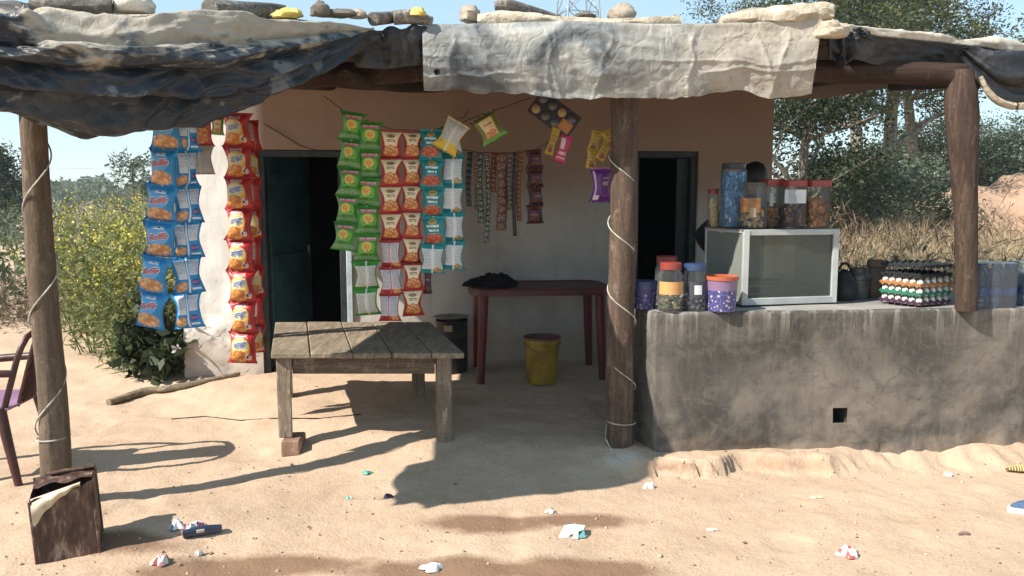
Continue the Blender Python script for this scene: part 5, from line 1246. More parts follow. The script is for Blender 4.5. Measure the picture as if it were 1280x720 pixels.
def quad(name, a_, b_, c_, d_, mat, th=.004):
    p = [cp(*a_), cp(*b_), cp(*c_), cp(*d_)]; n = (p[1] - p[0]).cross(p[3] - p[0]).normalized() * th
    bb = MB(); bb.add(p + [k - n for k in p], [(0, 1, 2, 3), (7, 6, 5, 4), (0, 4, 5, 1), (1, 5, 6, 2), (2, 6, 7, 3), (3, 7, 4, 0)]); return bb.build(name, mat, case)
quad('front_glass', (.038, .004, b0 + .04), (cw - .038, .004, b0 + .04), (cw - .038, .004, chh - .036), (.038, .004, chh - .036), M['glass'])
quad('side_glass', (.004, cdp - .012, b0 + .02), (.004, .016, b0 + .02), (.004, .016, chh - .02), (.004, cdp - .012, chh - .02), M['glass'])
quad('side_glass', (cw - .004, .016, b0 + .02), (cw - .004, cdp - .012, b0 + .02), (cw - .004, cdp - .012, chh - .02), (cw - .004, .016, chh - .02), M['glass'])
quad('top_panel', (-.008, -.010, chh), (cw + .008, -.010, chh), (cw + .008, cdp + .01, chh), (-.008, cdp + .01, chh), flat('case_top', (.20, .19, .175), .5), .006)
quad('base_panel', (.0, .012, b0 + .006), (cw, .012, b0 + .006), (cw, cdp, b0 + .006), (0, cdp, b0 + .006), flat('case_base', (.18, .17, .15), .6), .006)
quad('back_panel', (0.01, cdp - .014, b0 + .02), (cw * .62, cdp - .014, b0 + .02), (cw * .62, cdp - .014, chh - .02), (0.01, cdp - .014, chh - .02), flat('grey_green_reflection', (.24, .255, .215), .6, var=.3, scale=4), .004)  # opaque panel carrying the grey-green reflection of the glass as colour
quad('back_panel', (cw * .62 + .004, cdp - .022, b0 + .02), (cw - .01, cdp - .022, b0 + .02), (cw - .01, cdp - .022, chh - .02), (cw * .62 + .004, cdp - .022, chh - .02), flat('tan_board', (.52, .43, .31), .7, var=.25, scale=4), .004)
quad('shelf', (.02, .10, .115), (cw - .02, .10, .115), (cw - .02, cdp - .03, .115), (.02, cdp - .03, .115), M['glass'], .005)
cbar((-.006, cdp * .45, chh - .02), (-.006, cdp * .62, chh - .02), .01, .014, 'catch')
tr = MB().lathe(cp(cw * .42, cdp * .5, .122), [(.002, .0), (.11, .0), (.145, .022), (.148, .022), (.112, -.004), (.002, -.004)], 26, ell=.7).build('tray', M['steel'], wl=cp(cw * .42, cdp * .5, .118)); tag(tr, 'shallow steel tray lying inside the glass case', 'tray')
q = cp(.10, cdp * .52, b0 + .008); jar('squat red-lidded jar standing inside the glass case', V(*q), .060, .175, M['redcap'], nut, .014, 40, 31, 0, .5, None, .95)
# jars on the case
TT = CT + chh + .002
def oncase(px, dy=.15):
    d = ray(px, 284); Yq = ca.y + dy; k = Yq / d.y; return V(d.x * k, Yq, TT)
def jh(px, y, p): return at(px, y, p.y).z - TT
p = oncase(891, .30); jar('slim jar of yellow wafer sticks with a red lid on the glass case', p, .034, jh(891, 236, p), M['redcap'], stick_, .030, 46, 41, .6, .72, None, .95, shape='stick')
p = oncase(915, .20); H_ = jh(915, 204, p)
bj = thing('tall_jar', 'tall clear jar packed with blue-wrapped sweets, black lid', 'jar', p)
t = NT('blue_wrappers'); P_ = t.co('Object'); vo = t.voro(t.mapv(P_, (60, 60, 26)), 1.0, out='Color'); br = t.sep(vo)[0]; ln = t.math('LESS_THAN', t.voro(t.mapv(P_, (60, 60, 26)), 1., 'DISTANCE_TO_EDGE'), .07)
M['bluewrap'] = t.bsdf(t.mix(ln, t.ramp(br, [(.2, (.02, .16, .36)), (.6, (.06, .30, .55)), (.9, (.30, .50, .65))]), (.02, .05, .12)), .3, 0, t.bump(t.voro(t.mapv(P_, (60, 60, 26)), 1.), .6, .01))
MB().lathe(p, [(.002, .01), (.064, .01), (.070, .02), (.071, H_ * .45), (.069, H_ * .87), (.002, H_ * .88)], 22, 0, .35).build('contents', M['bluewrap'], bj)
MB().lathe(p, [(.002, .002), (.070, .002), (.077, .012), (.077, H_ * .88), (.066, H_ * .93)], 22, 0, .35).build('body', M['pet'], bj)
MB().lathe(p, [(.060, H_ * .92), (.071, H_ * .92), (.071, H_ * .99), (.066, H_), (.002, H_)], 22).build('cap', M['blackcap'], bj)
p = oncase(939, .10); J = jar('boxy clear jar with brown-orange label and cream tag on the glass case', p, .074, jh(939, 228, p), M['pet'], [candy[0], nut[1]], .014, 90, 42, .9, .42, (.36, .66, pi * 1.06, pi * 1.62, orange_lab), .9, rz=.2)
wraplabel(p, .0775, .07, .128, pi * 1.36, pi * 1.52, cream_lab, J, .9, 'cream_tag')
p = oncase(963, .24); jar('square red-lidded jar of reddish-brown biscuits', p, .068, jh(963, 224, p), M['redcap'], [cook[1], nut[0]], .02, 70, 43, .9, .46, (.45, .72, pi * 1.36, pi * 1.46, white_lab), 1.0, rz=.2)
p = oncase(989, .16); jar('square red-lidded jar with white and violet label and dark sweets', p, .070, jh(989, 225, p), M['redcap'], [dcandy[0], nut[0]], .016, 90, 44, .9, .5, (.52, .80, pi * 1.22, pi * 1.76, lab_mat('violet_white_label', (.60, .60, .62), [('rect', 0, .0, 1, .25, (.30, .12, .36)), ('ell', .5, .6, .2, .2, (.35, .2, .3)), ('lines', .1, .4, .9, .8, 5, (.3, .3, .35))])), 1.0, rz=.2)
p = oncase(1018, .18); jar('square red-lidded jar of round orange-brown cookies', p, .073, jh(1018, 225, p), M['redcap'], cook, .024, 90, 45, .9, .62, None, 1.0, shape='disc', rz=.2)

# ------------------------------------------------------------------ pots, eggs, bottles
def pot(name, label, cat, px, py, dy, prof, mat, n=24, lid=None, handle=None):
    q = onctr(px, py); c = V(q.x, q.y + dy, CT); t_ = thing(name, label, cat, c)
    MB().lathe(c, prof, n).build('body', M[mat], t_)
    if lid: MB().lathe(c, lid, n).build('lid', M[mat], t_)
    if handle:
        for pts in handle: MB().tube([c + V(*p_) for p_ in pts], .007, 7).build('handle', M['black'], t_)
    return c
M['clay'] = surf('fired_clay', [(.3, (.11, .075, .055)), (.7, (.21, .14, .10))], 7, 5, .85, .4, 25, .005)
M['sootalu'] = flat('dull_aluminium', (.16, .155, .15), .5, .6, .4, .3, 7, .1)
pot('kettle', 'blackened tea kettle with bowed handle beside the glass case', 'kettle', 1062, 377, .10, [(.002, 0), (.072, 0), (.085, .03), (.085, .09), (.06, .15), (.045, .165), (.04, .18), (.015, .195), (.002, .20)], 'darksteel', handle=[[(-.06 + .12 * k, 0, .15 + .09 * sin(pi * k)) for k in np.linspace(0, 1, 10)]])
pot('cook_pot', 'dull aluminium pot with dark lid next to the kettle', 'pot', 1083, 376, .13, [(.002, 0), (.066, 0), (.072, .008), (.072, .125), (.078, .13), (.078, .138), (.07, .138)], 'sootalu', lid=[(.08, .138), (.08, .15), (.06, .175), (.06, .20), (.002, .205)])
pot('clay_jar', 'round clay jar with a red-brown lid behind the egg trays', 'jar', 1112, 377, .20, [(.002, 0), (.06, 0), (.085, .05), (.09, .11), (.07, .18), (.055, .20), (.064, .21), (.064, .25), (.002, .255)], 'clay')
pot('glass_tumbler', 'small brown tumbler in the gap behind the glass case', 'tumbler', 1048, 380, .12, [(.002, 0), (.026, 0), (.034, .18), (.030, .18), (.024, .01), (.002, .01)], 'clay', 14)
# egg trays
q = onctr(1150, 386); ER = R(33); et = V(q.x, q.y + .012, CT); ex_ = V(cos(ER), sin(ER), 0); ey_ = V(-sin(ER), cos(ER), 0)
ex_ = V(cos(R(9)), sin(R(9)), 0); ey_ = V(-sin(R(40)), cos(R(40)), 0)
ey_ = V(-sin(R(26)), cos(R(26)), 0); ex_ = V(cos(R(26)), sin(R(26)), 0)
TS = .29; pitch_ = .0555; egg_ = flat('egg_shell', (.72, .68, .62), .45, var=.06)
cols = [('dark violet', (.055, .02, .05)), ('green', (.015, .16, .10)), ('orange-brown', (.36, .15, .05)), ('black', (.014, .015, .017)), ('black', (.02, .022, .026))]
na = 37; a = np.linspace(0, 1, na); UU, VV_ = np.meshgrid(a, a, indexing='ij')
prof_ = -np.cos(UU * 5 * 2 * pi) * .5 - np.cos(VV_ * 6 * 2 * pi) * .5
hz = .030 - .018 * prof_; rim_ = np.minimum(np.minimum(UU, 1 - UU), np.minimum(VV_, 1 - VV_)); hz = np.where(rim_ < .02, .028, hz)
hz = hz - .0
names_ = ['bottom egg tray of the stack, dark violet plastic', 'green plastic egg tray second from the bottom of the stack', 'orange-brown plastic egg tray in the middle of the stack', 'black plastic egg tray directly above the orange-brown one', 'topmost black egg tray of the stack']
egv = None
for k in range(5):
    z0 = CT + .002 + k * pitch_; org = et + V(0, 0, 0); org.z = z0
    m_ = flat('tray_plastic', cols[k][1], .5, var=.2)
    t_ = thing('egg_tray', names_[k], 'egg tray', org, None)
    G = np.array(tuple(org)) + UU[..., None] * TS * np.array(tuple(ex_)) + VV_[..., None] * TS * np.array(tuple(ey_)); G[..., 2] = z0 + hz * (1.0)
    me = np_mesh('cups', G.reshape(-1, 3) - np.array(tuple(org)), grid_faces(na, na), m_, smooth=True); link('cups', me, t_)
    # skirt: little feet of the outer cups
    for u0, dirv, cnt in ((org, ex_, 5), (org, ey_, 6)):
        pass
    sk = MB()
    for (p0, dv, cnt) in ((org, ex_, 5), (org, ey_, 6), (org + ey_ * TS, ex_, 5), (org + ex_ * TS, ey_, 6)):
        vs = []; nseg = cnt * 6
        for i in range(nseg + 1):
            f = i / nseg; zt_ = .036 - .006 * abs(cos(f * cnt * pi)) ** 2; zb_ = .004 + .020 * abs(cos(f * cnt * pi)) ** 1.2
            p = p0 + dv * TS * f; vs += [V(p.x, p.y, z0 + zb_), V(p.x, p.y, z0 + zt_)]
        sk.add(vs, [(2 * i, 2 * i + 2, 2 * i + 3, 2 * i + 1) for i in range(nseg)])
    sk.build('rim', m_, t_)
    if k < 3:
        for (i, j) in [(i, 0) for i in range(5)] + [(0, j) for j in range(1, 6)]:
            p = org + ex_ * TS * (i + .5) / 5 + ey_ * TS * (j + .5) / 6 + V(0, 0, .010)
            if egv is None:
                eb = MB().lathe(V(0, 0, 0), [(.001, 0), (.010, .002), (.016, .010), (.0192, .021), (.018, .034), (.013, .046), (.006, .052), (.001, .0535)], 14).build('egg', egg_, local=True); egv = eb.data; o = eb
            else:
                o = bpy.data.objects.new('egg', egv); COL.objects.link(o)
            o.location = p; tag(o, 'white egg sitting in the %s' % ['dark violet bottom egg tray', 'green egg tray', 'orange-brown egg tray'][k], 'egg', 'eggs showing at the rim of the stacked trays')
    # (the eggs' tops carry the next tray)
# shrink-wrapped water bottles
M['film'] = clear('blue_film', (.80, .86, .94), .86, .18); M['water'] = clear('bottle_plastic', (.80, .87, .94), .84, .1)
def waterpack(label, px, py, nx, ny, seed):
    q = onctr(px, py); c = V(q.x, q.y + .03, CT); t_ = thing('water_pack', label, 'water bottles', c); r = .046; h = .265
    first = None
    for i in range(nx):
        for j in range(ny):
            p = c + cdir * (r + i * r * 2.02) + cin * (r + j * r * 2.02)
            if first is None:
                MB_ = MB().lathe(V(0, 0, 0), [(.002, .002), (.040, .002), (.0445, .01), (.0445, .05), (.041, .06), (.0445, .07), (.0445, .12), (.041, .13), (.0445, .14), (.044, .18), (.030, .222), (.014, .238), (.014, .248)], 16)
                bo = MB_.build('bottle', M['water'], t_, local=True); first = bo
                ca_ = MB().lathe(V(0, 0, .246), [(.0155, 0), (.0155, .018), (.002, .0185)], 12).build('cap', flat('bottle_cap', (.05, .12, .36), .4), bo, local=True)
                lb = MB().lathe(V(0, 0, 0), [(.0452, .075), (.0452, .118)], 16).build('label', flat('bottle_label', (.10, .16, .42), .4, var=.3, scale=40), bo, local=True); kids = (ca_.data, lb.data)
            else:
                bo = bpy.data.objects.new('bottle', first.data); COL.objects.link(bo); bo.parent = t_
                for nm, dt in zip(('cap', 'label'), kids):
                    kk = bpy.data.objects.new(nm, dt); COL.objects.link(kk); kk.parent = bo
            bo.location = p - c
    # film drawn tight round the bottles
    nx_, nz_ = 60, 20; w_, d_ = nx * r * 2.02, ny * r * 2.02; per = rrect(w_ + .008, d_ + .008, r, 8); rows = []
    ctrp = c + cdir * (w_ / 2) + cin * (d_ / 2)
    for iz in range(nz_):
        f = iz / (nz_ - 1); z = .001 + .268 * f; row = []
        for kx, (x, y) in enumerate(per * 1):
            dn = 1 - .02 * abs(sin(x / (r * 2.02) * pi)) - .03 * (f > .8) * (f - .8) / .2 + .012 * float(fbm(x * 25 + seed, y * 25, z * 25, 2, seed)); row.append(tuple(ctrp + cdir * x * dn + cin * y * dn + V(0, 0, z)))
        rows.append(row)
    G = np.array(rows); b = MB(); b.add(G.reshape(-1, 3), [tuple(f) for f in grid_faces(nz_, len(per), True)], 0, True); b.add(G[-1], [tuple(range(len(per)))]); b.build('film_wrap', M['film'], t_)
waterpack('blue film-wrapped pack of water bottles next to the trunk post', 1223, 386, 3, 2, 3)
waterpack('second film-wrapped pack of water bottles farther along the counter', 1283, 384, 3, 2, 5)

# ================================================================== SHOPKEEPER behind the counter
hd = at(943, 221, 5.95); PX, PYY = hd.x, hd.y
pz = 0.0; Ht = hd.z + .12 - pz
sk_me = bpy.data.meshes.new('person_skeleton')
J = {'pel': (0, 0, .95), 'bel': (0, 0, 1.10), 'chs': (0, .0, 1.30), 'nk0': (0, .01, 1.46), 'nk1': (0, -.005, 1.535), 'hd0': (0, -.012, 1.60), 'hd1': (0, -.008, 1.68), 'hd2': (0, 0, 1.745),
     'shL': (-.17, .01, 1.42), 'elL': (-.42, .05, 1.24), 'wrL': (-.24, -.16, 1.06), 'haL': (-.19, -.21, 1.03), 'shR': (.17, .01, 1.42), 'elR': (.27, .02, 1.14), 'wrR': (.22, -.20, 1.02), 'haR': (.19, -.27, 1.0),
     'hpL': (-.10, 0, .90), 'knL': (-.11, -.02, .50), 'anL': (-.12, .03, .09), 'toL': (-.13, -.12, .03), 'hpR': (.10, 0, .90), 'knR': (.11, -.02, .50), 'anR': (.12, .03, .09), 'toR': (.13, -.12, .03)}
Rr = {'pel': .15, 'bel': .145, 'chs': .155, 'nk0': .075, 'nk1': .058, 'hd0': .072, 'hd1': .088, 'hd2': .062, 'shL': .075, 'elL': .052, 'wrL': .034, 'haL': .036, 'shR': .075, 'elR': .052, 'wrR': .034, 'haR': .036, 'hpL': .105, 'knL': .072, 'anL': .05, 'toL': .036, 'hpR': .105, 'knR': .072, 'anR': .05, 'toR': .036}
Ed = [('pel', 'bel'), ('bel', 'chs'), ('chs', 'nk0'), ('nk0', 'nk1'), ('nk1', 'hd0'), ('hd0', 'hd1'), ('hd1', 'hd2'), ('chs', 'shL'), ('shL', 'elL'), ('elL', 'wrL'), ('wrL', 'haL'), ('chs', 'shR'), ('shR', 'elR'), ('elR', 'wrR'), ('wrR', 'haR'), ('pel', 'hpL'), ('hpL', 'knL'), ('knL', 'anL'), ('anL', 'toL'), ('pel', 'hpR'), ('hpR', 'knR'), ('knR', 'anR'), ('anR', 'toR')]
# fingers
for s_, sg in (('L', 1), ('R', -1)):
    hx_, hy_, hz_ = J['ha' + s_]
    for k, (dx, l) in enumerate(((-.027, .062), (-.009, .075), (.009, .07), (.026, .055))):
        J[f'f{k}a' + s_] = (hx_ + dx + .01 * sg, hy_ - .035, hz_ - .012); J[f'f{k}b' + s_] = (hx_ + dx + .015 * sg, hy_ - .035 - l * .5, hz_ - .02); J[f'f{k}c' + s_] = (hx_ + dx + .018 * sg, hy_ - .03 - l * .8, hz_ - .045)
        for c_, r_ in (('a', .010), ('b', .009), ('c', .0075)): Rr[f'f{k}{c_}' + s_] = r_
        Ed += [('ha' + s_, f'f{k}a' + s_), (f'f{k}a' + s_, f'f{k}b' + s_), (f'f{k}b' + s_, f'f{k}c' + s_)]
    J['t1' + s_] = (hx_ + .04 * sg, hy_ - .01, hz_ - .01); J['t2' + s_] = (hx_ + .055 * sg, hy_ - .045, hz_ - .02); Rr['t1' + s_] = .012; Rr['t2' + s_] = .009
    Ed += [('ha' + s_, 't1' + s_), ('t1' + s_, 't2' + s_)]
J = {k: (-q[0], q[1], q[2]) for k, q in J.items()}
sc = Ht / 1.80; ks = list(J); sk_me.from_pydata([tuple(q * sc for q in J[k]) for k in ks], [(ks.index(a), ks.index(b)) for a, b in Ed], [])
so = bpy.data.objects.new('person_skeleton', sk_me); COL.objects.link(so)
md = so.modifiers.new('skin', 'SKIN'); md.use_smooth_shade = True; so.modifiers.new('sub', 'SUBSURF').levels = 2
if not sk_me.skin_vertices: sk_me.attributes
for i, k in enumerate(ks):
    sv = sk_me.skin_vertices[0].data[i]; r_ = Rr[k] * sc
    sv.radius = (r_ * (1.12 if k in ('pel', 'bel', 'chs') else 1), r_ * (.72 if k in ('pel', 'bel', 'chs') else 1)); sv.use_root = (k == 'pel')
dg = bpy.context.evaluated_depsgraph_get(); dg.update(); ev = so.evaluated_get(dg); m = bpy.data.meshes.new_from_object(ev); bpy.data.objects.remove(so)
m.name = 'person'
skin_ = flat('skin', (.17, .085, .05), .5, var=.1); m.materials.clear(); m.materials.append(flat('black_jacket', (.010, .010, .012), .85, var=.3)); m.materials.append(skin_); m.materials.append(flat('dark_trousers', (.015, .017, .024), .85)); m.materials.append(flat('eye_dark', (.01, .008, .008), .2))
# nose, brow and chin pulled out of the head
for v in m.vertices:
    x, y, z = v.co / sc
    if z > 1.54 and y < -.03:
        v.co.y -= sc * (.028 * math.exp(-((x / .014) ** 2 + ((z - 1.635) / .022) ** 2)) + .010 * math.exp(-((x / .03) ** 2 + ((z - 1.57) / .016) ** 2)) - .012 * (math.exp(-(((x - .032) / .014) ** 2 + ((z - 1.662) / .012) ** 2)) + math.exp(-(((x + .032) / .014) ** 2 + ((z - 1.662) / .012) ** 2))))
for p in m.polygons:
    c_ = p.center / sc; hand = min((Vector(J['ha' + s_]) - c_).length for s_ in 'LR') < .12
    p.material_index = 1 if (c_.z > 1.485 or hand) else (2 if c_.z < .88 else 0)
    if c_.y < -.05 and abs(c_.z - 1.662) < .009 and abs(abs(c_.x) - .032) < .012: p.material_index = 3
per = link('person', m, None, (PX, PYY, pz)); per.location = (PX, PYY, pz); per.rotation_euler.z = pi
tag(per, 'black-haired person in dark clothes standing behind the glass case, elbow out', 'person')
th = np.linspace(0, 2 * pi, 26, endpoint=False); ph = np.linspace(0, pi * .62, 14); T_, Ph = np.meshgrid(th, ph, indexing='ij')
cut = np.where(np.sin(T_) < -.3, .62, 1.0); Pp = Ph * cut
k_ = 1 + .04 * fbm(np.cos(T_) * 4, np.sin(T_) * 4, Pp * 4, 3, 77)
G = np.stack([.096 * np.sin(Pp) * np.cos(T_) * k_, .112 * np.sin(Pp) * np.sin(T_) * k_ + .008, 1.675 + .115 * np.cos(Pp) * k_], -1).transpose(1, 0, 2) * sc
me = np_mesh('hair', G.reshape(-1, 3), grid_faces(14, 26, True), flat('black_hair', (.008, .007, .007), .55, bump=.5, bscale=120), smooth=True); link('hair', me, per)
eb = MB()
for sx in (-1, 1): 
    e_ = MB().lathe(V(sx * .090 * sc, .005, 1.64 * sc), [(.002, -.03), (.014, -.02), (.02, 0), (.018, .02), (.002, .03)], 8, ell=1.6).build('ear', skin_, per, local=True)
# ================================================================== VEGETATION
def leaves(P_, size, n=None, up=.3, aspect=2.2, rg=rng, droop=0.0, fold=.25):
    """diamond leaf cards, two triangles folded at the rib, random heading"""
    N = len(P_); sz = size * (0.65 + .7 * rg.random(N))
    d = rg.normal(size=(N, 3)); d[:, 2] = d[:, 2] * .7 + up - droop; d /= np.linalg.norm(d, axis=1)[:, None]
    a = rg.normal(size=(N, 3)); s = np.cross(d, a); s /= np.linalg.norm(s, axis=1)[:, None]; nn = np.cross(s, d)
    L_ = sz[:, None]; Wd = L_ / aspect
    v0 = P_; v1 = P_ + d * L_ * .45 + s * Wd * .5 + nn * Wd * fold; v2 = P_ + d * L_; v3 = P_ + d * L_ * .45 - s * Wd * .5 + nn * Wd * fold
    v = np.stack([v0, v1, v2, v3], 1).reshape(-1, 3); f = np.arange(4 * N).reshape(N, 4)
    return v, f
M['leaf_a'] = leafmat('broad_leaf', (.030, .044, .018), (.060, .080, .032), (.13, .145, .06))
M['leaf_b'] = leafmat('dark_leaf', (.014, .024, .012), (.028, .044, .020), (.060, .080, .036))
M['leaf_c'] = leafmat('yellow_green_leaf', (.05, .07, .02), (.10, .12, .035), (.20, .20, .07))
M['leaf_d'] = leafmat('grey_green_leaf', (.06, .085, .055), (.10, .13, .085), (.16, .185, .12))
M['leaf_m'] = leafmat('mustard_leaf', (.085, .115, .04), (.17, .20, .075), (.32, .32, .14))
M['leaf_f'] = leafmat('field_leaf', (.05, .068, .032), (.095, .115, .058), (.17, .18, .10))
M['petal'] = leafmat('yellow_petal', (.50, .40, .03), (.64, .54, .08), (.74, .66, .20), .25)
M['straw'] = leafmat('straw', (.28, .21, .12), (.44, .34, .20), (.58, .47, .30), .3)
M['drybrush'] = leafmat('dry_brush', (.10, .075, .05), (.19, .14, .09), (.30, .22, .14), .2)
M['stem'] = flat('green_stem', (.10, .13, .04), .7)

def tree(label, base, H, spread, crown0, mat, nleaf, lsize, seed, trunks=1, group=None, dens=1.0, cl=.45, lean=0.0, tr=None, name='tree'):
    rg = np.random.default_rng(seed); rd = random.Random(seed)
    t_ = thing(name, label, 'tree', base, group)
    b = MB(); tips = []
    def branch(p, d, L_, r, lv):
        n = 5; pts = [p]; rr = [r]; q = p.copy(); dd = d.copy()
        for i in range(n):
            dd = (dd + V(rd.gauss(0, .13), rd.gauss(0, .13), rd.gauss(.03, .08))).normalized(); q = q + dd * (L_ / n); pts.append(q.copy()); rr.append(max(.006, r * (1 - .75 * (i + 1) / n)))
        b.tube(pts, rr, 7 if lv < 2 else 4, False)
        if lv >= 1: tips.extend([(pts[k], L_) for k in range(2, n + 1)])
        if lv < 3:
            kk = 3 if lv else 0
            for i in range(kk):
                k = rd.randint(2, n); a = rd.uniform(0, 2 * pi); o = V(cos(a), sin(a), rd.uniform(.0, .7)).normalized()
                branch(pts[k], (dd * .5 + o).normalized(), L_ * rd.uniform(.45, .65), rr[k] * .7, lv + 1)
    for tk in range(trunks):
        off = V(rd.uniform(-.6, .6), rd.uniform(-.3, .3), 0) * (trunks > 1); r0 = tr or H * .022
        n = 9; pts = []; rr = []; q = Vector(base) + off + V(0, 0, -.1); d = V(rd.uniform(-.06, .06) + lean, rd.uniform(-.05, .05), 1).normalized()
        for i in range(n + 1):
            pts.append(q.copy()); rr.append(r0 * (1.15 - i / n * .85)); d = (d + V(rd.gauss(0, .05), rd.gauss(0, .05), .05)).normalized(); q = q + d * (H * .86 / n)
        b.tube(pts, rr, 9, False)
        nb = int(11 * dens)
        for i in range(nb):
            f = crown0 + (1 - crown0) * (i + rd.random()) / nb; k = min(n, max(1, int(f * n))); a = i * 2.4 + rd.uniform(-.5, .5)
            w = sin(pi * min(1, (f - crown0) / (1 - crown0) * .75 + .2)); o = V(cos(a), sin(a), rd.uniform(.1, .65)).normalized()
            branch(pts[k], o, spread * (0.45 + .6 * w), rr[k] * .55, 1)
    b.build('trunk', M['bark'], t_)
    tp = np.array([tuple(p) for p, _ in tips]); per = 36; idx = rg.integers(0, len(tp), nleaf // per)
    cen = tp[idx]; P_ = np.repeat(cen, per, 0) + rg.normal(size=(len(cen) * per, 3)) * cl * np.array([1, 1, .7])
    v, f = leaves(P_, lsize, rg=rg, up=.15)
    link('crown', np_mesh('crown', v - np.array(tuple(base)), f, M[mat]), t_)
    return t_
def gb(px, Y): p = at(px, 245, Y); return V(p.x, Y, YARD)
# tall pale-stemmed trees behind the counter end
tree('tall pale-trunked tree with thin open crown rising behind the log beam', gb(1078, 25), 10.5, 2.6, .46, 'leaf_a', 17000, .13, 301, dens=1.4, cl=.30)
tree('tall twin tree with yellow-green lower leaves beyond the counter', gb(1112, 27), 11.5, 2.8, .40, 'leaf_c', 17000, .13, 302, dens=1.4, cl=.30)
tree('slender tree with sparse top showing right beside the trunk post', gb(1146, 30), 11.0, 2.6, .50, 'leaf_a', 12000, .13, 303, dens=1.3, cl=.30)
tree('thin tree whose top just clears the roof over the counter', gb(915, 33), 11.2, 2.8, .5, 'leaf_a', 8000, .12, 304, dens=1.2, cl=.32)
tree('dense dark evergreen tree close behind the shop corner', gb(1003, 19), 6.2, 2.0, .10, 'leaf_b', 20000, .105, 305, dens=1.8, cl=.30)
tree('dark bushy tree filling the gap left of the trunk post', gb(1155, 38), 5.2, 2.4, .06, 'leaf_b', 12000, .13, 306, dens=1.8, cl=.36)
tree('dark round tree between the tall trunks and the trunk post', gb(1182, 40), 5.0, 2.0, .06, 'leaf_b', 10000, .13, 307, dens=1.6, cl=.36)
tree('grey-green bush growing under the tall trees', gb(1052, 21), 2.6, 1.3, .05, 'leaf_d', 7000, .13, 308, dens=1.4, cl=.3, name='bush')
tree('olive green shrub at the foot of the dark trees', gb(1120, 24), 2.3, 1.6, .05, 'leaf_d', 7000, .14, 309, dens=1.4, cl=.35, name='bush')
tree('tall grey-green tree beyond the earth bank', gb(1268, 40), 5.2, 1.9, .2, 'leaf_d', 12000, .14, 310, dens=1.5, cl=.4)
tree('lower rounded tree beside the tall grey-green one', gb(1234, 42), 3.9, 2.0, .06, 'leaf_a', 12000, .14, 311, dens=1.5, cl=.42)
tree('distant green tree past the end of the counter', gb(1340, 38), 5.5, 2.4, .1, 'leaf_d', 7000, .2, 312, dens=1.5, cl=.5)
tree('big dark tree standing over the field beyond the log post', gb(-14, 36), 4.1, 1.25, .08, 'leaf_b', 8000, .2, 313, dens=1.6, cl=.35)
tree('wide dark shrub tree at the field edge', gb(-75, 30), 2.6, 1.5, .05, 'leaf_b', 8000, .2, 314, dens=1.5, cl=.5)
tree('small lone tree above the field next to the blue packets', gb(166, 27), 3.4, .62, .55, 'leaf_d', 750, .14, 315, dens=.9, cl=.17)
# far wooded horizon: one mass
rg = np.random.default_rng(5)
n = 60000; ang = rg.uniform(-62, 62, n); dist = rg.uniform(150, 240, n); hh = 3.6 + 1.6 * fbm(ang * .9, dist * .02, 0, 3, 401)
P_ = np.stack([np.sin(np.radians(ang)) * dist, np.cos(np.radians(ang)) * dist, hh * rg.random(n) ** .6], -1)
v, f = leaves(P_, 1.05, rg=rg, aspect=1.4); tag(link('far_wood', np_mesh('far_wood', v, f, M['leaf_d'])), 'low wooded skyline along the far edge of the fields', 'woods', kind='stuff')
# field scrub on the open side
def scatter(n, x0, x1, y0, y1, hfun, lsize, mat, seed, per=14, sp=.16, aspect=4.0, name='scrub', label='', up=.9, stems=True, mask=None):
    rg = np.random.default_rng(seed); X = rg.uniform(x0, x1, n); Y_ = y0 + (y1 - y0) * rg.random(n) ** 1.5
    if mask is not None: k = mask(X, Y_); X, Y_ = X[k], Y_[k]; n = len(X)
    h = hfun(X, Y_) * rg.uniform(.65, 1.1, n)
    t_ = rg.random((n, per)) ** .7; P_ = np.stack([X[:, None] + rg.normal(size=(n, per)) * sp * (1.15 - t_ * .6), Y_[:, None] + rg.normal(size=(n, per)) * sp, YARD + t_ * h[:, None]], -1).reshape(-1, 3)
    v, f = leaves(P_, lsize, rg=rg, up=up, aspect=aspect)
    o = link(name, np_mesh(name, v, f, M[mat])); return tag(o, label, name.replace('_', ' '), kind='stuff')
cone = lambda X, Y_: (X < -.30 * Y_ - .2) & (X > -.78 * Y_ - 3)
scatter(4200, -60, -3.0, 9.6, 60, lambda X, Y_: 1.05 + .012 * (Y_ - 10) + .45 * fbm(X * .5, Y_ * .5, 0, 2, 411), .17, 'leaf_f', 412, 16, .2, 4.0, 'green_scrub', 'tall green scrub covering the field beyond the yard', .9, mask=cone)
scatter(1500, -60, -3.0, 12, 60, lambda X, Y_: 1.2 + .012 * (Y_ - 10) + .4 * fbm(X * .5, Y_ * .5, 0, 2, 413), .16, 'leaf_d', 414, 16, .22, 3.0, 'grey_scrub', 'grey-green weeds mixed through the field', .7, mask=cone)
scatter(900, -14, -3.5, 9.0, 13, lambda X, Y_: .55 + .2 * fbm(X, Y_, 0, 2, 415), .13, 'drybrush', 416, 16, .2, 6.0, 'dry_weeds', 'brown dead weeds at the edge of the yard', .8, mask=lambda X, Y_: X < -.44 * Y_)
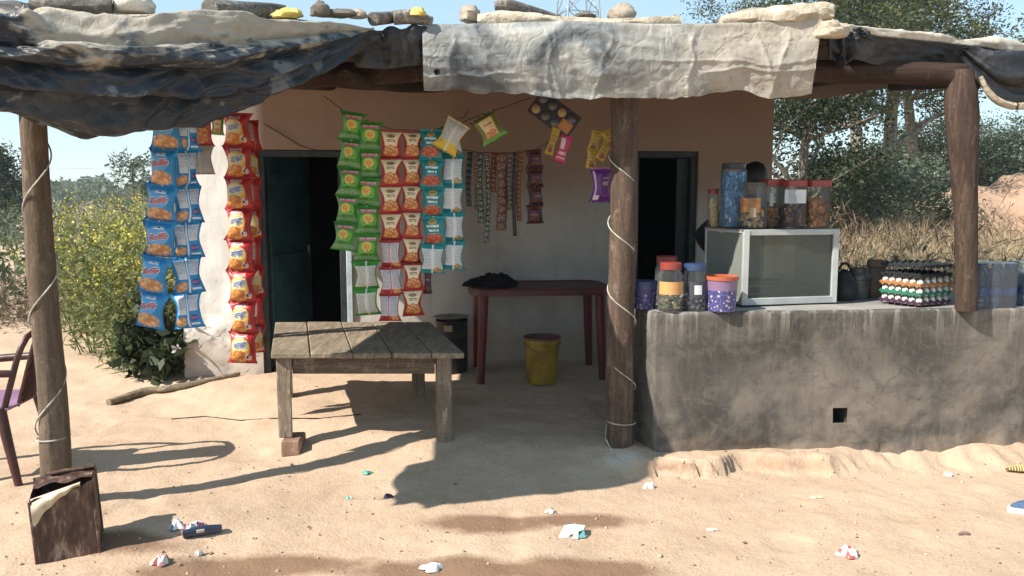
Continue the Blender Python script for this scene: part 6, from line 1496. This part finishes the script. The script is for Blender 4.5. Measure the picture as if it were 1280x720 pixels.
# dry grass and brush behind the counter
cr2_ = lambda X, Y_: (X > .30 * Y_) & (X < .80 * Y_ + 3)
scatter(4200, 2.2, 24, 7.6, 19, lambda X, Y_: .42 + .02 * Y_ + .2 * fbm(X * .7, Y_ * .7, 0, 2, 421), .30, 'straw', 422, 12, .10, 34., 'dry_grass', 'straw-coloured dry grass behind the counter', 1.6, mask=cr2_)
scatter(1500, 2.6, 24, 9, 21, lambda X, Y_: .55 + .035 * Y_ + .3 * fbm(X * .5, Y_ * .5, 0, 2, 423), .28, 'drybrush', 424, 16, .2, 22., 'dry_brush', 'leafless brown brushwood behind the dry grass', 1.1, mask=cr2_)
scatter(500, 2.6, 20, 8, 18, lambda X, Y_: .5 + .02 * Y_, .12, 'leaf_d', 425, 14, .18, 3., 'low_weeds', 'scattered green weeds in the dry grass', .8, mask=cr2_)
# red earth bank
bx = np.linspace(2, 40, 150); by = np.linspace(0, 1, 30); BX, BV = np.meshgrid(bx, by, indexing='ij')
top = np.interp(BX, [2, 6, 8, 10.5, 12, 14, 17, 40], [.4, .55, .62, .85, 1.05, 1.75, 2.15, 2.4]) + .16 * fbm(BX * .9, 0, 0, 3, 431)
prof_ = np.interp(BV, [0, .25, .45, .55, 1], [0, .75, 1, 1.0, .1]); BY = 22.5 + BV * 7 + .35 * fbm(BX * .8, BV * 3, 0, 3, 432)
BZ = YARD - .1 + (top + .1) * prof_ + .12 * ridge(BX * 1.5, BV * 5, 0, 3, 433) * prof_
M['redearth'] = surf('red_earth', [(.3, (.30, .185, .125)), (.55, (.41, .27, .185)), (.75, (.50, .36, .26))], 1.2, 7, .95, .8, 6, .12)
o = link('earth_bank', np_mesh('earth_bank', np.stack([BX, BY, BZ], -1).reshape(-1, 3), grid_faces(150, 30), M['redearth'], smooth=True)); tag(o, kind='structure')

# ------------------------------------------------------------------ mustard plants by the wall
def mustard(label, base, H, seed, nst=7, flowers=1.0):
    rd = random.Random(seed); rg = np.random.default_rng(seed); t_ = thing('mustard_plant', label, 'plant', base, 'mustard plants growing by the wall corner')
    b = MB(); lp = []; fp = []
    for k in range(nst):
        a = rd.uniform(0, 2 * pi); q = Vector(base) + V(rd.gauss(0, .06), rd.gauss(0, .06), -.02); d = V(cos(a) * .28, sin(a) * .28, 1).normalized(); h = H * rd.uniform(.7, 1.05); pts = [q.copy()]
        for i in range(7):
            d = (d + V(rd.gauss(0, .09), rd.gauss(0, .09), .04)).normalized(); q = q + d * h / 7; pts.append(q.copy())
        b.tube(pts, [.007 * (1.1 - i / 8) for i in range(8)], 4, False)
        for i in range(1, 8):
            for _ in range(int(17 if i < 6 else 9)): lp.append(pts[i] + V(rd.gauss(0, .075), rd.gauss(0, .075), rd.gauss(0, .06)))
        for _ in range(4):
            i = rd.randint(4, 6); a2 = rd.uniform(0, 2 * pi); e = pts[i] + V(cos(a2) * .10, sin(a2) * .10, rd.uniform(.06, .22)) * (H / 1.3); b.tube([pts[i], (pts[i] + e) / 2 + V(0, 0, .01), e], [.004, .003, .002], 3, False)
            for _ in range(int(5 * flowers)): fp.append(e + V(rd.gauss(0, .022), rd.gauss(0, .022), rd.gauss(0, .03)))
            for _ in range(6): lp.append(e.lerp(pts[i], rd.random()) + V(rd.gauss(0, .03), rd.gauss(0, .03), rd.gauss(0, .03)))
        for _ in range(int(7 * flowers)): fp.append(pts[-1] + V(rd.gauss(0, .025), rd.gauss(0, .025), rd.gauss(0, .04)))
    o = b.build('stems', M['stem'], t_); o['kind'] = 'stuff'
    v, f = leaves(np.array([tuple(p) for p in lp]), .09, rg=rg, up=.55, aspect=5.5); link('foliage', np_mesh('foliage', v - np.array(tuple(base)), f, M['leaf_m']), t_)
    if fp: v, f = leaves(np.array([tuple(p) for p in fp]), .024, rg=rg, up=.4, aspect=1.1); o = link('blossom', np_mesh('blossom', v - np.array(tuple(base)), f, M['petal']), t_); o['kind'] = 'stuff'
for k, (px, Y, H) in enumerate(((100, 7.6, 1.35), (118, 8.3, 1.5), (140, 7.3, 1.3), (150, 8.6, 1.6), (165, 7.7, 1.4), (185, 7.2, 1.25), (196, 8.2, 1.5), (212, 7.6, 1.35), (122, 9.2, 1.6), (90, 8.8, 1.4), (175, 9.3, 1.6), (208, 9.0, 1.55), (130, 7.0, .95), (160, 6.9, 1.0))):
    g = gb(px, Y); mustard('yellow-flowering mustard plant in the clump by the wall corner', V(g.x, g.y, gz(g.x, g.y) if Y < 8.5 else YARD), H * 1.0, 500 + k)
# broad-leaved dark plant with a white flower at the wall's foot
def leafy(label, base, H, rad_, seed, white=None, nl=260, ls=.13, mat='leaf_b'):
    rg = np.random.default_rng(seed); rd = random.Random(seed); t_ = thing('leafy_plant', label, 'plant', base); b = MB(); lp = []
    for k in range(9):
        a = rd.uniform(0, 2 * pi); e = Vector(base) + V(cos(a) * rad_ * rd.uniform(.3, 1), sin(a) * rad_ * rd.uniform(.3, .9), H * rd.uniform(.5, 1)); m_ = Vector(base).lerp(e, .5) + V(0, 0, .06)
        b.tube([Vector(base) - V(0, 0, .02), m_, e], [.011, .008, .004], 5, False)
        for _ in range(nl // 9): f = rd.uniform(.25, 1.05); lp.append(Vector(base).lerp(e, f) + V(rd.gauss(0, .05), rd.gauss(0, .05), rd.gauss(0, .05)))
    o = b.build('stems', M['stem'], t_); o['kind'] = 'stuff'
    v, f = leaves(np.array([tuple(p) for p in lp]), ls, rg=rg, up=.0, aspect=1.7); link('foliage', np_mesh('foliage', v - np.array(tuple(base)), f, M[mat]), t_)
    if white is not None:
        fl = MB()
        for k in range(5):
            a = k * 2 * pi / 5; fl.add([white, white + V(.035 * cos(a - .4), -.02, .035 * sin(a - .4)), white + V(.052 * cos(a), -.03, .052 * sin(a)), white + V(.035 * cos(a + .4), -.02, .035 * sin(a + .4))], [(0, 1, 2, 3)])
        fl.build('flower', flat('white_petal', (.74, .74, .70), .6), t_)
wf = at(222, 436, 6.45)
leafy('broad-leaved dark plant with one white flower at the wall corner', V(-2.92, 6.6, gz(-2.92, 6.6)), .72, .30, 601, wf, 330, .12)
leafy('small dark leafy plant beside the dead branch', V(-3.2, 6.7, gz(-3.2, 6.7)), .62, .28, 602, None, 240, .11)

# ================================================================== THINGS ON THE GROUND
def ong(px, py, up=0.0):
    p = gnd(px, py, YARD); z = gz(p.x, p.y); p = gnd(px, py, z); return V(p.x, p.y, gz(p.x, p.y) + up)
p0, p1, p2, p3 = ong(136, 507), ong(180, 494), ong(228, 480), ong(300, 470)
me = log_mesh('dead_branch', [p0 + V(0, 0, .02), p1 + V(0, 0, .03), p2 + V(0, 0, .025), p3 + V(0, 0, .02)], [.026, .030, .026, .016], wood('dead_wood', (.12, .09, .06), (.24, .19, .13), (.36, .30, .22), 'x'), 10, 10, .2, 61, base=p0); o = link('dead_branch', me, None, p0); o.location = p0
tag(o, 'dead grey-brown branch lying on the dirt near the wall corner', 'branch')
def litter(name, label, cat, px, py, w, d_, h, cols_, seed, rz=0.0, fr=2.2):
    c = ong(px, py, .001)
    t = NT('litter_print'); P_ = t.co('Object'); n_ = t.voro(t.mapv(P_, (38, 38, 10)), 1.0, out='Color'); mt = t.bsdf(t.ramp(t.sep(n_)[0], [(i / max(1, len(cols_)), q) for i, q in enumerate(cols_)], 'CONSTANT'), .4)
    return crumple(name, label, cat, c, w / 2, d_ / 2, h, mt, seed, 22, rz=rz, fr=fr)
WHT = (.62, .62, .60)
litter('wrapper', 'small blue and white wrapper near the rusty tin shadow', 'wrapper', 221, 657, .07, .06, .05, [WHT, (.08, .18, .34), (.55, .58, .6)], 71)
litter('wrapper', 'crumpled maroon and white wrapper against the flattened blue packet', 'wrapper', 244, 660, .12, .07, .07, [(.16, .03, .06), WHT, (.05, .06, .14), (.2, .06, .1)], 72, .5)
litter('wrapper', 'pink and white scrap on the damp dirt before the tin', 'wrapper', 201, 704, .07, .07, .045, [WHT, (.46, .12, .14), (.6, .5, .48)], 73)
litter('wrapper', 'tiny white paper bit on the dirt beyond the blue packet', 'scrap', 249, 694, .03, .03, .03, [WHT, (.5, .4, .3)], 74)
litter('wrapper', 'white paper scrap at the edge of the damp patch', 'scrap', 540, 712, .09, .06, .035, [WHT, (.66, .64, .62), (.4, .36, .34)], 75)
litter('wrapper', 'small green scrap inside the roof shadow', 'scrap', 459, 592, .055, .04, .02, [(.05, .26, .20), (.10, .36, .28)], 76)
litter('wrapper', 'tiny pale green scrap on the sunlit dirt', 'scrap', 436, 623, .035, .025, .02, [(.4, .5, .44), (.12, .36, .28)], 77)
litter('wrapper', 'dark purple shiny scrap on the sunlit dirt', 'scrap', 486, 621, .055, .045, .03, [(.04, .012, .05), (.10, .06, .12), (.02, .01, .03)], 78)
litter('wrapper', 'white lump of lime near the reddish post', 'scrap', 811, 609, .065, .055, .045, [(.66, .63, .58), (.55, .5, .44)], 79)
litter('wrapper', 'small whitish pebble-like scrap before the veranda shade', 'scrap', 688, 641, .05, .04, .03, [(.6, .56, .48), (.46, .38, .3)], 80)
litter('wrapper', 'white and red crumpled wrapper lying on the open sand', 'wrapper', 1060, 694, .085, .075, .05, [WHT, (.46, .10, .08), (.70, .68, .66)], 81)
litter('wrapper', 'small white scrap below the counter', 'scrap', 1186, 594, .05, .035, .03, [WHT, (.4, .4, .42)], 82)
litter('wrapper', 'thin white-green strip on the sand', 'scrap', 890, 663, .055, .025, .012, [(.55, .56, .46), (.4, .42, .3)], 83)
litter('wrapper', 'faint straw-coloured scrap on the sand', 'scrap', 1020, 622, .07, .03, .015, [(.58, .50, .36), (.5, .4, .28)], 84)
litter('wrapper', 'small dark twig-like scrap on the open sand', 'scrap', 1205, 668, .06, .02, .014, [(.14, .09, .12), (.24, .14, .12)], 85)
# flattened blue packet, tube-like
c = ong(253, 665, .001); a = R(24)
bl = thing('blue_packet', 'rolled dark blue packet lying on the dirt', 'wrapper', c)
me = log_mesh('packet', [c + V(-.085 * cos(a), -.085 * sin(a), .022), c + V(0, 0, .026), c + V(.085 * cos(a), .085 * sin(a), .022)], [.018, .024, .019], printmat('navy_packet', (.022, .036, .075), [('rect', .3, .3, .6, .7, (.5, .46, .42))]), 12, 8, .18, 62, base=c); link('packet', me, bl)
b = MB(); b.box(c + V(.0, -.022, .030), (.035, .006, .022), Euler((.5, 0, a)), .002); b.build('pale_patch', flat('pale_print', (.52, .47, .42), .5), bl)
ws = [ong(x, y, .004) for x, y in ((214, 524), (255, 521), (300, 523), (345, 520), (400, 522), (452, 519))]
tag(MB().tube(ws, .0035, 5).build('wire', M['black']), 'thin dark wire lying across the sunlit dirt near the plank table', 'wire')
# pale turquoise sachet tent
c = ong(716, 668, .001)
tq = thing('sachet', 'folded white and turquoise plastic sachet on the sand', 'sachet', c); mt_ = flat('pale_turquoise', (.62, .76, .74), .4, var=.1); mt2 = flat('turquoise', (.10, .33, .33), .4)
def panel(pts, mt, nm): 
    b = MB(); b.add([c + V(*q) for q in pts] + [c + V(q[0], q[1], q[2] - .002) for q in pts], [(0, 1, 2, 3), (7, 6, 5, 4), (0, 4, 5, 1), (1, 5, 6, 2), (2, 6, 7, 3), (3, 7, 4, 0)]); b.build(nm, mt, tq)
panel([(-.072, -.05, .004), (-.02, -.035, .004), (.004, .05, .030), (-.036, .055, .022)], mt_, 'flap'); panel([(-.018, -.032, .012), (.050, -.020, .034), (.062, .045, .026), (.004, .05, .030)], mt_, 'flap'); panel([(.018, -.045, .003), (.056, -.04, .003), (.062, .045, .024), (.050, -.020, .032)], mt2, 'edge_fold'); panel([(-.005, -.05, .003), (.020, -.055, .003), (.024, -.03, .022), (.004, -.026, .018)], mt_, 'corner')
# ribbed sandal sole and a shoe tip at the side of the yard
c = ong(1272, 590, .004); so_ = thing('corn_cob', 'ribbed yellow-brown cob lying on the sand by the counter', 'cob', c)
kern = flat('pale_kernel', (.50, .40, .18), .6)
link('core', log_mesh('core', [c + V(-.07, .0, .012), c + V(0, -.006, .018), c + V(.10, -.016, .018)], [.006, .017, .019], flat('cob_core', (.16, .11, .04), .8), 10, 8, .05, 63, base=c), so_)
for k in range(11):
    x = -.055 + k * .014; ctr_ = c + V(x, -.006 - x * .06, .017); r_ = .012 + .009 * min(1, k / 3); b = MB(); b.tube([ctr_ + V(0, r_ * cos(q), r_ * sin(q)) for q in np.linspace(-.3, pi + .3, 9)], .0045, 5); b.build('rib', kern, so_)
c = ong(1292, 640, .0); sh = thing('shoe', 'blue canvas shoe with a white rubber toe on the sand', 'shoe', c)
def shoe_ring(z, k, n=24): return [(c.x + (.135 * cos(2 * pi * i / n)) * k, c.y + (.048 * sin(2 * pi * i / n) * (1 + .15 * cos(2 * pi * i / n))) * k, c.z + z) for i in range(n)]
def rings(lv, nm, mt):
    b = MB(); vs = [p for z, k in lv for p in shoe_ring(z, k)]; n = 24
    b.add(vs, [(i * n + j, i * n + (j + 1) % n, (i + 1) * n + (j + 1) % n, (i + 1) * n + j) for i in range(len(lv) - 1) for j in range(n)], 0, True); b.add(shoe_ring(*lv[-1]), [tuple(range(n))]); b.build(nm, mt, sh)
rings([(-.004, .97), (.0, 1.0), (.024, 1.0), (.027, .96), (.028, .88)], 'sole', flat('white_rubber', (.70, .69, .66), .6)); rings([(.026, .90), (.040, .84), (.052, .66), (.055, .45)], 'upper', flat('blue_canvas', (.06, .11, .20), .9, var=.2, scale=60, bump=.3, bscale=200))
lc = MB()
# pebbles and crumbs of earth
n = 420; rg = np.random.default_rng(91); b = MB(); bm = bmesh.new(); bmesh.ops.create_icosphere(bm, subdivisions=1, radius=1.); bm.verts.index_update(); iv = [v.co.copy() for v in bm.verts]; fc_ = [[v.index for v in f.verts] for f in bm.faces]; bm.free()
for i in range(n):
    px, py = rg.uniform(-20, 1300), 545 + 175 * rg.random() ** .8
    p = gnd(px, py, YARD)
    if i < 130: p = V(rg.uniform(.85, 3.4), 0, 0); p.y = float(edge_line(p.x)) - abs(rg.normal()) * .10 - .02
    s = rg.uniform(.003, .008) * (1.7 if rg.random() < .10 else 1); z = gz(p.x, p.y); e = Euler(tuple(rg.uniform(0, 3, 3))).to_matrix()
    b.add([V(p.x, p.y, z + s * .3) + e @ V(v.x * s * rg.uniform(.8, 1.2), v.y * s, v.z * s * .7) for v in iv], fc_, 0, True)
o = b.build('pebbles', surf('pebble', [(.3, (.30, .19, .12)), (.7, (.56, .43, .32))], 30, 3, .9, 0)); tag(o, 'small clods and pebbles strewn over the yard', 'pebbles', kind='stuff')

M['straw_bits'] = leafmat('straw_bits', (.16, .11, .07), (.30, .21, .13), (.46, .35, .22), .0)
# bits of straw, twig and dry leaf trodden into the yard
rg = np.random.default_rng(97); n = 330; px = rg.uniform(-10, 1290, n); py = 470 + 250 * rg.random(n); P_ = []
for a_, c_ in zip(px, py):
    if (700 < a_ and c_ < 575) : c_ = 580 + 140 * rg.random()
    q = gnd(a_, c_, YARD); P_.append((q.x, q.y, gz(q.x, q.y) + .004))
P_ = np.array(P_); d = rg.normal(size=(n, 3)); d[:, 2] *= .08; d /= np.linalg.norm(d, axis=1)[:, None]; s = np.cross(d, np.array([0, 0, 1.]) + .4 * rg.normal(size=(n, 3))); s /= np.linalg.norm(s, axis=1)[:, None]
L_ = (.006 + .020 * rg.random(n) ** 2)[:, None]; w_ = L_ * rg.choice([.06, .12, .45], n)[:, None]
v = np.stack([P_, P_ + d * L_ * .5 + s * w_, P_ + d * L_ + np.array([0, 0, .003]), P_ + d * L_ * .5 - s * w_], 1).reshape(-1, 3)
tag(link('leaf_litter', np_mesh('leaf_litter', v, np.arange(4 * n).reshape(n, 4), M['straw_bits'])), 'straw bits and dry leaf crumbs trodden into the yard', 'leaf litter', kind='stuff')

# ================================================================== FAR THINGS
M['galv'] = flat('galvanised_steel', (.30, .33, .36), .5, .6)
pc_ = V(at(722, 10, 62).x, 62, YARD); py_ = thing('lattice_tower', 'thin lattice steel tower rising far behind the roof', 'tower', pc_); HH = 19.0
def corner(k, z):
    w = 3.1 - 1.7 * z / HH; a = pi / 4 + k * pi / 2 + .3; return V(pc_.x + w * cos(a), pc_.y + w * sin(a), z)
for k in range(4): MB().tube([corner(k, -.2), corner(k, HH)], .075, 5).build('leg', M['galv'], py_)
lv = [0, 3, 5.8, 8.4, 10.8, 13, 15, 17, 19]
for i in range(len(lv) - 1):
    for k in range(4):
        for a_, b_ in ((corner(k, lv[i]), corner(k + 1, lv[i + 1])), (corner(k + 1, lv[i]), corner(k, lv[i + 1])), (corner(k, lv[i + 1]), corner(k + 1, lv[i + 1]))):
            MB().tube([a_, b_], .038, 4).build('brace', M['galv'], py_)
for k, (y0, y1, lab) in enumerate(((205, 204, 'upper thin power line crossing above the field'), (217, 217, 'lower thin power line crossing above the field'))):
    a_ = at(-300, y0 - 6, 70); b_ = at(330, y1 - 6, 70); n = 16
    tag(MB().tube([a_.lerp(b_, i / n) - V(0, 0, .9 * (1 - (2 * i / n - 1) ** 2)) for i in range(n + 1)], .018, 4).build('power_line', M['galv']), lab, 'wire')

# ================================================================== AIR
HAZE = 0.0007
b = MB(); b.box((0, 165, 9.6), (640, 460, 22.0))
hz_ = b.build('haze', [])
hm = bpy.data.materials.new('winter_haze'); hm.use_nodes = True; hm.node_tree.nodes.clear()
ho_ = hm.node_tree.nodes.new('ShaderNodeOutputMaterial'); pv = hm.node_tree.nodes.new('ShaderNodeVolumePrincipled')
pv.inputs['Color'].default_value = (.86, .92, 1.0, 1); pv.inputs['Density'].default_value = HAZE; pv.inputs['Anisotropy'].default_value = .2
hm.node_tree.links.new(pv.outputs[0], ho_.inputs['Volume']); hz_.data.materials.append(hm)
tag(hz_, 'thin winter haze in the air over the whole place', 'haze', kind='stuff')
